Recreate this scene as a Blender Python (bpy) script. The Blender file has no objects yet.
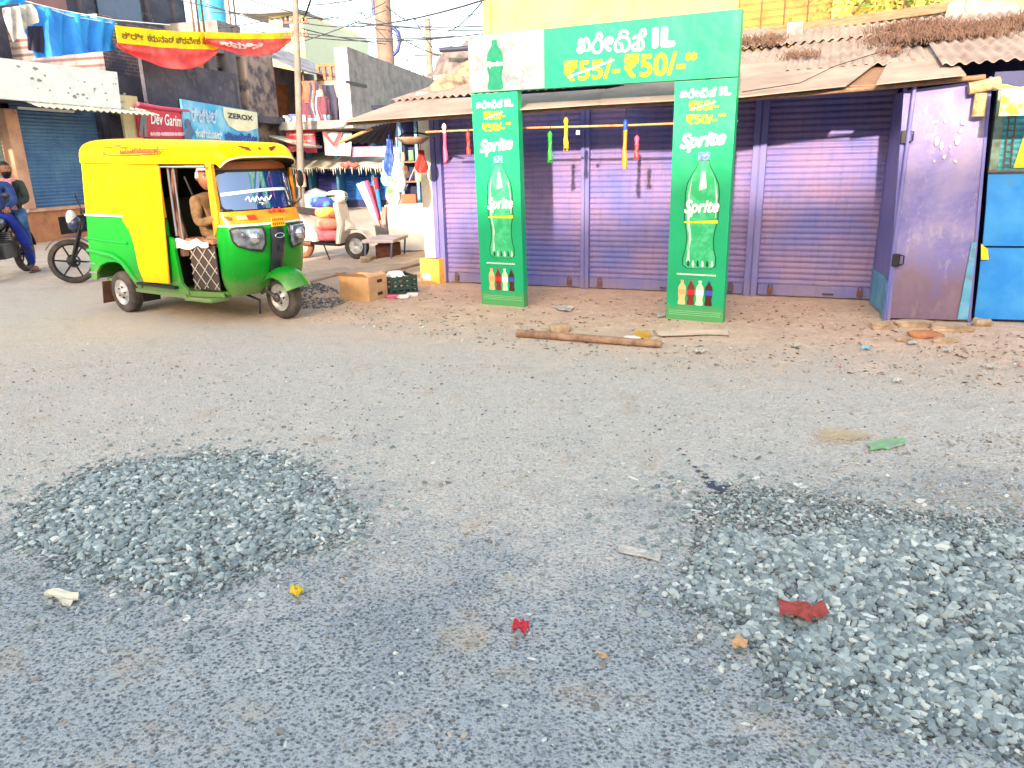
import bpy, bmesh, math, random
from mathutils import Vector, Matrix, noise
R = math.radians
C = bpy.context.scene.collection
rnd = random.Random(7)
# ---------------------------------------------------------------- camera model
FPX = 745.0; PITCH = R(16.7); HC = 1.5; ROLL = R(1.3)
X0 = Vector((1,0,0)); U0 = Vector((0,math.sin(PITCH),math.cos(PITCH))); FW = Vector((0,math.cos(PITCH),-math.sin(PITCH)))
RT = X0*math.cos(ROLL)-U0*math.sin(ROLL); UP = U0*math.cos(ROLL)+X0*math.sin(ROLL)
CAM = Vector((0,0,HC))
def ray(x,y): return FW+RT*((x-512)/FPX)+UP*((384-y)/FPX)
def G(x,y,z=0.0):
    d=ray(x,y); return CAM+d*((z-HC)/d.z)
def AT(x,y,Y):
    d=ray(x,y); return CAM+d*(Y/d.y)
class Fr:
    """local frame: x along a facade, y away from the street, z up"""
    def __init__(s,o,ang,lean=0):
        s.o=Vector((o[0],o[1],0)); s.ang=ang
        s.m=Matrix.Translation(s.o)@Matrix.Rotation(ang,4,'Z'); s.i=s.m.inverted()
    def px(s,x,y,out=0.0):
        o=s.i@CAM; d=s.i.to_3x3()@ray(x,y); t=(-out-o.y)/d.y; return o+d*t
    def pxx(s,x,y,lx):
        o=s.i@CAM; d=s.i.to_3x3()@ray(x,y); t=(lx-o.x)/d.x; return o+d*t
    def w(s,*p): return s.m@Vector(p)
# ---------------------------------------------------------------- mesh builder
class MB:
    def __init__(s): s.v=[];s.f=[];s.mi=[];s.sm=[];s.m=0;s.smooth=False
    def add(s,vs,fs,mat=None,smooth=None):
        b=len(s.v); s.v+= [Vector(v) for v in vs]
        for f in fs:
            s.f.append([b+i for i in f]); s.mi.append(s.m if mat is None else mat); s.sm.append(s.smooth if smooth is None else smooth)
        return s
    def box(s,x0,x1,y0,y1,z0,z1,M=None,bev=0,mat=None):
        if bev>0:
            bm=bmesh.new(); bmesh.ops.create_cube(bm,size=1)
            for v in bm.verts: v.co=Vector(((x0+x1)/2+v.co.x*(x1-x0),(y0+y1)/2+v.co.y*(y1-y0),(z0+z1)/2+v.co.z*(z1-z0)))
            bmesh.ops.bevel(bm,geom=bm.edges[:],offset=bev,segments=2,affect='EDGES',profile=.6)
            bm.verts.index_update(); vs=[v.co.copy() for v in bm.verts]; fs=[[v.index for v in f.verts] for f in bm.faces]; bm.free()
        else:
            vs=[Vector(p) for p in ((x0,y0,z0),(x1,y0,z0),(x1,y1,z0),(x0,y1,z0),(x0,y0,z1),(x1,y0,z1),(x1,y1,z1),(x0,y1,z1))]
            fs=[(0,3,2,1),(4,5,6,7),(0,1,5,4),(1,2,6,5),(2,3,7,6),(3,0,4,7)]
        if M is not None: vs=[M@v for v in vs]
        return s.add(vs,fs,mat)
    def prism(s,pts,vec,mat=None,mside=None):
        """polygon (3d points) swept by vec"""
        n=len(pts); a=[Vector(p) for p in pts]; b=[p+Vector(vec) for p in a]
        nr=Vector((0,0,0))
        for i in range(n): nr+=a[i].cross(a[(i+1)%n])
        fl = nr.dot(Vector(vec))>0
        f1=list(range(n)); f2=list(range(n,2*n))
        if fl: f1.reverse()
        else: f2.reverse()
        s.add(a+b,[f1,f2],mat)
        side=[(i,(i+1)%n,n+(i+1)%n,n+i) if fl else (i,n+i,n+(i+1)%n,(i+1)%n) for i in range(n)]
        s.add(a+b,side,mside if mside is not None else mat)
        return s
    def tube(s,pts,r,seg=8,cap=True,mat=None,smooth=True):
        pts=[Vector(p) for p in pts]; n=len(pts); rs=r if isinstance(r,(list,tuple)) else [r]*n
        vs=[];fs=[]; up=None
        for i,p in enumerate(pts):
            t=(pts[min(i+1,n-1)]-pts[max(i-1,0)])
            if t.length<1e-9: t=Vector((0,0,1))
            t.normalize()
            if up is None: up=t.orthogonal().normalized()
            else:
                up=up-t*up.dot(t)
                up=up.normalized() if up.length>1e-6 else t.orthogonal().normalized()
            q=t.cross(up)
            for k in range(seg):
                a=2*math.pi*k/seg; vs.append(p+(up*math.cos(a)+q*math.sin(a))*rs[i])
        for i in range(n-1):
            for k in range(seg):
                k2=(k+1)%seg; fs.append((i*seg+k,i*seg+k2,(i+1)*seg+k2,(i+1)*seg+k))
        s.add(vs,fs,mat,smooth)
        if cap: s.add(vs,[list(range(seg))[::-1],[(n-1)*seg+k for k in range(seg)]],mat,False)
        return s
    def lathe(s,prof,seg=24,M=None,mat=None,smooth=True):
        """prof: (r,z) around local z"""
        vs=[];fs=[];n=len(prof)
        for (r,z) in prof:
            for k in range(seg):
                a=2*math.pi*k/seg; vs.append(Vector((r*math.cos(a),r*math.sin(a),z)))
        for i in range(n-1):
            for k in range(seg):
                k2=(k+1)%seg; fs.append((i*seg+k,i*seg+k2,(i+1)*seg+k2,(i+1)*seg+k))
        if M is not None: vs=[M@v for v in vs]
        return s.add(vs,fs,mat,smooth)
    def grid(s,fn,nu,nv,mat=None,smooth=True,flip=False):
        vs=[Vector(fn(i/nu,j/nv)) for j in range(nv+1) for i in range(nu+1)]
        fs=[]
        for j in range(nv):
            for i in range(nu):
                a=j*(nu+1)+i; q=(a,a+1,a+nu+2,a+nu+1); fs.append(q[::-1] if flip else q)
        return s.add(vs,fs,mat,smooth)
    def slab(s,fn,nu,nv,th,mat=None,smooth=True):
        """grid with thickness th (vector)"""
        th=Vector(th)
        s.grid(fn,nu,nv,mat,smooth); s.grid(lambda u,v:Vector(fn(u,v))+th,nu,nv,mat,smooth,True)
        for (a,b,n) in (((0,0),(1,0),nu),((1,0),(1,1),nv),((1,1),(0,1),nu),((0,1),(0,0),nv)):
            vs=[];fs=[]
            for i in range(n+1):
                t=i/n; p=Vector(fn(a[0]+(b[0]-a[0])*t,a[1]+(b[1]-a[1])*t)); vs+=[p,p+th]
            for i in range(n): fs.append((2*i,2*i+1,2*i+3,2*i+2))
            s.add(vs,fs,mat,False)
        return s
    def ball(s,c,r,seg=12,M=None,mat=None):
        rx,ry,rz=(r,r,r) if not isinstance(r,(tuple,list)) else r
        prof=[(max(math.sin(math.pi*i/(seg//2+2)),1e-4),-math.cos(math.pi*i/(seg//2+2))) for i in range(seg//2+3)]
        T=Matrix.Translation(Vector(c))@Matrix.Diagonal((rx,ry,rz,1))
        if M is not None: T=M@T
        return s.lathe(prof,seg,T,mat)
    def stroke(s,pts,w,mat=None,y=0.0,seg=8):
        """flat ribbon in the xz plane facing -y"""
        k=0
        for i in range(len(pts)-1):
            a=Vector((pts[i][0],0,pts[i][1])); b=Vector((pts[i+1][0],0,pts[i+1][1])); d=b-a
            if d.length<1e-6: continue
            q=Vector((d.z,0,-d.x)).normalized()*(w/2); o=Vector((0,y-0.00015*(i%7),0))
            s.add([a-q+o,b-q+o,b+q+o,a+q+o],[(0,3,2,1)] ,mat,False)
            o2=Vector((0,y-0.00015*(i%7)-.00007,0))
            s.add([b+o2+Vector((math.cos(2*math.pi*j/seg),0,math.sin(2*math.pi*j/seg)))*(w/2) for j in range(seg)],[list(range(seg))],mat,False)
        a=pts[0]; s.add([Vector((a[0],y-.0012,a[1]))+Vector((math.cos(2*math.pi*j/seg),0,math.sin(2*math.pi*j/seg)))*(w/2) for j in range(seg)],[list(range(seg))],mat,False)
        return s
    def bounds(s):
        return [ (min(v[i] for v in s.v),max(v[i] for v in s.v)) for i in range(3)]
    def build(s,name,mats,parent=None,M=None):
        if M is not None: s.v=[M@v for v in s.v]
        me=bpy.data.meshes.new(name); me.from_pydata([tuple(v) for v in s.v],[],s.f)
        if not isinstance(mats,(list,tuple)): mats=[mats]
        for m in mats: me.materials.append(m)
        me.polygons.foreach_set('material_index',[min(i,len(mats)-1) for i in s.mi]); me.polygons.foreach_set('use_smooth',s.sm)
        me.update(); o=bpy.data.objects.new(name,me); C.objects.link(o)
        if parent is not None: o.parent=parent
        return o
def tag(o,label=None,cat=None,group=None,kind=None):
    if label: o['label']=label
    if cat: o['category']=cat
    if group: o['group']=group
    if kind: o['kind']=kind
    return o
def thing(name,label,cat,loc=(0,0,0),rz=0,group=None,rot=None):
    o=bpy.data.objects.new(name,None); C.objects.link(o); o.location=Vector(loc); o.rotation_euler=rot if rot else (0,0,rz)
    o.empty_display_size=.1
    return tag(o,label,cat,group)
def one(mb,name,mats,label,cat,loc=(0,0,0),rz=0,group=None,rot=None):
    o=mb.build(name,mats); o.location=Vector(loc); o.rotation_euler=rot if rot else (0,0,rz)
    return tag(o,label,cat,group)
def fthing(name,label,cat,fr,group=None): return thing(name,label,cat,fr.o,fr.ang,group)
def copy_tree(o,parent=None):
    c=o.copy(); C.objects.link(c)
    if parent is not None: c.parent=parent
    for ch in [q for q in list(C.objects) if q.parent==o]: copy_tree(ch,c)
    return c
# ---------------------------------------------------------------- text
def text_mb(body,bold=0.0,shear=0.0):
    """text in xz plane facing -y, unit-ish size; bold by stacked shifted copies"""
    c=bpy.data.curves.new('lettering','FONT'); c.body=body; c.size=1; c.shear=shear; c.resolution_u=4
    o=bpy.data.objects.new('lettering_source',c); C.objects.link(o)
    dg=bpy.context.evaluated_depsgraph_get(); me=bpy.data.meshes.new_from_object(o.evaluated_get(dg))
    mb=MB(); vs=[Vector((v.co.x,0,v.co.y)) for v in me.vertices]; fs=[list(p.vertices) for p in me.polygons]
    sh=[(0,0)] if bold<=0 else [(0,0),(bold,0),(-bold,0),(0,bold),(0,-bold),(bold*.7,bold*.7),(-bold*.7,bold*.7),(bold*.7,-bold*.7),(-bold*.7,-bold*.7)]
    for k,(a,b) in enumerate(sh): mb.add([v+Vector((a,-0.0004*k,b)) for v in vs],fs)
    bpy.data.objects.remove(o); bpy.data.curves.remove(c); bpy.data.meshes.remove(me)
    return mb
def fit(mb,x0,x1,z0,z1,y=0.0,rise=0.0):
    b=mb.bounds(); w=max(b[0][1]-b[0][0],1e-6); h=max(b[2][1]-b[2][0],1e-6)
    for v in mb.v:
        u=(v.x-b[0][0])/w; t=(v.z-b[2][0])/h; v.x=x0+u*(x1-x0); v.z=z0+t*(z1-z0)+rise*u; v.y=y+v.y
    return mb
def spl(pts,n=6,closed=False):
    """catmull-rom through 2d/3d points"""
    P=[Vector(p) if len(p)==3 else Vector((p[0],p[1],0)) for p in pts]; out=[]; m=len(P)
    rng=range(m if closed else m-1)
    for i in rng:
        p0=P[(i-1)%m] if closed or i>0 else P[0]; p1=P[i]; p2=P[(i+1)%m]; p3=P[(i+2)%m] if closed or i+2<m else P[-1]
        for k in range(n):
            t=k/n; out.append(.5*((2*p1)+(p2-p0)*t+(2*p0-5*p1+4*p2-p3)*t*t+(3*p1-p0-3*p2+p3)*t**3))
    if not closed: out.append(P[-1])
    return out
# ---------------------------------------------------------------- materials
def srgb(r,g,b):
    f=lambda c:(c/255/12.92 if c/255<=.04045 else ((c/255+.055)/1.055)**2.4)
    return (f(r),f(g),f(b))
def newmat(name):
    m=bpy.data.materials.new(name); m.use_nodes=True; nt=m.node_tree
    return m,nt,nt.nodes['Principled BSDF']
def N(nt,t,**k):
    n=nt.nodes.new(t)
    for a,b in k.items(): setattr(n,a,b)
    return n
def ramp(nt,src,stops,interp='LINEAR'):
    r=N(nt,'ShaderNodeValToRGB'); r.color_ramp.interpolation=interp
    el=r.color_ramp.elements
    while len(el)<len(stops): el.new(.5)
    for e,(p,c) in zip(el,stops):
        e.position=p; e.color=(c[0],c[1],c[2],1) if isinstance(c,(tuple,list)) else (c,c,c,1)
    nt.links.new(src,r.inputs[0]); return r.outputs[0]
def noi(nt,scale,detail=4,rough=.6,vec=None,dist=0):
    n=N(nt,'ShaderNodeTexNoise'); n.inputs['Scale'].default_value=scale; n.inputs['Detail'].default_value=detail; n.inputs['Roughness'].default_value=rough; n.inputs['Distortion'].default_value=dist
    nt.links.new(vec if vec else coord(nt),n.inputs['Vector']); return n.outputs['Fac']
def coord(nt,scale=None):
    c=nt.nodes.get('TC') or N(nt,'ShaderNodeTexCoord',name='TC')
    if scale:
        m=N(nt,'ShaderNodeMapping'); m.inputs['Scale'].default_value=scale; nt.links.new(c.outputs['Object'],m.inputs['Vector']); return m.outputs['Vector']
    return c.outputs['Object']
def mix(nt,f,a,b,mode='MIX'):
    m=N(nt,'ShaderNodeMix',data_type='RGBA',blend_type=mode)
    for k,s in ((0,f),(6,a),(7,b)):
        if isinstance(s,(int,float)): m.inputs[k].default_value=s
        elif isinstance(s,(tuple,list)): m.inputs[k].default_value=(s[0],s[1],s[2],1)
        else: nt.links.new(s,m.inputs[k])
    return m.outputs[2]
def bump(nt,bs,h,strength=.3,dist=.01,nrm=None):
    b=N(nt,'ShaderNodeBump'); b.inputs['Strength'].default_value=strength; b.inputs['Distance'].default_value=dist
    nt.links.new(h,b.inputs['Height'])
    if nrm: nt.links.new(nrm,b.inputs['Normal'])
    nt.links.new(b.outputs['Normal'],bs.inputs['Normal']); return b.outputs['Normal']
def mat(name,col,rough=.75,metal=0,var=None,vs=3,vamt=(.4,.65),bmp=0,bsc=40,stretch=None,dirt=None,dsc=8,dst=(.55,.75),coat=0,spec=None):
    m,nt,bs=newmat(name)
    bs.inputs['Roughness'].default_value=rough; bs.inputs['Metallic'].default_value=metal
    if spec is not None: bs.inputs['Specular IOR Level'].default_value=spec
    if coat: bs.inputs['Coat Weight'].default_value=coat; bs.inputs['Coat Roughness'].default_value=.08
    vec=coord(nt,stretch) if stretch else None
    c=None
    if var is None: var=tuple(x*.8 for x in col)
    f=ramp(nt,noi(nt,vs,5,.62,vec),[(vamt[0],0.0),(vamt[1],1.0)])
    c=mix(nt,f,col,var)
    if dirt:
        f2=ramp(nt,noi(nt,dsc,6,.7),[(dst[0],0.0),(dst[1],1.0)]); c=mix(nt,f2,c,dirt)
    nt.links.new(c,bs.inputs['Base Color'])
    if bmp: bump(nt,bs,noi(nt,bsc,4,.6,vec),bmp,.01)
    return m
EXPO=2.3
# ---------------------------------------------------------------- frames
SF=Fr(G(447,283),R(-22.1))           # shop front
BF=Fr(G(482,304),R(-28.6))           # advertising gate
DF=Fr(G(888,320),R(-16.2))           # purple door on the right
LF=Fr(G(60,240),R(90-14.2))          # left row, running away from the camera
# ---------------------------------------------------------------- ground
def ground_material():
    m,nt,bs=newmat('dusty_road_and_earth'); L=nt.links
    co=coord(nt)
    def dot(n,o):
        a=N(nt,'ShaderNodeVectorMath',operation='SUBTRACT'); L.new(co,a.inputs[0]); a.inputs[1].default_value=o
        d=N(nt,'ShaderNodeVectorMath',operation='DOT_PRODUCT'); L.new(a.outputs[0],d.inputs[0]); d.inputs[1].default_value=n; return d.outputs['Value']
    def ma(op,a,b=0,c=None):
        q=N(nt,'ShaderNodeMath',operation=op)
        for i,s in enumerate((a,b,c)):
            if s is None: continue
            if isinstance(s,(int,float)): q.inputs[i].default_value=s
            else: L.new(s,q.inputs[i])
        return q.outputs[0]
    def sst(v,a,b):
        q=N(nt,'ShaderNodeMapRange',interpolation_type='SMOOTHSTEP'); L.new(v,q.inputs[0]); q.inputs[1].default_value=a; q.inputs[2].default_value=b; return q.outputs[0]
    A=SF.ang; out=dot((math.sin(A),-math.cos(A),0),tuple(SF.o)); along=dot((math.cos(A),math.sin(A),0),tuple(SF.o)); yy=dot((0,1,0),(0,0,0)); xx=dot((1,0,0),(0,0,0))
    n1=noi(nt,.55,6,.65); n2=noi(nt,3.2,6,.7); n3=noi(nt,14,5,.7); n4=noi(nt,60,3,.6)
    # --- asphalt with exposed aggregate
    v=N(nt,'ShaderNodeTexVoronoi',feature='F1'); v.inputs['Scale'].default_value=75; L.new(co,v.inputs['Vector'])
    v2=N(nt,'ShaderNodeTexVoronoi',feature='F1'); v2.inputs['Scale'].default_value=52; v2.inputs['Randomness'].default_value=1; L.new(co,v2.inputs['Vector'])
    stone=ramp(nt,v.outputs['Distance'],[(.25,1.0),(.5,0.0)])
    pit=ramp(nt,ma('ADD',v2.outputs['Distance'],ma('MULTIPLY',ma('SUBTRACT',n3,.5),.6)),[(.16,1.0),(.34,0.0)])
    tone=ramp(nt,v.outputs['Color'],[(0,srgb(116,124,132)),(.5,srgb(156,162,166)),(1,srgb(196,200,200))])
    asp=mix(nt,stone,srgb(180,184,186),tone)
    asp=mix(nt,ma('MULTIPLY',pit,.7),asp,srgb(72,82,94))
    asp=mix(nt,ramp(nt,noi(nt,130,3,.6),[(.5,0.0),(.68,.65)]),asp,srgb(92,98,106))
    asp=mix(nt,ramp(nt,n2,[(.35,0.2),(.6,0.0)]),asp,srgb(110,122,138))
    # --- fine grey dust on the worn road
    dustc=mix(nt,ramp(nt,n3,[(.35,0.0),(.65,1.0)]),srgb(212,204,194),srgb(188,182,176))
    dustc=mix(nt,ramp(nt,n4,[(.4,0.0),(.7,1.0)]),dustc,srgb(222,212,202))
    dustc=mix(nt,ramp(nt,noi(nt,38,4,.7),[(.60,0.0),(.70,.55)]),dustc,srgb(132,128,126))
    damt=ma('ADD',ma('MULTIPLY',sst(yy,1.6,3.8),1.15),ma('MULTIPLY',ma('SUBTRACT',n2,.5),1.5))
    damt=ma('ADD',damt,ma('MULTIPLY',ma('SUBTRACT',n1,.5),1.7))
    damt=ramp(nt,ma('ADD',damt,ma('MULTIPLY',ma('SUBTRACT',n3,.5),1.2)),[(.2,0.0),(1.15,.95)])
    road=mix(nt,damt,asp,dustc)
    # darker repaired areas of bitumen
    pt=ramp(nt,noi(nt,.9,3,.5,dist=.6),[(.54,0.0),(.58,1.0)])
    pt=ma('MULTIPLY',pt,ma('SUBTRACT',1.0,sst(yy,2.8,4.2)))
    road=mix(nt,ma('MULTIPLY',pt,.16),road,srgb(104,114,130))
    # sandy lines along cracks
    ve=N(nt,'ShaderNodeTexVoronoi',feature='DISTANCE_TO_EDGE'); ve.inputs['Scale'].default_value=.85
    wv=N(nt,'ShaderNodeVectorMath',operation='ADD'); L.new(co,wv.inputs[0])
    nn=N(nt,'ShaderNodeTexNoise'); nn.inputs['Scale'].default_value=2.5; nn.inputs['Detail'].default_value=5; L.new(co,nn.inputs['Vector']); sc=N(nt,'ShaderNodeVectorMath',operation='SCALE'); L.new(nn.outputs['Color'],sc.inputs[0]); sc.inputs['Scale'].default_value=.55; L.new(sc.outputs[0],wv.inputs[1])
    L.new(wv.outputs[0],ve.inputs['Vector'])
    cr=ma('MULTIPLY',ramp(nt,ma('ADD',ve.outputs['Distance'],ma('MULTIPLY',n3,.05)),[(.035,1.0),(.085,0.0)]),ramp(nt,n2,[(.48,0.0),(.66,.5)]))
    road=mix(nt,cr,road,srgb(186,162,134))
    # --- brown earth in front of the shops
    e=mix(nt,ramp(nt,n2,[(.35,0.0),(.65,1.0)]),srgb(234,204,180),srgb(214,180,154))
    e=mix(nt,ramp(nt,n3,[(.5,0.0),(.75,1.0)]),e,srgb(242,222,204))
    e=mix(nt,ramp(nt,n4,[(.58,0.0),(.72,.7)]),e,srgb(150,122,106))
    wob=ma('ADD',ma('MULTIPLY',ma('SUBTRACT',n1,.5),1.8),ma('ADD',ma('MULTIPLY',ma('SUBTRACT',n2,.5),2.4),ma('MULTIPLY',ma('SUBTRACT',n3,.5),1.6)))
    o2=ma('ADD',out,wob)
    ef=ma('SUBTRACT',1.0,sst(o2,1.7,3.9))
    ef=ma('MULTIPLY',ef,sst(ma('ADD',along,wob),-4.5,-1.5))
    # far street to the left: tan dust
    far=ma('MULTIPLY',sst(yy,7.5,11.5),.75)
    road=mix(nt,far,road,mix(nt,ramp(nt,n2,[(.4,0.0),(.6,1.0)]),srgb(222,204,186),srgb(200,182,164)))
    col=mix(nt,ef,road,e)
    # dark blotches of old oil
    bl=ramp(nt,noi(nt,1.7,5,.75),[(.66,0.0),(.78,.35)])
    col=mix(nt,bl,col,srgb(96,96,100))
    L.new(col,bs.inputs['Base Color']); bs.inputs['Roughness'].default_value=.92; bs.inputs['Specular IOR Level'].default_value=.25
    h=ma('ADD',ma('MULTIPLY',stone,.5),ma('MULTIPLY',pit,-1.2)); h=ma('ADD',h,ma('MULTIPLY',n3,1.6)); h=ma('ADD',h,ma('MULTIPLY',n4,.8)); h=ma('ADD',h,ma('MULTIPLY',n2,2.5))
    bump(nt,bs,h,.8,.013)
    return m
GM=ground_material()
def gz(x,y):
    """gentle unevenness of the road near the camera"""
    a=.018*noise.noise(Vector((x*.5,y*.5,0)))+.010*noise.noise(Vector((x*1.7,y*1.7,3)))+.004*noise.noise(Vector((x*6,y*6,7)))
    k=max(0,min(1,(7.5-y)/2.5)); return a*k
g=MB(); xs=[-400,-150,-60,-30,-16]+[-10+.14*i for i in range(144)]+[14,25,60,150,400]; ys=[-80,-30,-10,-3]+[.4+.07*i for i in range(110)]+[8.6+.8*i for i in range(8)]+[18,26,40,70,150,400,900]
vs=[(x,y,gz(x,y) if -9<x<9 and y>0 else 0) for y in ys for x in xs]; nx=len(xs)
g.add(vs,[(j*nx+i,j*nx+i+1,(j+1)*nx+i+1,(j+1)*nx+i) for j in range(len(ys)-1) for i in range(nx-1)],smooth=True)
tag(g.build('ground',GM),kind='structure')
# ---------------------------------------------------------------- crushed stone
def stone_mat(name,a,b,c):
    m,nt,bs=newmat(name); gm=N(nt,'ShaderNodeNewGeometry')
    col=ramp(nt,gm.outputs['Random Per Island'],[(0,a),(.45,b),(.85,c),(1,srgb(216,220,216))])
    f=ramp(nt,noi(nt,90,4,.7),[(.45,0.0),(.8,.35)]); col=mix(nt,f,col,srgb(176,176,166))
    dn=N(nt,'ShaderNodeSeparateXYZ'); nt.links.new(gm.outputs['Normal'],dn.inputs[0])
    nt.links.new(col,bs.inputs['Base Color']); bs.inputs['Roughness'].default_value=.85
    bump(nt,bs,noi(nt,160,3,.6),.4,.003); return m
GR=stone_mat('crushed_grey_stone',srgb(104,118,122),srgb(138,151,154),srgb(170,181,180))
GRF=stone_mat('gap_shade_fines',srgb(58,68,74),srgb(84,94,98),srgb(120,128,128))  # small stones coloured dark to paint the shade in gaps between larger ones
GR2=stone_mat('dusty_pebbles',srgb(112,108,106),srgb(150,142,134),srgb(184,174,162))
t=(1+5**.5)/2
ICO=[Vector(v).normalized() for v in ((-1,t,0),(1,t,0),(-1,-t,0),(1,-t,0),(0,-1,t),(0,1,t),(0,-1,-t),(0,1,-t),(t,0,-1),(t,0,1),(-t,0,-1),(-t,0,1))]
ICF=[(0,11,5),(0,5,1),(0,1,7),(0,7,10),(0,10,11),(1,5,9),(5,11,4),(11,10,2),(10,7,6),(7,1,8),(3,9,4),(3,4,2),(3,2,6),(3,6,8),(3,8,9),(4,9,5),(2,4,11),(6,2,10),(8,6,7),(9,8,1)]
def stone(mb,p,s,flat=.6,r=rnd):
    sx,sy,sz=s*r.uniform(.8,1.5),s*r.uniform(.5,.95),s*r.uniform(.35,.75)*flat/.6
    q=Matrix.Rotation(r.uniform(0,6.28),3,'Z')@Matrix.Rotation(r.uniform(-.6,.6),3,'X')@Matrix.Rotation(r.uniform(-.6,.6),3,'Y')
    mb.add([Vector(p)+q@Vector((v.x*sx*r.uniform(.7,1.1),v.y*sy*r.uniform(.7,1.1),v.z*sz*r.uniform(.65,1.1))) for v in ICO],ICF,smooth=False)
def inside(p,poly):
    c=False;n=len(poly)
    for i in range(n):
        a,b=poly[i],poly[(i+1)%n]
        if (a.y>p.y)!=(b.y>p.y) and p.x<(b.x-a.x)*(p.y-a.y)/(b.y-a.y)+a.x: c=not c
    return c
def edge_d(p,poly):
    m=9
    for i in range(len(poly)):
        a,b=poly[i],poly[(i+1)%len(poly)]; ab=b-a; t=max(0,min(1,(p-a).dot(ab)/max(ab.length_squared,1e-9))); m=min(m,(p-a-ab*t).length)
    return m
def gravel(name,label,pxs,n,size,hgt,strays,seed):
    r=random.Random(seed); poly=[G(*p).to_2d() for p in pxs]; mb=MB()
    x0,x1=min(p.x for p in poly),max(p.x for p in poly); y0,y1=min(p.y for p in poly),max(p.y for p in poly); k=0; mbf=MB()
    while k<n:
        p=Vector((r.uniform(x0,x1),r.uniform(y0,y1)))
        if not inside(p,poly): continue
        e=edge_d(p,poly); nz=noise.noise(Vector((p.x*3,p.y*3,seed)))
        if e<.10 and r.random()>.35+e*6.5: continue
        if nz<-.35 and r.random()<.55: continue
        fine=seed==5 and p.y>2.75+.25*nz
        if fine and r.random()<.35: continue
        z=gz(p.x,p.y)+min(1,e/.25)*hgt*r.random()
        stone(mb,(p.x,p.y,z+size*.22),size*r.uniform(.5,1.3)*(1 if e>.12 else .8)*(.62 if fine else 1),r=r); k+=1
    k=0
    while k<n*1.1:
        p=Vector((r.uniform(x0,x1),r.uniform(y0,y1)))
        if not inside(p,poly): continue
        s=size*r.uniform(.25,.6); stone(mbf,(p.x,p.y,gz(p.x,p.y)+s*.2),s,r=r); k+=1
    k=0
    while k<strays:
        p=Vector((r.uniform(x0-.35,x1+.35),r.uniform(y0-.3,y1+.45)))
        if inside(p,poly): continue
        e=edge_d(p,poly)
        if r.random()>math.exp(-e/.12): continue
        s=size*r.uniform(.25,.95); stone(mb,(p.x,p.y,gz(p.x,p.y)+s*.25),s,r=r); k+=1
    tag(mbf.build('shade_dark_fines',GRF),label.replace('patch of loose grey crushed stone','bed of dark stone fines'),kind='stuff')
    o=mb.build(name,GR); tag(o,label,kind='stuff'); return o
gravel('crushed_stone','patch of loose grey crushed stone at left of the road',[(18,548),(8,520),(40,492),(95,465),(160,458),(255,450),(320,468),(345,498),(372,520),(352,545),(292,562),(235,590),(180,602),(100,584),(50,566)],4700,.0195,.007,700,3)
gravel('crushed_stone','large patch of loose grey crushed stone at right of the road',[(690,498),(740,486),(805,492),(900,510),(1040,520),(1180,560),(1220,700),(1120,790),(1000,762),(960,750),(870,735),(832,712),(768,700),(752,655),(722,628),(665,606),(692,560)],7900,.021,.008,1100,5)
# finer, dustier stone scattered behind the right patch and near the verge
def flakes(name,label,poly_px,n,s0,s1,seed,matl):
    r=random.Random(seed); poly=[G(*p).to_2d() for p in poly_px]; mb=MB()
    x0,x1=min(p.x for p in poly),max(p.x for p in poly); y0,y1=min(p.y for p in poly),max(p.y for p in poly); k=0
    while k<n:
        p=Vector((r.uniform(x0,x1),r.uniform(y0,y1)))
        if not inside(p,poly): continue
        if noise.noise(Vector((p.x*2.2,p.y*2.2,seed*1.7)))<r.uniform(-.5,.4): continue
        s=r.uniform(s0,s1); a=r.uniform(0,6.28); z=gz(p.x,p.y)+.004; d=Vector((math.cos(a),math.sin(a),0))*s; e=Vector((-d.y,d.x,0))*r.uniform(.2,.8)
        c=Vector((p.x,p.y,z)); mb.add([c-d-e,c+d-e*.6+Vector((0,0,s*r.uniform(0,.5))),c+d*.8+e,c-d*.7+e+Vector((0,0,s*r.uniform(0,.6)))],[(0,1,2,3)],smooth=False); k+=1
    return tag(mb.build(name,matl),label,kind='stuff')
def scatter(name,label,poly_px,n,smin,smax,seed,matl):
    r=random.Random(seed); poly=[G(*p).to_2d() for p in poly_px]; mb=MB()
    x0,x1=min(p.x for p in poly),max(p.x for p in poly); y0,y1=min(p.y for p in poly),max(p.y for p in poly); k=0
    while k<n:
        p=Vector((r.uniform(x0,x1),r.uniform(y0,y1)))
        if not inside(p,poly): continue
        if noise.noise(Vector((p.x*1.3,p.y*1.3,seed*3.1)))<r.uniform(-.7,.35): continue
        s=smin+(smax-smin)*r.random()**5; stone(mb,(p.x,p.y,gz(p.x,p.y)+s*.2),s,r=r); k+=1
    return tag(mb.build(name,matl),label,kind='stuff')
scatter('fine_gravel','thin dusty gravel spread over the road at right',[(790,470),(900,440),(1040,430),(1200,470),(1200,580),(900,520),(760,495)],1500,.005,.017,11,GR2)
scatter('road_pebbles','small loose pebbles scattered across the worn road',[(0,360),(1024,370),(1300,480),(1100,768),(-60,768),(-200,500)],5200,.0022,.015,12,GR2)
scatter('verge_rubble','broken stones and grit along the edge of the brown verge',[(500,325),(660,345),(1020,345),(1100,400),(850,375),(640,372),(480,345),(300,318),(330,300)],1500,.004,.022,13,GR2)

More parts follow.
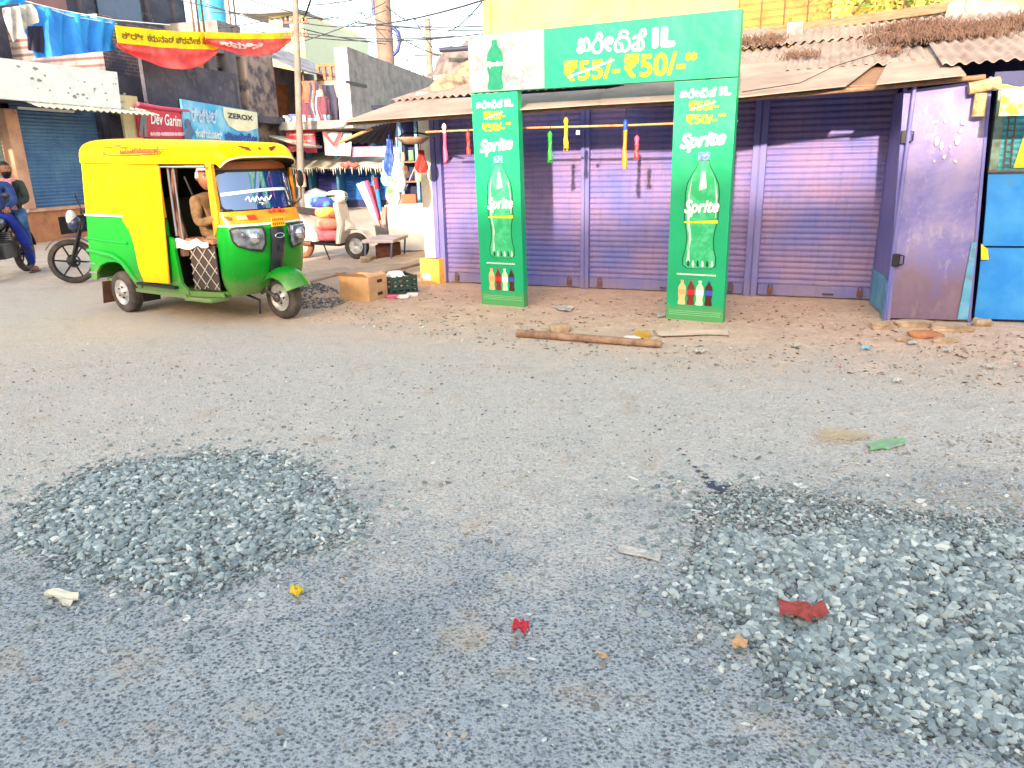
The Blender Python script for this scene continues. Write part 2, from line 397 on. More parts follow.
def flake_mat():
    m,nt,bs=newmat('mixed_litter_flakes'); gm=N(nt,'ShaderNodeNewGeometry'); c=ramp(nt,gm.outputs['Random Per Island'],[(0,srgb(90,66,50)),(.35,srgb(140,104,76)),(.7,srgb(190,160,130)),(.9,srgb(220,212,204)),(.97,srgb(180,70,60))],'CONSTANT'); nt.links.new(c,bs.inputs['Base Color']); bs.inputs['Roughness'].default_value=.9; return m
FLK=flake_mat()
flakes('verge_litter','tiny leaf bits and paper flecks littering the brown verge',[(300,292),(450,290),(870,305),(1024,335),(1024,395),(700,360),(480,345),(300,320)],900,.006,.022,31,FLK)
scatter('road_grit','dark grit scattered on the dusty middle of the road',[(-50,340),(1074,372),(1300,500),(-300,500)],2300,.003,.010,33,stone_mat('dark_grit',srgb(70,66,66),srgb(110,104,100),srgb(160,150,140)))
scatter('dark_road_chips','dark stone chips lying between the two gravel patches',[(330,430),(700,430),(720,600),(640,768),(100,768),(330,600)],1500,.003,.012,34,GR)
# ---------------------------------------------------------------- shop materials
def shutter_mat(name,base,worn,dark,pink=None,sc=1.5):
    m,nt,bs=newmat(name)
    f=ramp(nt,noi(nt,sc,5,.6),[(.35,0.0),(.65,1.0)]); c=mix(nt,f,base,worn)
    st=ramp(nt,noi(nt,3,5,.7,coord(nt,(6,6,.8))),[(.5,0.0),(.8,.55)]); c=mix(nt,st,c,dark)
    if pink:
        z=N(nt,'ShaderNodeSeparateXYZ'); nt.links.new(coord(nt),z.inputs[0])
        a=N(nt,'ShaderNodeMath',operation='ADD'); nt.links.new(z.outputs[2],a.inputs[0]); n=noi(nt,1.2,4,.6); q=N(nt,'ShaderNodeMath',operation='MULTIPLY_ADD'); nt.links.new(n,q.inputs[0]); q.inputs[1].default_value=1.0; q.inputs[2].default_value=-.5; nt.links.new(q.outputs[0],a.inputs[1])
        c=mix(nt,ramp(nt,a.outputs[0],[(0.0,.35),(.16,0.0)]),c,srgb(150,128,116))
    d=ramp(nt,noi(nt,30,4,.7),[(.62,0.0),(.72,.5)]); c=mix(nt,d,c,srgb(120,100,96))
    c=mix(nt,ramp(nt,noi(nt,7,6,.8,dist=.5),[(.66,0.0),(.74,.7)]),c,srgb(112,84,78))
    nt.links.new(c,bs.inputs['Base Color']); bs.inputs['Roughness'].default_value=.5; bs.inputs['Specular IOR Level'].default_value=.35
    bump(nt,bs,noi(nt,12,4,.6),.15,.01); return m
SH=shutter_mat('faded_violet_shutter_paint',srgb(142,122,164),srgb(102,108,182),srgb(80,78,128),True)
SHP=shutter_mat('violet_post_paint',srgb(124,120,180),srgb(100,106,178),srgb(80,78,124),True)
BLU=shutter_mat('dark_blue_inner_paint',srgb(52,62,112),srgb(44,50,92),srgb(24,26,44))
DOOR=None
def door_mat():
    m,nt,bs=newmat('patchy_lilac_sheet_metal')
    n1=noi(nt,1.6,6,.66,dist=.3); n2=noi(nt,5,6,.75,coord(nt,(1.6,1,.7)),dist=.2); n3=noi(nt,18,5,.7)
    c=ramp(nt,n1,[(.3,srgb(88,88,158)),(.45,srgb(114,110,172)),(.55,srgb(136,128,178)),(.7,srgb(158,142,172))])
    c=mix(nt,ramp(nt,n2,[(.55,0.0),(.68,.6)]),c,srgb(178,166,186))
    c=mix(nt,ramp(nt,n2,[(.26,.7),(.36,0.0)]),c,srgb(112,92,140))
    c=mix(nt,ramp(nt,n3,[(.62,0.0),(.7,.6)]),c,srgb(124,92,96))
    z=N(nt,'ShaderNodeSeparateXYZ'); nt.links.new(coord(nt),z.inputs[0]); a=N(nt,'ShaderNodeMath',operation='MULTIPLY_ADD'); nt.links.new(n1,a.inputs[0]); a.inputs[1].default_value=-1.6; nt.links.new(z.outputs[2],a.inputs[2])
    q9=N(nt,'ShaderNodeMath',operation='ADD'); nt.links.new(a.outputs[0],q9.inputs[0]); q9.inputs[1].default_value=.45; a=q9
    c=mix(nt,ramp(nt,a.outputs[0],[(-.0,.85),(.05,0.0)]) if False else ramp(nt,a.outputs[0],[(.0,0.7),(.3,0.0)]),c,srgb(112,84,84))
    nt.links.new(c,bs.inputs['Base Color']); bs.inputs['Roughness'].default_value=.55; bump(nt,bs,n1,.25,.03); return m
DOORM=door_mat()
TEAL=mat('sky_blue_gloss_paint',srgb(70,150,190),.5,var=srgb(110,170,200),vs=5,dirt=srgb(110,110,110),dsc=9)
def rust(name,base,r2): return mat(name,base,.6,.3,var=r2,vs=9,vamt=(.45,.6),bmp=.3,bsc=60)
IRON=rust('rusty_iron',srgb(96,84,80),srgb(120,74,50)); DKIRON=mat('dark_iron',srgb(50,50,54),.5,.6)
ROOF=mat('dusty_roof_tin',srgb(164,150,140),.9,var=srgb(132,120,112),vs=2.2,vamt=(.35,.7),bmp=.15,bsc=20,dirt=srgb(140,104,82),dsc=5,dst=(.58,.8))
ROOF2=mat('dusty_corrugated_roof',srgb(156,144,136),.9,var=srgb(122,112,108),vs=3,vamt=(.35,.7),bmp=.2,bsc=30,dirt=srgb(134,96,74),dsc=6,dst=(.55,.75))
WOOD=mat('weathered_wood',srgb(150,118,92),.8,var=srgb(104,80,64),vs=14,stretch=(.6,8,8),bmp=.3,bsc=20)
WOOD2=mat('pale_bamboo',srgb(206,168,112),.6,var=srgb(170,128,84),vs=20)
WHITEW=mat('whitewashed_plaster',srgb(232,226,214),.85,var=srgb(206,196,182),vs=4,bmp=.1,bsc=30,dirt=srgb(150,130,112),dsc=3,dst=(.6,.85))
CONC=mat('grey_concrete',srgb(150,148,148),.9,var=srgb(118,118,122),vs=2.5,bmp=.25,bsc=25,dirt=srgb(86,86,90),dsc=3,dst=(.55,.8))
STONEB=mat('broken_concrete',srgb(192,168,140),.9,var=srgb(150,126,102),vs=7,bmp=.5,bsc=25)
YELW=mat('yellow_house_paint',srgb(250,214,112),.8,var=srgb(240,200,96),vs=2,bmp=.05)
YELM=mat('mustard_worn_wall',srgb(166,138,74),.85,var=srgb(140,114,62),vs=6,bmp=.1)
BLACK=mat('black_void',(.01,.01,.012),.9)
BRICK=None
# ---------------------------------------------------------------- shop
shop=fthing('shop_building','low shop with three violet roller shutters and a dusty tin roof','shop',SF)
F=SF
b=MB(); b.box(-.14,5.25,.12,4.6,0,2.2); b.box(5.0,6.25,.62,.8,0,2.45); b.build('wall',BLU,shop)
b=MB(); b.box(-.14,5.05,.02,.115,2.16,2.21); b.build('lintel',BLU,shop)
p0=F.px(427,258); 
b=MB(); b.box(-.30,-.145,.0,.3,0,2.32,bev=.01); b.build('white_pillar',WHITEW,shop)
def corr(mb,x0,x1,z0,z1,y,pitch=.062,amp=.011):
    n=int((z1-z0)/pitch*6)
    def prof(u,v):
        z=z0+(z1-z0)*v; ph=((z/pitch)%1.0); d=amp*math.sin(math.pi*min(1,ph/.8)) if ph<.8 else -.004
        X_=x0+(x1-x0)*u; d+=.007*noise.noise(Vector((X_*1.3,z*1.1,x0)))+.0025*noise.noise(Vector((X_*2.0,z*14,x0+5)))
        return (x0+(x1-x0)*u,y-d,z)
    mb.grid(prof,14,n,smooth=False)
def shutter(x0,x1,z1,lab,hx):
    b=MB(); corr(b,x0,x1,.13,z1,.07); s=b.build('roller_shutter',SH,shop); s['label']=lab
    b=MB(); b.box(x0+.005,x1-.005,.035,.085,.012,.13,bev=.006); b.build('bottom_rail',SHP,s)
    for hh in hx:
        b=MB(); b.tube([(hh-.05,.034,.05),(hh-.05,.0,.055),(hh+.05,.0,.055),(hh+.05,.034,.05)],.008); b.build('handle',IRON,s)
    for q in (x0+.14,x1-.14):
        b=MB(); b.box(q-.028,q+.028,-.005,.03,.035,.10,bev=.008); b.tube([(q-.018,.01,.10),(q-.018,.01,.13),(q,.01,.145),(q+.018,.01,.13),(q+.018,.01,.10)],.006); b.build('padlock',IRON,s)
shutter(.0,1.79,2.16,'left roller shutter, half behind the narrow green panel',[.9]); shutter(1.89,3.68,2.16,'middle roller shutter between the green panels',[2.8]); shutter(3.82,5.0,2.16,'right roller shutter beside the open folding side panel',[4.55])
for (x0,x1,yy) in ((-.14,.0,-.02),(1.79,1.89,.0),(3.68,3.82,-.02)):
    b=MB(); b.box(x0,x0+(x1-x0)*.46,yy,.11,0.0,2.16,bev=.006); b.box(x0+(x1-x0)*.54,x1,yy,.11,0.0,2.16,bev=.006); b.box(x0+.01,x1-.01,yy+.02,.108,0,2.15); b.build('post',SHP,shop)
b=MB(); b.box(-.2,5.3,-.03,.05,2.165,2.27); b.build('shutter_housing',BLU,shop)
# lettered blue junk panel rolled above the shutters, dark in the shade
# ------------ roof plane
RA=.25
def RP(x,y,dz=0.0):
    o=F.i@CAM; d=F.i.to_3x3()@ray(x,y)
    # z = 2.0+dz+RA*(y+1.03)+.018*x
    t=(2.0+dz+RA*(o.y+1.03)+.018*o.x-o.z)/(d.z-RA*d.y-.018*d.x); return o+d*t
def rz(x,y,dz=0): return 2.0+dz+RA*(y+1.03)+.018*x
def sheet(px,dz,th,m,nm='roof_sheet',lab=None):
    b=MB(); b.prism([RP(x,y,dz) for x,y in px],(0,0,th)); o=b.build(nm,m,shop)
    if lab:o['label']=lab
    return o
sheet([(343,122.5),(403,101),(480,98),(605,90),(605,104.5),(480,113)],0.0,.012,ROOF,lab='smooth dusty tin sheet along the left eave')
sheet([(601,91),(742,65),(884,57.5),(846,86.5),(742,97.5),(601,105)],.012,.010,ROOF,lab='flat tin sheet over the eave right of the sign')
sheet([(840,87.5),(880,56),(953,50),(966,77),(876,85.5)],-.03,.012,WOOD)
sheet([(876,85),(890,59),(948,53),(966,75.5)],.02,.008,ROOF,lab='pale tin sheet above the purple door')
# corrugated tiers
def corrsheet(xa,xb,ya,yb,dz,lab,wave=.016,pit=.10,skew=0,m=ROOF2):
    b=MB(); nu=int((xb-xa)/pit*6)
    fn=lambda u,v:(xa+(xb-xa)*u+skew*v, ya+(yb-ya)*v, rz(xa+(xb-xa)*u,ya+(yb-ya)*v,dz)+wave*math.sin((xb-xa)*u/pit*2*math.pi))
    b.slab(fn,nu,3,(0,0,.007)); o=b.build('roof_sheet',m,shop); o['label']=lab; return o
L0=RP(403,101); L1=RP(452,76); L2=RP(482,58)
corrsheet(L0.x-.1,2.35,L0.y-.12,L0.y+1.7,.03,'upper corrugated sheet rising at the left end',skew=.32)
corrsheet(2.3,4.0,-.25,1.7,-.005,'corrugated sheets behind the flat eave sheets'); corrsheet(3.95,6.2,-.3,1.75,.02,'corrugated sheets behind the pale eave sheet')
corrsheet(L0.x+.55,6.3,1.5,3.35,.045,'uppermost corrugated sheets below the junk')
a=F.px(952,58,.5); 
corrsheet(5.25,7.4,-.85,.6,.06,'overlapping corrugated sheet with wavy edge at the right end',wave=.014,pit=.10)
b=MB(); b.tube([RP(346,124,-.035),RP(480,114.5,-.035),RP(600,106.5,-.035),RP(742,99,-.035),RP(880,87.5,-.035),RP(985,77,-.03)],.022,6); b.build('eave_batten',WOOD,shop)
for k in range(9):
    x=.15+k*.62; b=MB(); b.tube([(x,-1.0,rz(x,-1.0,-.05)),(x,.1,rz(x,.1,-.05))],.025,6); b.build('rafter',WOOD,shop)
# sloping tin flap hanging under the left end of the eave
q=[F.px(340,142,1.0),F.px(372,128.5,.9),F.px(397,121,.3),F.px(394,145.5,.35)]
b=MB(); 
def flap(u,v):
    a=q[0].lerp(q[3],u); c=q[1].lerp(q[2],u); p=a.lerp(c,v); p.z+=.012*math.sin(u*2*math.pi*7); return p
b.slab(flap,56,4,(0,0,.01)); b.build('tin_flap',mat('grey_underside_tin',srgb(84,86,92),.6,.2,var=srgb(60,62,68)),shop)
b=MB(); b.tube([q[0],q[1]],.018,6); b.build('flap_batten',WOOD2,shop)
# concrete fin wall beyond the left end of the roof
b=MB(); wf=Fr(AT(351,100,25.0),R(90-14)); 
t0=F.px(0,0) 
za=wf.px(350,47.5).z; zb=wf.px(415,72.5).z; xl=wf.px(415,72.5).x
fin=thing('parapet_wall','grey concrete wall with a sunlit end standing behind the left end of the tin roof','wall',(wf.o.x,wf.o.y,0),wf.ang)
b.prism([(0,0,2.6),(xl+3,0,2.6),(xl+3,0,za+(zb-za)*(xl+3)/xl),(0,0,za)],(0,.42,0)); b.build('slab',CONC,fin)
b=MB(); b.prism([(-.022,-.0,2.6),(-.022,.42,2.6),(-.022,.42,za-.01),(-.022,0,za-.01)],(.020,0,0)); b.build('sunlit_end_skin',WHITEW,fin)  # whiter skin paints sunlight onto the end face of the grey slab
b=MB(); zz=wf.px(352,83).z; b.box(-.3,1.2,-.05,-.001,zz-.05,zz+.03); b.build('ledge',DKIRON,fin)
b=MB(); b.box(.0,xl+.5,.17,2.6,2.6,2.85); b.build('support',CONC,fin)
# ------------ folded purple side panel beside the right shutter
A=G(869,299);B=G(887,320); pf=Fr(A,math.atan2(B.y-A.y,B.x-A.x)); Lp=(B-A).length
sp=fthing('folding_panel','narrow violet folding metal panel standing open between right shutter and lilac door','panel',pf)
def pfold(z0,z1,m,nm,parent,off=0):
    b=MB()
    for i in range(3):
        x0=Lp*i/3; x1=Lp*(i+1)/3; y0=(0 if i%2==0 else -.035)-off; y1=(-.035 if i%2==0 else 0)-off
        b.prism([(x0,y0,z0),(x1,y1,z0),(x1+.05*z1/2,y1,z1),(x0+.06*z1/2,y0,z1)],(0,.012,0))
    return b.build(nm,m,parent)
pfold(.01,2.02,SHP,'panel_leaf',sp); 
pfold(.012,.36,TEAL,'kick_plate',sp,off=.006)
b=MB(); b.tube([(Lp,-.02,.0),(Lp+.055,-.02,2.05)],.018,6); b.build('edge_post',SHP,sp)
# ------------ lilac door
D=DF; d0=D.px(888,320);d1=D.px(970,323.5);d2=D.px(991,88);d3=D.px(904,98)
door=fthing('metal_door','tall lilac sheet metal door with pale worn patches and scraped paper marks','door',D)
def dl(u,z,out=0):
    t=z/2.0; a=d0.lerp(d3,t); c=d1.lerp(d2,t); p=a.lerp(c,u); return Vector((p.x,-out,z))
b=MB(); b.slab(lambda u,v:Vector((dl(u,.02+1.98*v).x, -.006*math.sin(u*7)*math.sin(v*9),dl(u,.02+1.98*v).z+(.06*u*v))),16,24,(0,.02,0)); b.build('door_leaf',DOORM,door)
for (u0,u1,z0,z1) in ((-.015,.025,.0,2.02),(.965,1.0,.0,2.08)):
    b=MB(); b.prism([dl(u0,z0,.012),dl(u1,z0,.012),dl(u1,z1,.012),dl(u0,z1,.012)],(0,.04,0)); b.build('frame_strip',SHP,door)
b=MB(); b.prism([dl(.84,.03,.016),dl(.96,.03,.016),dl(.985,.72,.016),dl(.93,.72,.016)],(0,.008,0)); b.build('corner_patch',TEAL,door)
for z in (.56,1.62):
    c=dl(.03,z,.03); b=MB(); b.box(c.x-.03,c.x+.035,c.y-.015,c.y+.02,z-.055,z+.055,bev=.006); b.tube([(c.x+.02,c.y-.02,z-.05),(c.x+.06,c.y-.03,z-.03),(c.x+.06,c.y-.03,z+.04),(c.x+.02,c.y-.02,z+.05)],.007); b.build('latch',DKIRON,door)
WP=mat('paper_scraps',srgb(232,222,196),.9,var=srgb(200,190,170),vs=30)
for (x,y,wd,ht) in ((934,122,8,3),(945,121,3,5),(963,122,5,8),(937,141,5,9),(941,146,4,8),(957,141,5,9),(944,157,3,4),(934,161,2,3),(955,161,3,3),(960,131,4,3),(950,147,2,3)):
    p=D.px(x,y,.004); b=MB(); n=9; s=1/105
    b.prism([(p.x+wd*s*.5*math.cos(2*math.pi*k/n)*rnd.uniform(.6,1.1),-.016,p.z+ht*s*.5*math.sin(2*math.pi*k/n)*rnd.uniform(.6,1.1)) for k in range(n)],(0,-.002,0)); b.build('torn_paper',WP,door)
# upper capital clutter beside the door top: wrapped joint of the roof post
j=D.px(981,96,.08)
one(MB().tube([(0,0,-.16),(0,0,.02)],.05,10).tube([(-.1,0,.06),(.12,-.01,.1)],.05,9),'roof_post_joint',mat('straw_coloured_wrapping',srgb(206,176,130),.9,var=srgb(150,116,80),vs=25,bmp=.5,bsc=60),'straw coloured wrapped post joint under the roof corner above the lilac door','post joint',D.w(*j),D.ang)
# ------------ blue kiosk at the right edge
KB=mat('bright_blue_sheet_metal',srgb(28,128,214),.45,var=srgb(60,150,222),vs=3,bmp=.15,bsc=8,dirt=srgb(96,130,150),dsc=7,dst=(.62,.8))
KT=mat('teal_slat_paint',srgb(64,156,176),.6,var=srgb(90,170,180),vs=5,dirt=srgb(90,100,100),dsc=9)
kf=Fr(D.w(0,0.05,0),D.ang)
ki=fthing('blue_kiosk','bright blue metal kiosk with teal slats above, cut off by the right edge','kiosk',kf)
def kx(x,y): return kf.px(x,y)
a0=kx(973,326);a1=kx(982,247);a2=kx(988,172);a3=kx(997,100)
def kpan(z0,x0,z1,x1,m,nm,o=0,xr=1.95):
    b=MB(); b.slab(lambda u,v:((x0+(x1-x0)*v)+(xr-(x0+(x1-x0)*v))*u,-o-.01*math.sin(u*5+v*3)*math.sin(v*math.pi),z0+(z1-z0)*v),14,8,(0,.02,0)); return b.build(nm,m,ki)
kpan(.03,a0.x,a1.z-.006,a1.x,KB,'lower_panel'); kpan(a1.z+.012,a1.x,a2.z-.01,a2.x,KB,'upper_panel',.012)
b=MB(); corr(b,a2.x+.04,1.95,a2.z+.01,1.98,.02,.05,.008); b.build('slatted_window',KT,ki)
b=MB(); b.prism([(a2.x+.005,0,a2.z),(a2.x+.07,0,a2.z),(a3.x+.07,0,1.98),(a3.x,0,1.98)],(0,.05,0)); b.build('window_frame',mat('weathered_green_wood',srgb(120,150,140),.8,var=srgb(90,100,96),vs=12),ki)
b=MB()
xx=a2.x+.11
b.tube([(xx,-.02,a2.z+.02),(xx-.03,-.02,1.9)],.006,6);b.tube([(xx+.05,-.02,a2.z+.02),(xx+.02,-.02,1.9)],.006,6)
for k in range(9): b.tube([(xx-.003*k,-.022,a2.z+.06+k*.055),(xx+.05-.003*k,-.022,a2.z+.06+k*.055)],.005,5)
b.build('iron_ladder_grille',IRON,ki)
b=MB(); b.tube([(a2.x-.01,-.03,a2.z),(1.9,-.03,a2.z)],.012,6); b.build('hasp_bar',IRON,ki)
p=kx(1018,150); b=MB(); b.prism([(p.x-.015,-.004,a2.z+.03),(p.x+.07,-.004,a2.z+.03),(p.x+.09,-.004,a2.z+.4),(p.x+.04,-.004,a2.z+.4)],(0,-.004,0)); b.build('yellow_strip',mat('yellow_gloss',srgb(246,200,40),.5),ki)
b=MB(); b.box(.75,1.95,.05,1.4,.0,1.98); b.box(.62,1.95,.12,.5,1.982,2.13); b.build('kiosk_body',BLU,ki)
aw=kf.px(1003,86,.55); b=MB(); b.slab(lambda u,v:(aw.x+1.2*u,-.55+.25*v,aw.z-.04+.015*math.sin(u*30)+.05*v),24,3,(0,0,.008)); b.build('awning_sheet',mat('cream_yellow_canvas',srgb(236,214,150),.8,var=srgb(244,196,60),vs=3,vamt=(.5,.56)),ki)
b=MB(); b.box(aw.x,aw.x+1.2,-.56,-.55,aw.z-.22,aw.z-.03); b.build('awning_valance',mat('yellow_white_valance',srgb(240,190,50),.8,var=srgb(234,224,200),vs=2.5,vamt=(.48,.52)),ki)
p=kx(981,251); b=MB(); b.prism([(p.x-.02,-.03,p.z+.07),(p.x+.04,-.03,p.z+.02),(p.x+.06,-.03,p.z-.07),(p.x,-.03,p.z-.07)],(0,-.01,0))
one(b,'yellow_tag',mat('yellow_plastic',srgb(240,214,40),.5),'small yellow plastic tag hanging between lilac door and blue kiosk','tag',kf.o,kf.ang)
# broken sill stones
def rock(mb,c,sx,sy,sz,seed,M=None):
    r=random.Random(seed); bm=bmesh.new(); bmesh.ops.create_icosphere(bm,subdivisions=2,radius=1)
    for v in bm.verts:
        q=v.co; n=noise.noise(q*1.7+Vector((seed*3.3,0,0)))*.35
        k=Vector([math.copysign(abs(c_)**.55,c_) for c_ in q]); v.co=Vector((k.x*sx,k.y*sy,k.z*sz))*(1+n)
    if M is not None:
        for v in bm.verts: v.co=M@v.co
    mb.add([v.co+Vector(c) for v in bm.verts],[[v.index for v in f.verts] for f in bm.faces],smooth=False); bm.free()
for i,(x,y,sx,sy,sz,lab) in enumerate(((880,328,.09,.07,.035,'leftmost pale broken concrete lump below the door hinge'),(915,326,.16,.07,.03,'long broken sill slab under the lilac door'),(952,330,.17,.08,.028,'cracked sill slab under the right half of the door'),(925,337,.13,.07,.03,'orange brown flat stone in front of the door sill'),(905,341,.07,.04,.02,'small pale stone lying before the door sill'),(982,326,.07,.06,.04,'rounded stone at the foot of the blue kiosk'),(945,342,.09,.04,.02,'flat chip in front of the right sill slab'))):
    p=G(x,y); b=MB(); rock(b,(0,0,sz*.7),sx,sy,sz,i+1); one(b,'broken_stone',STONEB if i!=3 else mat('orange_brick',srgb(196,132,92),.9,var=srgb(160,110,80),vs=9,bmp=.4),lab,'stone',p,D.ang)
# ------------ rod with hanging ornaments
ro=1.02
a=F.px(426,132,ro);c=F.px(738,121,ro)
one(MB().tube([a,a.lerp(c,.3)+Vector((0,0,.006)),a.lerp(c,.7)-Vector((0,0,.004)),c],.011,8),'hanging_rod',WOOD2,'pale bamboo rod slung below the eave between the green panels','rod',F.o,F.ang)
def col(r,g_,b_,n='dyed_plastic'): return mat(n,srgb(r,g_,b_),.5)
def ornament(px,y0,y1,c1,c2,lab,wd=.03):
    p=F.px(px,y0,ro+.03); z1=F.px(px,y1,ro+.03).z; h=p.z-z1
    t=thing('hanging_ornament',lab,'ornament',F.w(p.x,-(ro+.03),p.z),F.ang,'ornaments hanging from the rod')
    MB().tube([(0,.03,.10),(0,.0,0)],.003,5).build('string',DKIRON,t)
    MB().lathe([(.002,0),(wd*.6,-.012),(wd*.9,-.04),(wd*.55,-.07),(wd*.8,-.09),(wd*.3,-.11),(.002,-.112)],10).build('bobbin',c1,t)
    b=MB(); r=random.Random(px)
    for k in range(9):
        a=2*math.pi*k/9; x=wd*.8*math.cos(a);y=wd*.8*math.sin(a); w_=.009; e=h*r.uniform(.85,1.0)
        pts=[]; 
        for j in range(5): s=j/4; pts.append(Vector((x*(.5+.5*s)+.006*math.sin(j*2+k),y*(.5+.5*s),-.10-(e-.10)*s)))
        for j in range(4):
            u=pts[j];v=pts[j+1]; dx=Vector((w_*math.cos(a+1.57),w_*math.sin(a+1.57),0)); b.add([u-dx,u+dx,v+dx,v-dx],[(0,1,2,3)])
    b.build('tassel',c2,t)
WHT=col(235,230,235);PNK=col(224,92,140);RED=col(206,60,56);GRN=col(40,190,60);YEL=col(240,200,30);BLUc=col(40,90,220);ORG=col(236,150,40)
ornament(444,123,166,WHT,PNK,'white and pink tassel ornament, leftmost on the rod'); ornament(468,131,156,RED,RED,'short red tassel ornament just left of the narrow green panel'); ornament(550,131,164,GRN,GRN,'green tassel ornament right of the narrow green panel'); ornament(566,117,151,YEL,YEL,'yellow tassel ornament beside the green one'); ornament(625.5,119,171,BLUc,ORG,'long blue ornament with orange tassel'); ornament(637,135,161,PNK,RED,'pink and red tassel ornament beside the long blue one')
p=F.px(578,132.5,ro+.03); one(MB().box(-.018,.018,-.004,.004,-.02,.02),'price_tag',WHT,'tiny white tag hanging between the yellow and blue ornaments','tag',F.w(p.x,p.y,p.z),F.ang)
# wire bracket near the right of the big panel
# ------------ debris and plants on the roof
for i,(pa,pb,r,lab) in enumerate((((769,31.5),(956,5),.07,'long weathered timber beam lying along the roof ridge'),((803,38),(896,26),.075,'short pale timber plank below the long beam'))):
    A_=RP(*pa,.15);B_=RP(*pb,.15) 
    A_=F.px(pa[0],pa[1],-2.7-.0*i+.2*i); B_=F.px(pb[0],pb[1],-2.7+.2*i)
    d=B_-A_; L=d.length; an=math.atan2(d.z,d.x)
    b=MB(); b.box(0,L,-.05,.05,-r,r*.6,bev=.01)
    one(b,'timber_beam',WOOD if i==0 else WOOD2,lab,'beam',F.w(*A_),rot=(0,-an,F.ang))
p=F.px(795,33,-2.4); b=MB(); b.box(-.1,.1,-.09,.09,-.13,.12,bev=.01); one(b,'concrete_block',CONC,'grey concrete block holding down the beam on the roof','block',F.w(*p),F.ang)
b=MB()
for x,y,sx,sz in ((962,15,.18,.14),(985,14,.3,.12),(1015,16,.25,.1),(972,8,.12,.12)):
    p=F.px(x,y,-2.6); rock(b,p,sx,.12,sz,int(x))
one(b,'plastered_rubble',CONC,'pale plastered rubble lump on the right end of the roof','rubble',F.o,F.ang)
def tufts(name,label,pts,n,h,spread,c,seed):
    r=random.Random(seed); b=MB()
    for k in range(n):
        a_=r.choice(pts); p=Vector(a_)+Vector((r.gauss(0,spread),r.gauss(0,.14),r.uniform(-.03,.03)))
        hh=h*r.uniform(.4,1.1); ax=r.uniform(-.9,.9)*hh; ay=r.uniform(-.6,.6)*hh; w_=.006
        m_=p+Vector((ax*.35,ay*.35,hh*.6)); e=p+Vector((ax,ay,hh*r.uniform(.6,1)))
        b.add([p+Vector((-w_,0,0)),p+Vector((w_,0,0)),m_+Vector((w_*.8,0,0)),m_-Vector((w_*.8,0,0)),e],[(0,1,2,3),(3,2,4)],smooth=False)
    o=b.build(name,c); o.location=F.o; o.rotation_euler=(0,0,F.ang); tag(o,label,kind='stuff')
DRY=mat('dry_brown_grass',srgb(104,82,72),.95,var=srgb(70,56,50),vs=5)
tufts('dry_grass','dry reddish brown grass matted on the right of the roof',[RP(x,y,.03) for x,y in ((905,40),(920,36),(940,36),(960,36),(980,33),(1000,31),(1020,26),(915,44),(935,44),(955,42),(975,40),(1040,22),(905,32),(925,30))],6500,.12,.17,DRY,1)
tufts('dry_grass','small dry tufts left of the timber beam',[RP(x,y,.03) for x,y in ((745,46),(757,44),(768,46),(775,42))],700,.10,.10,DRY,2)
tufts('dry_grass','small dry tuft lying on the flat roof sheet',[RP(x,y,.03) for x,y in ((790,58),(800,57),(810,57),(887,54),(893,55))],420,.07,.05,DRY,3)
# junk at the left: sacks, cloth, tube
SACK=mat('dirty_sacking',srgb(176,146,118),.95,var=srgb(120,100,88),vs=8,bmp=.5,bsc=30,dirt=srgb(70,62,60),dsc=6)
SACK2=mat('grey_tarpaulin',srgb(128,122,120),.9,var=srgb(84,80,82),vs=6,bmp=.5,bsc=20)
for i,(x,y,sx,sz,m_,lab) in enumerate(((462,62,.34,.20,SACK2,'grey tarpaulin heap on the roof behind the sign'),(474,66,.20,.10,SACK,'brown sacking on top of the grey heap'),(448,80,.18,.09,SACK,'crumpled brown rag at the left of the roof heap'))):
    p=RP(x,y+8,.02); b=MB()
    def hf_(u,v,sx=sx,sz=sz,i=i):
        X=(u-.5)*2;Y=(v-.5)*2; e=max(0,1-(X*X+Y*Y)); return (X*sx*1.3*(1+.2*noise.noise(Vector((Y*2,i,0)))),Y*.3,.25*Y*.3+sz*1.5*e**.6*(1+.6*noise.noise(Vector((X*2.2,Y*2.2,i))))+.03*abs(noise.noise(Vector((X*7,Y*3,i)))))
    b.slab(hf_,30,18,(0,0,-.02)); one(b,'rag_heap',m_,lab,'rag heap',F.w(*p),F.ang)
pa=F.px(440,50,-1.5);pb=F.px(470,48,-1.5); 
one(MB().tube([pa,pb,pb+Vector((.3,.02,.0))],.035,10),'plastic_pipe',col(52,58,84),'dark blue pipe end sticking out over the roof heap','pipe',F.o,F.ang)
# wires running over the roof
one(MB().tube([RP(742,92,.06),RP(800,83,.05),RP(835,66,.05),RP(880,52,.05)],.004,5),'loose_wire',DKIRON,'thin dark wire trailing over the flat roof sheet','wire',F.o,F.ang)
# lamp & basket under the left eave
p=F.px(338.5,126,1.1); one(MB().ball((0,0,0),(.085,.085,.035),14),'dish_lamp',mat('white_enamel',srgb(225,225,225),.3),'small white dish lamp under the left tip of the eave','lamp',F.w(*p),F.ang)
p=F.px(413,139,.7); b=MB().lathe([(.001,-.06),(.10,-.055),(.17,-.01),(.19,.02),(.175,.02),(.1,-.04),(.001,-.045)],16)
b.tube([(-.19,0,.02),(-.1,0,.07),(.1,0,.06),(.35,0,.0)],.01,5,mat=1); one(b,'wicker_basket',[SACK,DKIRON],'round straw basket hooked under the left eave','basket',F.w(*p),F.ang)
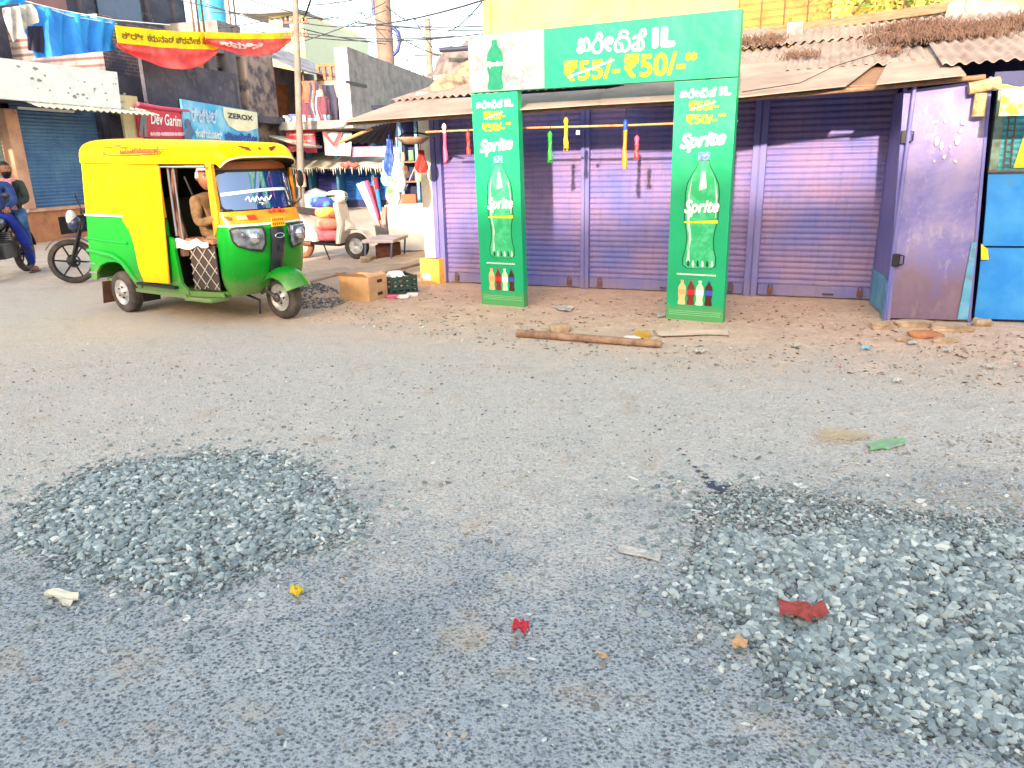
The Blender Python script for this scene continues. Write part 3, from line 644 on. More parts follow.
# ------------ yellow house behind
YF=Fr(F.w(0,6.3,0),F.ang)
y0=YF.px(487,26);yt=6.2
yh=fthing('yellow_house','pale yellow painted house rising behind the tin roof','house',YF)
x1=YF.px(738,10).x; x2=YF.px(1100,5).x; xa=YF.px(487,20).x
MB().box(xa,x1,0,.3,0,yt).build('wall',YELW,yh)
MB().box(xa-.06,xa+.09,-.05,-.002,2.3,yt).build('corner_pilaster',YELW,yh)
MB().box(x1,YF.px(832,10).x,.25,.6,0,yt).build('recessed_wall',YELM,yh)
b=MB(); xm=YF.px(832,10).x
b.box(xm,x2,.1,.5,0,yt); b.build('side_wall',YELW,yh)
b=MB()
for k in range(22):
    z=2.5+k*.12; b.tube([(x1,.2,z),(xm,.2,z+.02)],.004,4)
for k in range(5): b.tube([(x1+(xm-x1)*k/4,.19,2.4),(x1+(xm-x1)*k/4,.19,5.6)],.012,5)
b.build('wire_mesh',IRON,yh)
MB().tube([YF.px(852,14,.1),YF.px(868,-2,.1),YF.px(884,-18,.1)],.03,6).build('brace',WOOD,yh)
# ------------ advertising gate
B_=BF
GREEN=mat('printed_green_board',srgb(0,166,112),.5,var=srgb(0,156,104),vs=1.5,dirt=srgb(70,130,80),dsc=2,dst=(.7,.9))
GREEN2=mat('green_board_edge',srgb(10,110,64),.5)
PWH=mat('printed_white',srgb(236,240,238),.4,var=srgb(238,244,240)); PYE=mat('printed_yellow',srgb(214,206,10),.5,var=srgb(206,200,10))
PGY=mat('printed_ice_grey',srgb(132,142,148),.5,var=srgb(104,116,124),vs=5,vamt=(.45,.6),dirt=srgb(160,168,172),dsc=9,dst=(.5,.6))
BG1=mat('printed_bottle_green',srgb(40,170,108),.4,var=srgb(76,190,136),vs=9,vamt=(.45,.6)); BG2=mat('printed_deep_green',srgb(2,84,50),.35); BG3=mat('printed_pale_green',srgb(196,240,216),.4); BCP=mat('printed_cap_blue',srgb(80,112,150),.35,var=srgb(130,160,190),vs=40)
BTQ=mat('printed_turquoise',srgb(0,122,92),.45,var=srgb(0,104,80),vs=20)
_nt=GREEN.node_tree; _bs=_nt.nodes['Principled BSDF']; _l=_bs.inputs['Base Color'].links[0].from_socket
_z=N(_nt,'ShaderNodeSeparateXYZ'); _nt.links.new(coord(_nt),_z.inputs[0]); _a=N(_nt,'ShaderNodeMath',operation='MULTIPLY_ADD'); _nt.links.new(noi(_nt,9,5,.7),_a.inputs[0]); _a.inputs[1].default_value=-.22; _nt.links.new(_z.outputs[2],_a.inputs[2])
_nt.links.new(mix(_nt,ramp(_nt,_a.outputs[0],[(0.0,.5),(.05,0.0)]),_l,srgb(110,150,80)),_bs.inputs['Base Color']); bump(_nt,_bs,noi(_nt,2.2,3,.5),.5,.05)
gate=fthing('advertising_gate','green drink advertising gate of two tall panels and a wide header board','advertising gate',B_)
lp=MB().prism([(0,0,0),(.52,0,0),(.485,0,2.15),(-.045,0,2.15)],(0,.09,0)).build('left_panel',[GREEN],gate); lp['label']='narrow green left upright panel'
rp=MB().box(2.065,2.61,0,.09,.0,2.135,bev=.004).build('right_panel',[GREEN],gate); rp['label']='green right upright panel'
hb=MB().prism([(-.06,0,2.165),(2.61,0,2.145),(2.61,0,2.67),(-.06,0,2.69)],(0,.09,0)).build('header_board',GREEN,gate)
for x in (.25,2.33): MB().box(x-.02,x+.02,.092,.13,0,2.5).build('back_post',IRON,gate)
# Kannada letters drawn by strokes in unit boxes
GLY={'ri':[[(.30,.66),(.10,.50),(.02,.28),(.14,.06),(.40,.0),(.68,.06),(.82,.28),(.76,.54),(.60,.68),(.42,.74),(.40,.90),(.56,1.0),(.74,.92),(.78,.78),(.66,.70)]],
 'ii':[[(.0,.72),(.25,.78),(.5,.66),(.40,.46),(.18,.34),(.12,.12),(.34,.0),(.66,.04),(.9,.2)],[(.5,.66),(.72,.76),(.92,.74)]],
 'di':[[(.34,.68),(.14,.56),(.02,.32),(.08,.08),(.26,.0),(.44,.08),(.46,.30),(.34,.38)],[(.46,.12),(.62,.0),(.84,.06),(.97,.30),(.90,.56),(.70,.68),(.40,.74),(.34,.88),(.50,1.0),(.72,.98),(.84,.84)]],
 'si':[[(.10,.60),(.30,.70),(.46,.56),(.36,.36),(.12,.28),(.04,.10),(.22,.0),(.44,.10),(.46,.34)],[(.40,.08),(.58,.0),(.78,.10),(.80,.34),(.66,.52),(.56,.74),(.66,.96),(.86,.98),(.94,.80),(.84,.68)]],
 'kha':[[(.02,.70),(.22,.74),(.40,.66),(.38,.48),(.20,.44),(.08,.30),(.12,.08),(.34,.0),(.5,.12),(.5,.36),(.62,.50),(.84,.46),(.96,.26),(.90,.06),(.74,-.02)],[(.62,.50),(.72,.68),(.96,.72)]]}
def buy(x0,x1,z0,z1,y,rise=0,th=.15):
    """'ಖರೀದಿಸಿ 1L' """
    mb=MB(); wd=x1-x0; h=z1-z0
    seq=[('kha',0,.15),('ri',.165,.125),('ii',.285,.10),('di',.40,.155),('si',.575,.14)]
    for n_,a,w_ in seq:
        if n_ in ('kha','ii'):
            t_=fit(text_mb('ಖ' if n_=='kha' else 'ೕ',.035),x0+wd*a,x0+wd*(a+w_),z0,z0+h*(.8 if n_=='kha' else .72),y)
            for v_ in t_.v: v_.z+=rise*(a+w_*.5)
            mb.add(t_.v,t_.f); continue
        for st in GLY[n_]:
            pts=[(x0+wd*(a+p.x*w_),z0+h*.92*p.y+rise*(a+p.x*w_)) for p in spl(st,4)]
            mb.stroke(pts,h*th*.85,y=y)
    t_=fit(text_mb('1L',.085),x0+wd*.77,x1,z0+h*.02+rise*.8,z0+h*.96+rise*.8,y)
    mb.add(t_.v,t_.f); return mb
PT=lambda x,y:B_.px(x,y,.0)
a=PT(577,55);c=PT(676,28)
buy(a.x,c.x,PT(577,54).z,PT(577,33).z,-.003,rise=PT(676,47.5).z-PT(577,54).z).build('kannada_lettering',PWH,hb)
a=PT(566,80);c=PT(697,52)
r55=fit(text_mb('₹55/-',.025),PT(564,80).x,PT(620,76).x,PT(590,80).z,PT(590,59).z,-.003); r55.build('price_lettering',PYE,hb)
fit(text_mb('₹50/-',.028),PT(624,75).x,PT(685,75).x,PT(655,76.5).z,PT(655,52).z,-.003).build('price_lettering',PYE,hb)
fit(text_mb('**',.05),PT(685,60).x,PT(697,60).x,PT(690,61).z,PT(690,52).z,-.003).build('price_lettering',PYE,hb)
p1=PT(569,77);p2=PT(614,60); MB().stroke([(p1.x,p1.z),(p2.x,p2.z)],.016,y=-.007).build('strike_line',PWH,hb)
xd=PT(544,40).x; MB().prism([(-.058,-.002,2.168),(xd,-.002,2.163),(xd,-.002,2.683),(-.058,-.002,2.688)],(0,.0015,0)).build('ice_picture',PGY,hb)
BOT=[(0,.36),(.03,.50),(.10,.50),(.16,.44),(.26,.40),(.34,.43),(.42,.50),(.66,.50),(.74,.46),(.80,.36),(.86,.24),(.90,.17),(.93,.17)]
def bottle(parent,x0,x1,z0,z1,y,kind='big',tilt=0):
    w_=(x1-x0)/2; cx=(x0+x1)/2; h=z1-z0
    def P(u,v): return (cx+u*w_*2*1.0*.5*2*.5+tilt*(v-.5)*h, z0+v*h)
    L_=[(-r_*2,v) for v,r_ in BOT]; Rr=[(r_*2,v) for v,r_ in BOT][::-1]
    def poly(pts,m_,nm,yy):
        MB().add([(P(u,v)[0],yy,P(u,v)[1]) for u,v in pts],[list(range(len(pts)))]).build(nm,m_,parent)
    ms={'big':(BG2,BG1,BG3,BCP),'small':(BTQ,BTQ,BTQ,BTQ)}[kind]
    poly([(u*1.0,v) for u,v in L_+Rr],ms[0],'bottle_outline',y)
    # body inner
    poly([(u*.93,v*.99+.004) for u,v in L_+Rr],ms[1],'bottle_body',y-.0012)
    poly([(-.34,.93),(.34,.93),(.34,1.0),(-.34,1.0)],ms[3],'bottle_cap',y-.001)
    if kind=='big':
        poly([(-.75,.06),(-.55,.06),(-.62,.24),(-.8,.42),(-.82,.64),(-.6,.8),(-.7,.66),(-.66,.42),(-.5,.26)],ms[2],'highlight',y-.0022)
        poly([(.80,.45),(.86,.45),(.86,.64),(.64,.80),(.8,.62)],ms[2],'highlight',y-.0022)
        poly([(-.2,.68),(.25,.70),(.12,.84),(-.1,.84)],ms[2],'highlight',y-.0022)
        for k in range(6):
            u=-.7+.28*k; poly([(u,.03),(u+.09,.012),(u+.16,.035),(u+.1,.075),(u+.02,.07)],ms[2] if k%2 else ms[0],'base_facet',y-.0024)
        poly([(-.98,.40),(.98,.40),(.98,.43),(-.98,.415)],PYE,'label_stripe',y-.0026)
        t_=fit(text_mb('Sprite',.035,.25),cx-w_*1.0,cx+w_*1.02,z0+h*.45,z0+h*.60,y-.004,rise=h*.012); t_.build('logo_lettering',PWH,parent)
def panel_art(par,xl,xr,zt,k):
    w_=xr-xl
    buy(xl+w_*.10,xl+w_*.92,zt-.138,zt-.062,-.003,rise=.0,th=.17).build('kannada_lettering',PWH,par)
    fit(text_mb('₹55/-',.035),xl+w_*.25,xl+w_*.74,zt-.25,zt-.168,-.003).build('price_lettering',PYE,par)
    MB().stroke([(xl+w_*.27,zt-.24),(xl+w_*.68,zt-.185)],.008,y=-.007).build('strike_line',PWH,par)
    fit(text_mb('₹50/-',.035),xl+w_*.22,xl+w_*.72,zt-.362,zt-.28,-.003).build('price_lettering',PYE,par)
    fit(text_mb('**',.04),xl+w_*.74,xl+w_*.86,zt-.31,zt-.28,-.003).build('price_lettering',PYE,par)
    fit(text_mb('Sprite',.045,.28),xl+w_*.13,xl+w_*.88,zt-.61,zt-.44,-.003,rise=.03).build('logo_lettering',PWH,par)
    bottle(par,xl+w_*.25,xl+w_*.83,zt-1.64,zt-.60,-.002)
    r=random.Random(k); b=MB(); x=xl+w_*.17
    while x<xl+w_*.83:
        q=r.uniform(.008,.016); b.stroke([(x,zt-1.70),(x+q*.5,zt-1.688),(x+q,zt-1.702)],.006,y=-.003,seg=5); x+=q+.006
    b.build('small_print',PWH,par)
    cols=[(srgb(232,196,140),srgb(240,170,120)),(srgb(120,50,36),srgb(200,40,44)),(srgb(190,226,190),srgb(236,246,236)),(srgb(70,34,30),srgb(60,80,180))]
    for i,(c1,c2) in enumerate(cols):
        cx=xl+w_*(.27+.155*i); ww=w_*.066; z0=zt-1.985; h=.235
        m1=mat('printed_drink',c1,.4);m2=mat('printed_label',c2,.4)
        pts=[(cx+s_*r_*2*ww,z0+v*h) for s_,seq in ((-1,BOT),(1,BOT[::-1])) for v,r_ in seq]
        MB().add([(p[0],-.002,p[1]) for p in pts],[list(range(len(pts)))]).build('printed_bottle',m1,par)
        MB().prism([(cx-ww,-.0035,z0+h*.42),(cx+ww,-.0035,z0+h*.42),(cx+ww,-.0035,z0+h*.62),(cx-ww,-.0035,z0+h*.62)],(0,.001,0)).build('printed_label',m2,par)
        MB().prism([(cx-ww*.4,-.0035,z0+h*.93),(cx+ww*.4,-.0035,z0+h*.93),(cx+ww*.4,-.0035,z0+h),(cx-ww*.4,-.0035,z0+h)],(0,.001,0)).build('printed_cap',m2,par)
    b=MB()
    for j in range(3):
        x=xl+w_*.06
        while x<xl+w_*.94:
            q=r.uniform(.006,.02); b.stroke([(x,zt-2.045-.018*j),(x+q,zt-2.045-.018*j)],.004,y=-.003,seg=4); x+=q+.005
    b.build('small_print',mat('printed_faint_white',srgb(150,220,180),.4),par)
panel_art(lp,0,.52,2.15,1)
for _o in lp.children:
    for _v in _o.data.vertices: _v.co.x-=.042*_v.co.z/2.15
panel_art(rp,2.065,2.61,2.135,2)
xa=PT(487,60).x;xb=PT(503,60).x; bottle(hb,xa,xb,PT(495,90).z,PT(495,40).z,-.004,'small')
fit(text_mb('Sprite',.03,.2),xa+.0,xb-.0,PT(495,68).z,PT(495,61).z,-.008).build('logo_lettering',PWH,hb)
# ---------------------------------------------------------------- auto rickshaw
KF=Fr((-4.012,8.706),R(-34.25))
RY=mat('yellow_vehicle_paint',srgb(240,196,0),.4,var=srgb(234,188,0),vs=2,spec=.12,dirt=srgb(196,146,6),dsc=4,dst=(.6,.85))
def dusty(m,zr=.45):
    nt=m.node_tree; bs=nt.nodes['Principled BSDF']; l=bs.inputs['Base Color'].links[0].from_socket; z=N(nt,'ShaderNodeSeparateXYZ'); nt.links.new(coord(nt),z.inputs[0])
    a=N(nt,'ShaderNodeMath',operation='MULTIPLY_ADD'); nt.links.new(noi(nt,7,5,.7),a.inputs[0]); a.inputs[1].default_value=-.5; nt.links.new(z.outputs[2],a.inputs[2])
    nt.links.new(mix(nt,ramp(nt,a.outputs[0],[(0.0,.55),(zr-.2,0.0)]),l,srgb(150,128,104)),bs.inputs['Base Color'])
    sc_=ramp(nt,noi(nt,26,3,.8,coord(nt,(.25,1,3))),[(.68,0.0),(.74,.5)]); l=bs.inputs['Base Color'].links[0].from_socket; nt.links.new(mix(nt,sc_,l,srgb(150,140,110)),bs.inputs['Base Color'])
bump(RY.node_tree,RY.node_tree.nodes['Principled BSDF'],noi(RY.node_tree,5,3,.5),.5,.05)
RG=mat('green_vehicle_paint',srgb(0,146,30),.3,var=srgb(0,138,30),vs=2,coat=.25,spec=.35,dirt=srgb(30,116,50),dsc=3,dst=(.68,.9))
dusty(RG); dusty(RY,.3)
ROR=mat('orange_yellow_paint',srgb(240,150,20),.35,var=srgb(226,120,20),vs=5)
RUB=mat('dusty_tyre_rubber',srgb(58,54,54),.9,var=srgb(96,86,80),vs=8,bmp=.3,bsc=60)
RIM=mat('silver_rim',srgb(206,208,212),.4,.35,var=srgb(150,146,142),vs=12)
CHR=mat('bright_chrome',srgb(220,222,226),.15,.9); GLS=mat('clear_lens',srgb(150,158,168),.12,.6,var=srgb(90,98,110),vs=12)
BPL=mat('black_plastic',srgb(26,26,30),.45); MUD=mat('brown_mud_flap',srgb(92,60,48),.85,var=srgb(130,90,70),vs=6)
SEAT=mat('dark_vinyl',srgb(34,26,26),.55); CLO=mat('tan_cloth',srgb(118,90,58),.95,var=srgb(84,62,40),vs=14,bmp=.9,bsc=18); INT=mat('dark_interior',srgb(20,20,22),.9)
WCL=mat('white_cloth',srgb(230,226,220),.9,bmp=.3,bsc=20,var=srgb(200,196,190),vs=9)
def glassmat(name,c,alpha):
    m,nt,bs=newmat(name); bs.inputs['Base Color'].default_value=(*c,1); bs.inputs['Roughness'].default_value=.03; bs.inputs['Specular IOR Level'].default_value=1.0; bs.inputs['IOR'].default_value=1.9; bs.inputs['Alpha'].default_value=alpha; bs.inputs['Coat Weight'].default_value=1; bs.inputs['Coat Roughness'].default_value=.02; return m
WSG=glassmat('tinted_windscreen',srgb(24,60,130),.95)
rk=fthing('auto_rickshaw','yellow and green auto rickshaw with closed yellow side door, parked on the road at left','auto rickshaw',KF)
W=.66
def S(x,y,o=W): p=KF.px(x,y,o); return (p.x,p.z)
# side panels
arch=[(-.25,.33),(-.215,.42),(-.12,.495),(.03,.54),(.2,.55),(.34,.525),(.44,.45),(.53,.32),(.62,.27)]
gp=[(-.36,.33)]+arch+[(1.46,.27),(1.46,.33),(1.36,.40),(1.31,.84),(1.24,.86),(1.24,1.02),(-.23,1.02),(-.31,.62)]
yp=[(-.23,1.035),(1.24,1.035),(1.24,1.56),(-.13,1.58)]
for sgn,nm in ((-1,'right'),(1,'left')):
    yy=-W if sgn<0 else W-.03
    b=MB(); b.prism([(x,yy,z) for x,z in gp],(0,.03,0)); o=b.build('lower_side_panel',RG,rk)
    b=MB(); b.tube([(x,sgn*(W+.0),z+.03) for x,z in [(-.335,.62),(-.2,.62),(.0,.60),(.2,.585),(.36,.52),(.47,.42),(.56,.33),(.66,.295)]],[.02,.03,.035,.035,.035,.035,.03,.02],8); b.build('wheel_arch_flare',RG,o)
    b=MB(); b.tube([(x,sgn*(W+.004),z) for x,z in [(-.29,.79),(.1,.77),(.5,.76)]],.014,6); b.build('crease',RG,o)
    b=MB(); b.prism([(x,yy+.002*sgn,z) for x,z in yp],(0,.026,0)); b.build('upper_side_panel',RY,rk)
    b=MB(); b.tube([(-.235,sgn*(W+.004),1.035),(.55,sgn*(W+.004),1.035)],.012,6); b.build('white_trim',PWH,rk)
b=MB(); dd=[S(x,y,.7) for x,y in ((121,164.5),(158.5,166.5),(169,283.5),(144,282),(138.5,268),(134,244),(129.5,231),(122.5,220))]
b.prism([(x,-.70,z) for x,z in dd],(0,.012,0)); dn=b.build('side_door',RY,rk); dn['label']='flat yellow sheet door hung over the right side'
b=MB(); e0,e1=dd[1],dd[2]; b.tube([(e0[0]+.01,-.70,e0[1]),(e1[0]+.01,-.70,e1[1])],.008,6); b.build('door_edge',ROR,dn)
b=MB(); b.box(.62,1.3,-.705,-.66,.345,.37); b.build('door_sill',DKIRON,dn)
# back, floor, inner walls
b=MB(); b.prism([(-.36,-W+.03,.33),(-.36,W-.03,.33),(-.31,W-.03,.62),(-.31,-W+.03,.62)],(.02,0,0)); b.prism([(-.31,-W+.03,.62),(-.31,W-.03,.62),(-.23,W-.03,1.03),(-.23,-W+.03,1.03)],(.02,0,0)); b.build('tail_panel',RG,rk)
b=MB(); b.prism([(-.23,-W+.03,1.03),(-.23,W-.03,1.03),(-.13,W-.03,1.58),(-.13,-W+.03,1.58)],(.02,0,0)); b.build('rear_cover',RY,rk)
b=MB(); b.box(-.3,1.85,-W+.14,W-.14,.3,.33); b.box(.55,1.45,-W-.02,-W+.05,.26,.30); b.build('floor',RG,rk)
b=MB(); b.box(1.40,1.80,-.68,-.45,.235,.275,bev=.012); b.build('step_board',RG,rk)
b=MB(); b.box(.55,1.15,-.6,.6,.33,.72,bev=.03); b.box(.42,.56,-.6,.6,.6,1.2,bev=.03); b.build('passenger_seat',SEAT,rk)
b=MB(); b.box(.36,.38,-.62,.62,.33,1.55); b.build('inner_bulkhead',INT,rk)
b=MB(); b.box(1.33,1.75,-.42,.42,.33,.76,bev=.03); b.build('driver_seat',SEAT,rk)
# quilted panel beside driver seat
b=MB(); qx0,qx1,qz0,qz1=1.44,1.82,.34,.78; b.box(qx0,qx1,-.57,-.555,qz0,qz1,bev=.004); qp=b.build('quilted_panel',mat('dark_quilted_vinyl',srgb(70,58,54),.6),rk)
b=MB()
for k in range(-4,9):
    for sg in (1,-1):
        pts=[]
        for j in range(13):
            t=j/12; x=qx0+(qx1-qx0)*t; z=qz0+(k*.15)+sg*(x-qx0)*1.0+(0 if sg>0 else .1)
            if qz0<=z<=qz1: pts.append((x,-.575,z))
        if len(pts)>1: b.tube([pts[0],pts[-1]],.0055,5)
b.build('stitching',mat('pale_stitching',srgb(190,180,168),.7),qp)
b=MB(); b.slab(lambda u,v:(1.30+.5*u,-.62-.02*math.sin(u*9),.83+.015*math.sin(u*12)-(.10*v*(1-.5*u))),14,3,(0,.01,0)); b.build('white_rag',WCL,rk)
b=MB(); b.box(1.28,1.82,-.58,-.40,.79,.835,bev=.01); b.build('seat_ledge',mat('brown_rexine',srgb(150,104,80),.7),rk)
for (x,z0,z1,r_) in ((1.31,.86,1.5,.014),(1.40,.80,1.5,.01)):
    b=MB(); b.tube([(x,-.60,z0),(x+.01,-.60,z1)],r_,8); b.build('grab_pole',CHR,rk)
b=MB(); b.slab(lambda u,v:(1.30+.07*u+.03*math.sin(v*8),-.57-.025*math.sin(u*11+v*4),.66+.84*v),10,14,(0,.008,0)); b.build('rolled_curtain',MUD,rk)
b=MB(); b.tube([(1.42,-.5,1.42),(1.46,-.45,1.2),(1.44,-.4,1.06),(1.62,-.4,1.05)],.012,6); b.build('partition_rail',DKIRON,rk)
b=MB(); b.tube([(1.25,-W+.0,1.515),(1.85,-W+.08,1.505)],.012,6); b.build('door_header',CHR,rk)
# roof
def rf(u,v):
    x=-.09+v*2.0
    a=math.pi*(1-u); cy=math.cos(a); sz=math.sin(a); top=1.815-.10*max(0,v-.1)
    wl=(W+.035)-.19*max(0,min(1,(x-1.15)/.75))**1.3; y=wl*math.copysign(abs(cy)**.42,cy); z0=1.585-.045*v; z=z0+(top-z0)*max(sz,0)**.62
    if v<.03: x+= .03*(1-sz)*0
    return (x,y,z)
b=MB(); b.slab(rf,36,24,(0,0,-.012))
# rounded rear closing
b.grid(lambda u,v:(rf(u,0)[0]-.0,rf(u,0)[1]*(1-v*.0),1.585+(rf(u,0)[2]-1.585)*(1-v)),36,4,smooth=False)
roof=b.build('roof_cover',RY,rk)
b=MB()
def vis(u,v):
    x0,y0,z0=rf(u,1); s_=max(math.sin(math.pi*u),0)
    fwd=.15*v*(.25+.75*s_**.6); 
    ztgt=1.50+.085*s_**.8
    z=z0+(ztgt-z0)*v**1.4; y=y0*(1-.06*v)
    return (x0+fwd,y,z)
b.slab(vis,36,8,(0,0,-.01)); vo=b.build('visor',RY,rk)
b=MB(); b.grid(lambda u,v:(vis(u,1)[0]-(.012+.24*v)*(1),vis(u,1)[1]*(1-.02*v),vis(u,1)[2]-.016-.02*v),36,4); b.build('visor_underside',BPL,vo)
b=MB(); b.tube([vis(i/24,1) for i in range(25)],.009,6); b.build('visor_rim',mat('cream_edging',srgb(236,226,170),.5),vo)
# emblem on visor: small winged mark
def onvis(yl,v):  # surface point for lateral offset
    u=.5+yl/(2*(W+.03))*.62; return Vector(vis(u,v))+Vector((.004,0,.004))
b=MB()
for sg in (-1,1):
    for k in range(3):
        b.tube([onvis(sg*.03,.55+.07*k),onvis(sg*(.13-.03*k),.43+.09*k)],.006,5)
b.ball(onvis(0,.58),.015,8); b.build('winged_emblem',mat('brown_decal',srgb(110,50,40),.5),vo)
# roof side decal strokes
b=MB(); rr_=random.Random(4)
def onside(x,z): return (x,-(W+.042),z)
for pts in ([(.42,1.66),(.36,1.68),(.42,1.71),(.7,1.715),(.86,1.70)],[(.40,1.65),(.6,1.635),(1.0,1.63),(1.4,1.635)],[(.66,1.73),(.78,1.725)],[(1.1,1.68),(1.5,1.67)]):
    b.tube([onside(*p) for p in pts],.006,5)
for k in range(16):
    x=.72+k*.042; b.tube([onside(x,1.645),onside(x+.015,1.68+rr_.uniform(-.01,.02)),onside(x+.035,1.65)],.009,5)
b.build('side_decal',mat('faded_gold_decal',srgb(170,116,50),.6,var=srgb(130,70,40),vs=20),roof)
# front cab
def plan(u,z):
    D_=[(.27,.05),(.32,.10),(.45,.17),(.6,.23),(.8,.28),(.92,.275),(1.0,.24),(1.06,.19),(1.09,.16)]
    for (a,da),(c,dc) in zip(D_,D_[1:]):
        if a<=z<=c: d=da+(dc-da)*(z-a)/(c-a); break
    else: d=D_[-1][1]
    w_=.53 if z>.5 else .53-.08*((.5-z)/.23)**2
    a=math.pi*(1-u); cy=math.cos(a); sx=max(math.sin(a),0)
    return Vector((1.84+d*sx**.72, w_*math.copysign(abs(cy)**.78,cy), z))
def shell(z0,z1,m,nm,off=0,u0=0,u1=1,n=40,nv=14,par=None):
    b=MB(); b.slab(lambda u,v:plan(u0+(u1-u0)*u,z0+(z1-z0)*v)+Vector((off,0,0)),n,nv,(-.015,0,0)); return b.build(nm,m,par or rk)
fb=shell(.27,.955,RG,'front_body'); shell(.955,.972,PWH,'white_band',.002,n=40,nv=1,par=fb); shell(.972,1.09,ROR,'cowl',n=40,nv=3)
# right pillar and frame
def FR(y,z): # windscreen surface
    t=(z-1.08)/(1.53-1.08); return Vector((1.985-.07*t-.10*(abs(y)/.5)**2,y,z))
b=MB()
for sg in (-1,1):
    b=MB(); b.prism([(1.81,sg*.545,.86),(1.90,sg*.535,1.0),(1.875,sg*.525,1.55),(1.80,sg*.535,1.55)],(0,-sg*.035,0))
    b.build('cab_pillar',ROR,rk)
    b=MB(); b.slab(lambda u,v:(1.40+.45*u,sg*(W-.10*u),.28+.05*v),4,2,(0,-sg*.02,0)); b.build('sill_strip',RG,rk)
b=MB(); b.slab(lambda u,v:FR(-.52+1.04*u,1.47+.075*v),14,2,(-.02,0,0)); b.build('windscreen_header',mat('rust_orange_paint',srgb(196,98,40),.5),rk)
b=MB(); b.slab(lambda u,v:FR(-.52+1.04*u,1.445+.03*v)+Vector((.004,0,0)),14,1,(-.02,0,0)); b.build('sunband',BPL,rk)
wy0,wy1,wz0,wz1=-.485,.475,1.10,1.45
b=MB(); b.slab(lambda u,v:FR(wy0+(wy1-wy0)*u,wz0+(wz1-wz0)*v)+Vector((.006,0,0)),20,10,(-.006,0,0)); ws=b.build('windscreen',WSG,rk)
def rrect(y0,y1,z0,z1,r,n=5):
    pts=[]
    for (cy,cz,a0) in ((y1-r,z1-r,0),(y0+r,z1-r,90),(y0+r,z0+r,180),(y1-r,z0+r,270)):
        for k in range(n+1):
            a=R(a0+90*k/n); pts.append((cy+r*math.cos(a),cz+r*math.sin(a)))
    return pts
b=MB(); pr=rrect(wy0,wy1,wz0,wz1,.06); b.tube([FR(y,z)+Vector((.012,0,0)) for y,z in pr+pr[:1]],.013,6); b.build('rubber_seal',BPL,ws)
b=MB(); b.slab(lambda u,v:FR(-.46+.9*u,1.235+.028*v+.03*math.sin(u*2.2))+Vector((.010,0,0)),16,1,(-.002,0,0)); b.build('white_strip_sticker',PWH,ws)
# script sticker
b=MB(); pts=spl([(-.20,1.19),(-.16,1.22),(-.15,1.17),(-.11,1.21),(-.09,1.17),(-.06,1.22),(-.03,1.18),(0,1.21),(.03,1.17),(.06,1.21),(.09,1.18),(.14,1.22)],4)
b.tube([FR(p.x-.02,p.y)+Vector((.012,0,0)) for p in pts],.006,5); b.tube([FR(-.06,1.16)+Vector((.012,0,0)),FR(0.0,1.15)+Vector((.012,0,0)),FR(-.03,1.14)+Vector((.012,0,0))],.006,5); b.build('script_lettering',PWH,ws)
b=MB(); b.tube([FR(.42,1.10)+Vector((.03,0,-.01)),FR(.40,1.2)+Vector((.03,0,0)),FR(.36,1.34)+Vector((.025,0,0))],.008,6); b.build('wiper',BPL,rk)
b=MB(); b.slab(lambda u,v:(1.80+.0*u,-.50+1.0*u,.95+.14*v),2,2,(.02,0,0)); b.build('dashboard',BPL,rk)
# headlights
def onfront(u,z,o=.01): return plan(u,z)+Vector((o,0,0))
def lampshape(mirror):
    # outline in (u,z) on the cab skin
    ol=[(.13,.93),(.2,.94),(.3,.94),(.42,.935),(.43,.88),(.425,.77),(.405,.71),(.30,.735),(.19,.775),(.145,.82)]
    if mirror: ol=[(1-u,z) for u,z in ol]
    cu=sum(u for u,z in ol)/len(ol); cz=sum(z for u,z in ol)/len(ol)
    f=MB(); c=onfront(cu,cz,.055); n=len(ol); rim=[onfront(u,z,.02) for u,z in ol]; base=[onfront(u,z,-.02) for u,z in ol]; inn=[onfront(u+(cu-u)*.15,z+(cz-z)*.15,.045) for u,z in ol]
    f.add(base+rim+inn+[c],[(i,(i+1)%n,n+(i+1)%n,n+i) if not mirror else (i,n+i,n+(i+1)%n,(i+1)%n) for i in range(n)]+[(n+i,n+(i+1)%n,2*n+(i+1)%n,2*n+i) for i in range(n)]+[(2*n+i,2*n+(i+1)%n,3*n) for i in range(n)],smooth=False)
    h=f.build('headlight',[GLS],rk)
    k=MB(); k.tube([p for p in rim]+[rim[0]],.011,6); k.build('lamp_bezel',BPL,h)
    q=onfront(.335 if not mirror else 1-.335,.845,.05); k=MB(); Mx=Matrix.Translation(q)@Matrix.Rotation(R(90),4,'Y')@Matrix.Rotation(0,4,'Z')
    k.lathe([(.058,-.03),(.062,.0),(.05,.018),(.03,.026),(.001,.03)],18,Mx); k.build('round_lens',CHR,h)
    q=onfront(.25 if not mirror else .75,.875,.035); k=MB(); k.ball(q,(.02,.035,.028),10); k.build('indicator_lens',mat('grey_smoked_lens',srgb(90,96,104),.1),h)
lampshape(False); lampshape(True)
# nose panel
b=MB(); b.slab(lambda u,v:onfront(.468+.064*u+(.0 if v>.4 else (.5-u)*.03*(0.4-v)),.42+.50*v,.022+.018*math.sin(math.pi*u)),8,12,(-.02,0,0)); npn=b.build('nose_panel',mat('dark_navy_plastic',srgb(28,32,48),.3,coat=.4),rk)
q=onfront(.5,.845,.045); b=MB(); 
b.tube([q+Vector((.0,.06*math.cos(2*math.pi*k/20),.022*math.sin(2*math.pi*k/20))) for k in range(21)],.006,5); b.build('oval_badge',CHR,npn)
b=MB(); b.box(q.x-.01,q.x+.008,-.012,.012,.68,.74,bev=.003); b.build('nose_slot',DKIRON,npn)
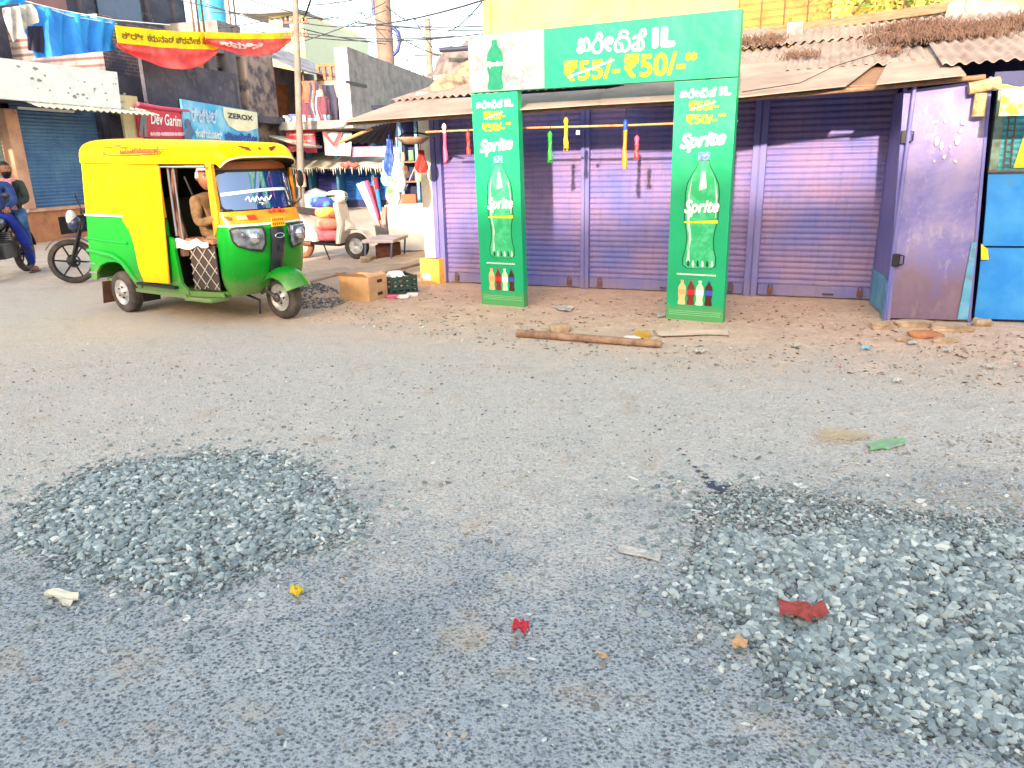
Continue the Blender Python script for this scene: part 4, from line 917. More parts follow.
# number plate with dark characters
q=onfront(.53,.985,.03)
b=MB(); b.box(q.x,q.x+.01,-.055,.125,.93,1.02,bev=.003); pl=b.build('number_plate',PYE,rk); pl.data.materials[0]=mat('yellow_plate',srgb(246,180,20),.4)
b=MB(); x=-.04
for k in range(6):
    for zz in (.985,.945): b.box(q.x+.0105,q.x+.012,-.045+k*.027,-.045+k*.027+.015,zz,zz+.022)
b.build('plate_characters',mat('plate_red_brown',srgb(150,60,20),.5),pl)
b=MB(); a_=onfront(.27,1.03,.012)
b.slab(lambda u,v:onfront(.25+.09*u,1.015+.035*v,.012),6,1,(-.004,0,0)); b.build('grey_sticker',mat('grey_sticker',srgb(190,170,140),.5),rk)
b=MB(); b.slab(lambda u,v:onfront(.345+.065*u,1.012+.04*v,.014),6,1,(-.004,0,0)); b.build('orange_marker_light',mat('red_orange_lens',srgb(200,60,20),.2),rk)
b=MB(); 
for k in range(5): b.ball(onfront(.50+.022*k,1.075+.012*(k%2),.03),.018,8)
b.build('flower_garland',mat('red_marigold',srgb(214,60,30),.8),rk)
# wheels
def wheel(cx,cy,r,wd,nm='wheel'):
    M_=Matrix.Translation((cx,cy,r))@Matrix.Rotation(R(90),4,'X')
    t_=MB().lathe([(r*.62,-wd/2),(r*.80,-wd/2-.006),(r*.95,-wd/2+.006),(r,-wd*.30),(r*1.004,0),(r,wd*.30),(r*.95,wd/2-.006),(r*.80,wd/2+.006),(r*.62,wd/2)],32,M_).build(nm,RUB,rk)
    m=MB(); m.lathe([(r*.64,wd/2-.002),(r*.60,wd/2-.006),(r*.52,wd/2-.03),(r*.40,wd/2-.035),(r*.30,wd/2-.012),(r*.16,wd/2-.008),(r*.14,wd/2+.01),(.001,wd/2+.012)],28,M_)
    m.lathe([(r*.64,-wd/2+.002),(r*.5,-wd/2+.03),(.001,-wd/2+.02)],28,M_); m.build('rim',RIM,t_)
    for k in range(5):
        a=2*math.pi*k/5; m=MB(); m.ball((cx+r*.27*math.cos(a),cy-wd/2-.0+.0,r+r*.27*math.sin(a)),.010,6); m.build('wheel_bolt',DKIRON,t_)
wheel(.2,-.585,.222,.125); wheel(.2,.585,.222,.125); wheel(2.07,0,.222,.115)
b=MB(); b.tube([(.2,-.5,.222),(.2,.5,.222)],.03,8); b.box(.0,.5,-.25,.25,.15,.34,bev=.03); b.build('rear_axle',BPL,rk)
# front fender
def fen(u,v):
    a=R(28+138*v); yy=(u-.5)*2; rr=.29-.085*abs(yy)**2.6
    return (2.09+rr*math.cos(a)*1.06+.03, .165*yy, .235+rr*math.sin(a)*1.02-(0.012 if v<.1 else 0))
b=MB(); b.slab(fen,14,22,(0,0,-.008)); b.build('front_mudguard',RG,rk)
b=MB(); b.tube([(2.07,-.075,.222),(1.93,-.09,.28),(1.92,-.08,.55)],.022,8); b.tube([(2.07,-.12,.222),(2.07,.12,.222)],.018,8); b.tube([(2.07,-.10,.235),(1.98,-.14,.30),(1.88,-.12,.26)],.016,6); b.ball((2.07,-.095,.222),(.045,.03,.045),10); b.build('front_fork',mat('greasy_grey_metal',srgb(96,92,90),.5,.5),rk)
b=MB(); b.tube([(1.72,-.2,.26),(1.9,-.14,.20),(1.88,-.14,.06)],.014,6); b.build('stand_lever',DKIRON,rk)
b=MB(); b.slab(lambda u,v:(-.26-.05*v+.0*u,-.60+.27*u,.30-.25*v),6,4,(-.008,0,0)); b.build('mud_flap',MUD,rk)
b=MB(); b.slab(lambda u,v:(-.26-.05*v+.0*u,.33+.27*u,.30-.25*v),6,4,(-.008,0,0)); b.build('mud_flap',MUD,rk)
b=MB(); b.slab(lambda u,v:(.55,-.62+.2*u,.28-.14*v),4,3,(-.008,0,0)); b.build('mud_flap',BPL,rk)
for z in (.40,.50): MB().box(-.365,-.20,-W-.012,-W-.001,z,z+.018).build('bumper_strip',CHR,rk)
# mirrors
for sg in (-1,1):
    b=MB(); b.tube([(1.9,sg*.50,1.12),(1.95,sg*.56,1.18),(1.95,sg*.57,1.30)],.009,6); M_=Matrix.Translation((1.95,sg*.57,1.37)); b.ball((0,0,0),(.02,.055,.085),12,M_)
    if sg>0: b.build('wing_mirror',BPL,rk)
    else: pass
def cabfit():
    skip=('wheel','rim','wheel_bolt','front_mudguard','front_fork','rear_axle','mud_flap')
    def rec(o):
        for ch in [q_ for q_ in C.objects if q_.parent==o]:
            if ch.name.split('.')[0] in skip: continue
            if ch.type=='MESH' and not ch.data.get('fitted'):
                for v in ch.data.vertices:
                    s_=max(0,min(1,(v.co.x-1.45)/.45)); s_=s_*s_*(3-2*s_)
                    v.co.y=v.co.y*(1-.11*s_)-.045*s_
                ch.data['fitted']=1; ch.data.update()
            rec(ch)
    rec(rk)
cabfit()
# driver -------------------------------------------------------------------------------------------
SKIN=mat('brown_skin',srgb(140,92,66),.6,var=srgb(122,78,56),vs=8); HAIR=mat('black_hair',srgb(18,15,15),.6)
def skinned(name,verts,edges,rad,m,parent=None,sub=2,root=0):
    me=bpy.data.meshes.new(name); me.from_pydata([tuple(v) for v in verts],edges,[]); me.update()
    o=bpy.data.objects.new(name,me); C.objects.link(o)
    sk=o.modifiers.new('skin','SKIN'); sk.use_smooth_shade=True
    for i,v in enumerate(me.skin_vertices[0].data):
        r=rad[i]; v.radius=(r,r) if not isinstance(r,tuple) else r; v.use_root=(i==root)
    sb=o.modifiers.new('subsurf','SUBSURF'); sb.levels=sub; sb.render_levels=sub
    dg=bpy.context.evaluated_depsgraph_get(); dg.update(); m2=bpy.data.meshes.new_from_object(o.evaluated_get(dg))
    o.modifiers.clear(); o.data=m2; m2.materials.clear(); m2.materials.append(m)
    for p in m2.polygons: p.use_smooth=True
    if parent: o.parent=parent
    return o
def chain(*pts): return [Vector(p) for p in pts]
def head(parent,c,rot,r=.105,beard=True,cap=None,hair=HAIR,skin=SKIN):
    """head with face; local +x of the head is the looking direction"""
    M_=Matrix.Translation(Vector(c))@rot
    b=MB()
    def hf(u,v):
        th=math.pi*v; ph=2*math.pi*u; d=Vector((math.sin(th)*math.cos(ph),math.sin(th)*math.sin(ph),-math.cos(th)))
        x=d.x*r*.92;y=d.y*r*.76;z=d.z*r*1.12
        if d.z<-.1: x*=1+.10*(d.x>0); y*=1-.28*(-d.z); 
        if d.x>.75 and -.25<d.z<.15 and abs(d.y)<.22: x+=r*.20*(1-abs(d.y)/.22)*(1-abs(d.z+.08)/.25 if abs(d.z+.08)<.25 else 0)
        if d.x>.6 and .05<d.z<.3 and .18<abs(d.y)<.5: x-=r*.05
        return M_@Vector((x,y,z))
    b.grid(hf,32,24,mat=0)
    for sg in (-1,1):
        b.ball((r*.78,sg*r*.30,r*.10),(r*.10,r*.11,r*.06),8,M_,mat=2); b.ball((r*.86,sg*r*.30,r*.10),(r*.04,r*.045,r*.045),6,M_,mat=1); b.ball((0,sg*r*.78,0),(r*.16,r*.08,r*.24),8,M_,mat=0)
        b.ball((r*.84,sg*r*.30,r*.26),(r*.08,r*.16,r*.03),6,M_,mat=1)
    b.ball((r*.86,0,-r*.48),(r*.08,r*.24,r*.055),8,M_,mat=3)
    h=b.build('head',[skin,hair,mat('eye_white',srgb(220,215,210),.4),mat('lips',srgb(110,60,52),.5)],parent)
    b=MB()
    def hh(u,v):
        th=math.pi*(.50+.5*v); ph=2*math.pi*u; d=Vector((math.sin(th)*math.cos(ph),math.sin(th)*math.sin(ph),-math.cos(th)))
        k=1.10+.05*noise.noise(d*4); zz=d.z
        if d.x>.35 and v<.35: k=.90
        return M_@Vector((d.x*r*.92*k-.006,d.y*r*.80*k,(zz*1.12+(-.35*(1-v)*max(0,-d.x)))*r*k))
    b.grid(hh,28,12); b.build('hair' if cap is None else 'cap',hair if cap is None else cap,parent)
    if beard:
        b=MB()
        def bf(u,v):
            ph=R(-80)+R(160)*u; th=R(100)+R(62)*v; d=Vector((math.sin(th)*math.cos(ph),math.sin(th)*math.sin(ph),math.cos(th)))
            k=1.04+.04*noise.noise(d*9); return M_@Vector((d.x*r*.98*k+.004,d.y*r*.66*k*(1+.1*v),d.z*r*1.14*k))
        b.grid(bf,18,8); b.build('beard',hair,parent)
    return h
def hand(parent,wrist,dirv,up,skin=SKIN,s=1.0,curl=.5,side=1):
    """palm + five separate bent fingers; dirv along the hand, up = back of hand"""
    d=Vector(dirv).normalized(); n=(Vector(up)-d*Vector(up).dot(d)).normalized(); l=d.cross(n)*side
    W_=Vector(wrist); vs=[];es=[];rad=[]
    def P(a,b_,c): return W_+(d*a+l*b_+n*c)*s
    vs+= [P(-.02,0,0),P(.03,0,0),P(.075,0,0)]; rad+=[(.024*s,.018*s),(.034*s,.017*s),(.036*s,.016*s)]; es+=[(0,1),(1,2)]
    o=skinned('hand',vs,es,rad,skin,parent,1)
    b=MB()
    for k,(yy,ln) in enumerate(((-.030,.062),(-.010,.074),(.010,.070),(.029,.056))):
        p=P(.072,yy,0); q1=P(.072+ln*.42,yy*1.05,-ln*.12*curl); q2=P(.072+ln*.42+ln*.30*math.cos(curl*1.2),yy*1.05,-ln*.12*curl-ln*.30*math.sin(curl*1.2)); q3=q2+(d*math.cos(curl*2.2)-n*math.sin(curl*2.2))*ln*.26*s
        b.tube([p,q1,q2,q3],[.0095*s,.009*s,.0082*s,.006*s],7)
    b.tube([P(.015,-.026,0),P(.04,-.052,-.008),P(.068,-.060,-.018)],[.012*s,.010*s,.008*s],7)
    b.build('fingers',skin,o); return o
dr=fthing('person','driver in tan shirt and white cap sitting inside the auto rickshaw','person',KF)
def man(parent,J,shirt,trous,shoe=None,skin=SKIN):
    """J: dict of joints"""
    v=[J['pel'],J['waist'],J['chest'],J['neck']];r_=[(.15,.12),(.14,.105),(.165,.115),(.062,.062)];e=[(0,1),(1,2),(2,3)]
    up_=list(v);ur=list(r_);ue=list(e)
    for s_ in 'lr':
        i=len(up_); up_+= [J['sh'+s_],J['el'+s_],J['wr'+s_]]; ur+=[(.075,.07),(.054,.052),(.036,.036)]; ue+=[(2,i),(i,i+1),(i+1,i+2)]
    skinned('shirt',up_,ue,ur,shirt,parent,2)
    v=[J['pel']+Vector((0,0,.02)),J['pel']];r_=[(.15,.13),(.15,.13)];e=[(0,1)]
    for s_ in 'lr':
        i=len(v); v+=[J['hip'+s_],J['kn'+s_],J['an'+s_]]; r_+=[(.098,.095),(.070,.070),(.046,.05)]; e+=[(1,i),(i,i+1),(i+1,i+2)]
    skinned('trousers',v,e,r_,trous,parent,2,root=1)
def V3(*a): return Vector(a)
SH_=Vector((.05,-.08,.0))
J=dict(pel=V3(1.50,-.28,.80),waist=V3(1.50,-.28,.93),chest=V3(1.53,-.28,1.13),neck=V3(1.56,-.28,1.27),shl=V3(1.54,-.10,1.19),ell=V3(1.66,-.04,1.0),wrl=V3(1.84,-.10,1.06),shr=V3(1.54,-.45,1.19),elr=V3(1.60,-.49,.98),wrr=V3(1.80,-.40,1.04),hipl=V3(1.55,-.19,.80),knl=V3(1.86,-.12,.80),anl=V3(1.86,-.12,.42),hipr=V3(1.55,-.36,.80),knr=V3(1.86,-.34,.80),anr=V3(1.86,-.34,.42))
J={k_:v_+SH_ for k_,v_ in J.items()}
man(dr,J,CLO,mat('khaki_trousers',srgb(120,96,70),.9))
head(dr,(1.59,-.39,1.405),Matrix.Rotation(R(-20),4,'Z'),cap=WCL,beard=False)
hand(dr,(1.87,-.47,1.045),(1,.15,0),(0,0,1),side=1); hand(dr,(1.91,-.19,1.06),(1,-.1,0),(0,0,1),side=-1)
for y in (-.12,-.34):
    MB().ball((1.80,y-.1,.375),(.12,.045,.04),12).build('shoe',BPL,dr)
b=MB(); b.tube([(1.80,-.48,1.05),(1.80,-.3,1.08),(1.82,-.1,1.08),(1.84,.16,1.05)],.014,8); b.tube([(1.81,-.15,1.07),(1.88,-.05,.6)],.02,8); b.build('handlebar',BPL,rk)
# ---------------------------------------------------------------- left row
L=LF
GRYB=mat('blackened_old_plaster',srgb(96,96,112),.95,var=srgb(58,60,78),vs=1.2,vamt=(.35,.6),bmp=.4,bsc=6,dirt=srgb(140,136,140),dsc=2.4,dst=(.55,.8))
def brick_mat():
    m,nt,bs=newmat('sooty_brick'); br=N(nt,'ShaderNodeTexBrick'); mp=N(nt,'ShaderNodeMapping'); c=coord(nt)
    mp.inputs['Rotation'].default_value=(R(90),0,0); nt.links.new(c,mp.inputs['Vector']); nt.links.new(mp.outputs[0],br.inputs['Vector'])
    br.inputs['Scale'].default_value=1.0; br.inputs['Brick Width'].default_value=.23; br.inputs['Row Height'].default_value=.085; br.inputs['Mortar Size'].default_value=.012
    br.inputs['Color1'].default_value=(*srgb(146,100,86),1); br.inputs['Color2'].default_value=(*srgb(104,84,88),1); br.inputs['Mortar'].default_value=(*srgb(170,160,158),1)
    c2=mix(nt,ramp(nt,noi(nt,.7,5,.7),[(.38,0.0),(.6,.92)]),br.outputs['Color'],srgb(70,72,92)); nt.links.new(c2,bs.inputs['Base Color']); bs.inputs['Roughness'].default_value=.95; bump(nt,bs,br.outputs['Fac'],-.5,.02); return m
BRK=brick_mat()
BSH=shutter_mat('blue_shutter_paint',srgb(70,108,156),srgb(92,134,168),srgb(44,66,110))
GSH=shutter_mat('grey_green_shutter_paint',srgb(150,172,170),srgb(120,146,150),srgb(90,110,116))
PNKP=mat('peach_pillar_paint',srgb(214,168,140),.85,var=srgb(190,140,118),vs=3,bmp=.2,bsc=20,dirt=srgb(140,100,84),dsc=4,dst=(.6,.8))
OCH=mat('ochre_plinth_plaster',srgb(190,130,92),.9,var=srgb(160,104,76),vs=3,bmp=.3,bsc=12,dirt=srgb(110,76,62),dsc=3)
PARA=mat('white_parapet_plaster',srgb(238,240,240),.9,var=srgb(224,228,228),vs=3,bmp=.15,bsc=14,dirt=srgb(130,134,134),dsc=5,dst=(.63,.75))
ASB=mat('pale_asbestos_sheet',srgb(196,198,180),.9,var=srgb(160,160,144),vs=5)
def q(x,y,o=0): return L.px(x,y,o)
# --- white parapet building
wb=fthing('shuttered_shop','old shop with a blue roller shutter, peach pillar and white parapet at the left edge','shop',L)
zpl=.68; ztop=2.9
a=q(25,212);c=q(92,205)
x0=q(28,200).x; x1=q(93,150).x
zp0=q(60,207).z
MB().box(-3.2,3.9,.0,5,0,zp0-.06).build('plinth',OCH,wb)
MB().box(-3.2,3.95,-.06,.3,zp0-.06,zp0+.01).build('plinth_ledge',PNKP,wb)
h0=q(62,238);h1=q(84,212); 
MB().box(h0.x,h0.x+1.1,-.012,.02,.12,h1.z-.06).build('drain_opening',BLACK,wb)
MB().box(-3.2,3.9,.25,5,zp0,3.75).build('wall',GRYB,wb)
def corr2(name,x0,x1,z0,z1,y,m,par,pitch=.075):
    b=MB(); corr(b,x0,x1,z0,z1,y,pitch,.014); return b.build(name,m,par)
xs_=q(30,190).x
corr2('roller_shutter',xs_,xs_+2.35,zp0+.01,3.0,.12,BSH,wb)
corr2('roller_shutter',xs_-2.8,xs_-.36,zp0+.01,3.0,.12,GSH,wb)
MB().box(xs_-.34,xs_-.02,-.1,.3,zp0+.01,2.75,bev=.02).build('pillar',PNKP,wb)
MB().box(xs_+2.37,xs_+2.6,-.05,.25,zp0+.01,3.1).build('pillar',GRYB,wb)
pa=q(0,57,.95);pb=q(117,72,.95);pc=q(121,108,.95);pd=q(0,98,.95)
xl=pa.x-2.5
b=MB(); b.prism([(xl,-.95,pd.z),(pc.x,-.95,pc.z-.02),(pb.x,-.95,pb.z),(xl,-.95,pa.z-.05)],(0,.12,0)); b.build('parapet',PARA,wb)
MB().box(xl,pb.x,-.83,.25,pd.z+.02,pd.z+.14).build('canopy_slab',GRYB,wb)
e0=q(35,100,1.15)
b=MB(); b.slab(lambda u,v:(e0.x+(pc.x+.9-e0.x)*u,-1.25+.5*v,pd.z-.14+.16*v+.02*math.sin(u*120)),240,2,(0,0,.012)); b.build('eave_sheet',ASB,wb)
s_=q(20,113,.3);s2=q(60,111,.3)
MB().box(s_.x,s2.x+.4,-.3,-.26,s2.z-.02,s2.z+.03).build('tube_light',PWH,wb)
# writing-like flaking on the parapet
b=MB(); r=random.Random(9)
for k in range(26):
    p=q(r.uniform(4,112),0,.95); z=r.uniform(pd.z+.12,pa.z-.1); sx=r.uniform(.02,.09)
    n=6; b.add([(p.x+sx*math.cos(6.28*j/n)*r.uniform(.5,1),-.9525,z+sx*.6*math.sin(6.28*j/n)*r.uniform(.4,1)) for j in range(n)],[list(range(n))])
b.build('flaked_patch',mat('bare_grey_plaster',srgb(150,152,150),.95),wb)
# blue tarpaulin
TARP=mat('bright_blue_tarpaulin',srgb(20,130,226),.55,var=srgb(40,160,240),vs=1.2,bmp=.2,bsc=3)
def cloth(name,label,cat,cor,m,waves=5,amp=.06,nu=36,nv=14,out=.9,sag=0.0,group=None,parent_only=False):
    """cor: px corners TL,TR,BR,BL on a plane 'out' in front of the left row"""
    c=[q(x,y,out) for x,y in cor]; b=MB(); sd=rnd.random()*9
    def fn(u,v):
        t=c[0].lerp(c[1],u); w_=c[3].lerp(c[2],u); p=t.lerp(w_,v)
        p.z-=sag*math.sin(math.pi*u)*(1 if v>.0 else 1)
        p.y+=amp*math.sin(u*waves*6.28+v*1.5+sd)*(.3+.7*v)+amp*.5*math.sin(u*waves*14+sd+v*4); return p
    b.slab(fn,nu,nv,(0,.006,0)); o=b.build(name,m); o.location=L.o; o.rotation_euler=(0,0,L.ang)
    return tag(o,label,cat,group) if label else o
cloth('tarpaulin','bright blue tarpaulin hanging from a rope above the white parapet','tarpaulin',[(18,2),(117,22),(116,50),(40,58)],TARP,3.2,.14)
cloth('tarpaulin','blue tarpaulin strip reaching out of the top left corner','tarpaulin',[(-14,-10),(30,-2),(24,3),(-14,7)],TARP,1,.05,out=1.6)
cloth('grey_cloth','pale grey cloth hanging at the left end of the blue tarpaulin','cloth',[(4,8),(31,4),(37,20),(14,42)],mat('pale_grey_cloth',srgb(212,206,200),.9,var=srgb(150,146,150),vs=3),1.5,.07,out=1.0)
cloth('dark_cloth','dark cloth hanging in the gap of the blue tarpaulin','cloth',[(28,26),(43,26),(45,54),(29,50)],mat('dark_purple_cloth',srgb(50,48,72),.9),2,.03,out=.97)
# karnataka-like two tone bunting
FY=mat('yellow_flag_cloth',srgb(255,232,0),.8); FR_=mat('red_flag_cloth',srgb(226,66,66),.8,var=srgb(240,110,104),vs=2); FW_=mat('white_print_on_red',srgb(240,220,216),.8)
def bunt(x0,y0,x1,y1,sagy,hy,lab,text=None,out=1.3,hr=None,txt2=None):
    P0=q(x0,y0,out);P1=q(x1,y1,out); k=(q(x0,y0+10,out).z-q(x0,y0,out).z)/10
    k1=(q(x1,y1+10,out).z-q(x1,y1,out).z)/10
    t=fthing('flag_banner',lab,'banner',L,'two tone banners strung across the street')
    def top(u): p=P0.lerp(P1,u); p.z+=k*sagy*4*u*(1-u); return p
    def fn(u,v): 
        p=top(u); p.z+=(k+(k1-k)*u)*hy*v; p.y+=.03*math.sin(u*22); return p
    MB().slab(fn,40,4,(0,.005,0)).build('yellow_half',FY,t)
    def fr(u,v):
        p=fn(u,1); hh=hr*math.sin(math.pi*min(1,max(0,u)))**.7+2; p.z+=(k+(k1-k)*u)*hh*v; p.y+=.03*math.sin(u*22)*(1-v)+.07*math.sin(v*9+u*5)*v; return p
    MB().slab(fr,40,10,(0,.005,0)).build('red_half',FR_,t)
    if text:
        tm=text_mb(text,.025); bd=tm.bounds(); 
        for v in tm.v:
            u=.05+.93*(v.x-bd[0][0])/(bd[0][1]-bd[0][0]); vv=.72-.42*(v.z-bd[2][0])/(bd[2][1]-bd[2][0]); p=fn(u,vv); p.y-=.012-v.y*1.0*.3; v.x,v.y,v.z=p.x,p.y,p.z
        tm.build('kannada_lettering',mat('brown_print',srgb(150,100,20),.8),t)
    if txt2:
        tm=text_mb(txt2,.05); bd=tm.bounds()
        for v in tm.v:
            u=.12+.5*(v.x-bd[0][0])/(bd[0][1]-bd[0][0]); vv=.62-.42*(v.z-bd[2][0])/(bd[2][1]-bd[2][0]); p=fr(u,vv); p.y-=.03; v.x,v.y,v.z=p.x,p.y,p.z
        tm.build('white_lettering',FW_,t)
bunt(115,25,216,32,2,17,'long yellow and red banner with brown lettering, left of the two strung across the street','ಶ್ರೀ  ಕರುನಾಡ ಪ್ರವೇಶ ಸೇವಾ',hr=19)
bunt(205,32,291,32,1,6,'smaller yellow and red banner ending at the thin white pole',None,out=1.45,hr=15,txt2='ಸಮಿತಿ')
def rope(lab,pts,r=.012,out=1.3,m=None,name='rope',sag=0):
    P=[q(x,y,out) for x,y in pts]; 
    one(MB().tube(P,r,5),name,m or PWH,lab,'rope',L.o,L.ang)
rope('white rope holding the blue tarpaulin and the long banner',[(20,0),(60,10),(115,20),(170,25)]); rope('second white rope over the blue tarpaulin',[(30,2),(70,16),(117,24)],.01,.94)
# --- dark upper building behind the tarpaulin
ub=fthing('dark_upper_building','sooty grey upper storey building rising behind the blue tarpaulin','building',L)
xr=q(178,20,-3.0).x; 
MB().box(-4,xr,3.0,7,3.75,10).build('wall',GRYB,ub)
for x,y0_,y1_ in ((84,0,12),(150,0,24),(176,0,28)):
    p=q(x,y0_,-2.95); MB().box(p.x-.25,p.x+.25,2.85,3.0,3.8,9.5).build('pilaster',GRYB,ub)
p=q(50,3,-2.9); MB().box(p.x-.9,p.x+.6,2.93,3.0,q(50,9,-2.9).z,q(50,-12,-2.9).z).build('window',mat('reddish_window',srgb(150,110,110),.7),ub)
p=q(150,8,-2.9); MB().box(p.x-2.2,p.x-.4,2.93,3.0,q(130,22,-2.9).z,9.5).build('window',mat('bluish_grey_glass',srgb(80,96,130),.3),ub)
# --- sooty brick building with signboards below
bb=fthing('brick_building','half finished sooty brick building above the shop signboards','building',L)
xa=q(121,100).x; xb=q(271,60).x; zt=q(250,47,0).z; zl=q(200,100,0).z
MB().box(xa,xb,.3,5,2.0,zt).build('wall',BRK,bb)
MB().box(xa-.2,xb+.1,-.7,.3,zl-.55,zl-.35).build('balcony_slab',GRYB,bb)
MB().box(xa+.1,xb-3.2,-.68,-.58,zl-.35,zl+.75).build('balcony_parapet',GRYB,bb)
for x in (171,186,206,226): 
    p=q(x,60,-.2); MB().box(p.x-.2,p.x+.2,-.02,.32,zl-.3,q(x,48,0).z+.4).build('column',mat('grey_column_%d'%x,srgb(120,120,128),.9,var=srgb(90,90,104),vs=2),bb)
p=q(197,62,0); MB().box(p.x-.16,p.x+.2,-.06,.0,q(197,76).z,q(197,50).z).build('open_shutter_leaf',mat('orange_plank',srgb(206,140,100),.8),bb)
p0_=q(212,56);p1_=q(240,56)
MB().box(q(213,60).x,q(233,60).x,.24,.298,q(220,88).z,q(220,66).z).build('window',DKIRON,bb)
MB().box(q(205,47).x-.1,q(252,47).x,.1,.32,q(220,52).z,q(220,44).z).build('top_beam',CONC,bb)
# side end wall of rough stone, facing the camera side
MB().box(q(246,80).x,xb+.02,-.05,.29,2.2,zt+.05).build('rough_stone_end',mat('rough_pale_stone',srgb(176,160,150),.95,var=srgb(100,96,110),vs=2.5,vamt=(.45,.6),bmp=.9,bsc=5),bb)
MB().box(xa,xb,.6,5,0,2.0).build('ground_floor',BLU,bb)
# rods and net of scaffold on the brick building
for i,x in enumerate((196,201,206,233,238)):
    p=q(x,44,-1.0); one(MB().tube([(0,0,0),(.05,0,3.2)],.03,4),'rebar',IRON,('rusty rebar sticking up left of the cyan drum','second rusty rebar left of the cyan drum','rusty rebar nearest the cyan drum on its left','thin rebar right of the cyan drum','thin rebar farthest right of the cyan drum')[i],'rebar',L.w(p.x,1.0,zt-.1),L.ang,None)
p=q(213,20,-2.0); one(MB().lathe([(.001,0),(.42,0),(.44,.1),(.42,.2),(.44,.45),(.42,.6),(.44,.9),(.40,1.05),(.2,1.15),(.001,1.16)],18),'water_drum',mat('cyan_plastic',srgb(60,170,214),.5),'cyan plastic water drum on the brick building roof','water drum',L.w(p.x,2.0,q(213,28,-2).z),L.ang)
MB().box(q(190,30,-2).x,xb,1.0,4.5,zt-.1,q(213,28,-2).z-.01).build('roof_slab',CONC,bb)
# signboards
def sign(lab,cor,m,out,nm='signboard'):
    c=[q(x,y,out) for x,y in cor]; t=fthing(nm,lab,'signboard',L); b=MB(); b.prism([(p.x,p.y,p.z) for p in (c[3],c[2],c[1],c[0])],(0,.06,0)); b.build('board',m,t); return t
def sp(x,y,out): return q(x,y,out)
def stext(t,txt,x0,yb,x1,yt,out,m,bold=.03,shear=0,yb1=None,nm='lettering'):
    a_=sp(x0,yb,out+.01);b_=sp(x1,yb if yb1 is None else yb1,out+.01);c_=sp(x0,yt,out+.01)
    g_=fit(text_mb(txt,bold,shear),a_.x,b_.x,a_.z,c_.z,-out-.012,rise=b_.z-a_.z); g_.build(nm,m,t)
SR=mat('crimson_flex_sign',srgb(196,30,60),.5,var=srgb(214,50,80),vs=3); SB=mat('sky_blue_flex_sign',srgb(50,170,226),.5,var=srgb(140,206,236),vs=1.2,vamt=(.42,.62)); SCR=mat('cream_sign',srgb(232,236,206),.5); SBL=mat('sign_blue_print',srgb(40,80,170),.5); SDK=mat('sign_dark_print',srgb(40,50,70),.5)
t=sign('crimson clothing shop signboard with white script lettering',[(137,104),(188,110),(188,139),(140,137)],SR,.72)
stext(t,'Dev Garim',151,124,182,112,.72,PWH,.02,.3,yb1=127)
stext(t,'WWW SHOP CLOTH',150,135,185,131.5,.72,mat('pale_pink_print',srgb(236,190,196),.5),.02,0,yb1=136) if False else None
b=MB(); r=random.Random(3); x=151
while x<185:
    a_=sp(x,134,.74);c_=sp(x+r.uniform(1,2.2),134,.74); b.stroke([(a_.x,a_.z),(c_.x,a_.z-.0)],.09,y=-.74,seg=4); x+=r.uniform(2.2,3.2)
b.build('small_print',mat('pale_pink_print',srgb(236,190,196),.5),t)
b=MB(); a_=sp(145,136,.735); 
b.add([(sp(x,y,.735).x,-.735,sp(x,y,.735).z) for x,y in ((139,136),(141,113),(146,111),(147,137),(144.5,137),(144,122),(142.5,136))],[list(range(7))]); b.build('trouser_picture',mat('grey_denim_print',srgb(120,130,134),.6),t)
b=MB(); b.tube([sp(138,104,.75),sp(160,108,.75),sp(188,111,.75)],.05,5); b.build('frilled_top_edge',mat('pink_frill',srgb(214,90,120),.8),t)
t=sign('wide sky blue photocopy shop signboard beside the crimson one',[(181,99),(257,112),(259,146),(187,141)],SB,.78)
b=MB(); n=22; cc=sp(243,115,.8); 
pts=[sp(x,y,.80) for x,y in ((223,107),(257,112.5),(258,128),(248,131.5),(238,131),(229,126),(224,117))]
b.add([(p.x,-.80,p.z) for p in pts][::-1],[list(range(7))]); b.build('cream_field',SCR,t)
stext(t,'ZEROX',228,118,253,112.5,.80,SDK,.03,0,yb1=121)
stext(t,'ಸ್ಟುಡಿಯೋ',226,142,258,131,.80,SBL,.05,0,yb1=144); stext(t,'ಕಂಪ್ಯೂಟರ್',196,137,223,128,.80,mat('sign_pale_print',srgb(210,232,240),.5),.05,0,yb1=140); stext(t,'ಡಿಜಿಟಲ್',192,122,219,106,.80,mat('sign_pale_print2',srgb(190,214,240),.5),.03,0,yb1=124)
b=MB()
for (x,y,s) in ((188,124,2.2),(190,131,2.6),(189,136,2.2)): 
    p=sp(x,y,.80); b.ball((p.x,-.80,p.z),(.06*s,.01,.06*s),10)
b.build('portrait_pictures',mat('grey_blue_picture',srgb(90,110,140),.6),t); t.children[-1].name='portrait_picture'
# cream side strip left of the crimson board
p=q(131,120,.6); one(MB().box(-.3,.3,-.03,.03,-1.0,.55),'cream_panel',mat('cream_panel_paint',srgb(226,212,160),.8,var=srgb(190,176,140),vs=2),'narrow cream coloured panel left of the crimson signboard','panel',L.w(*p),L.ang)
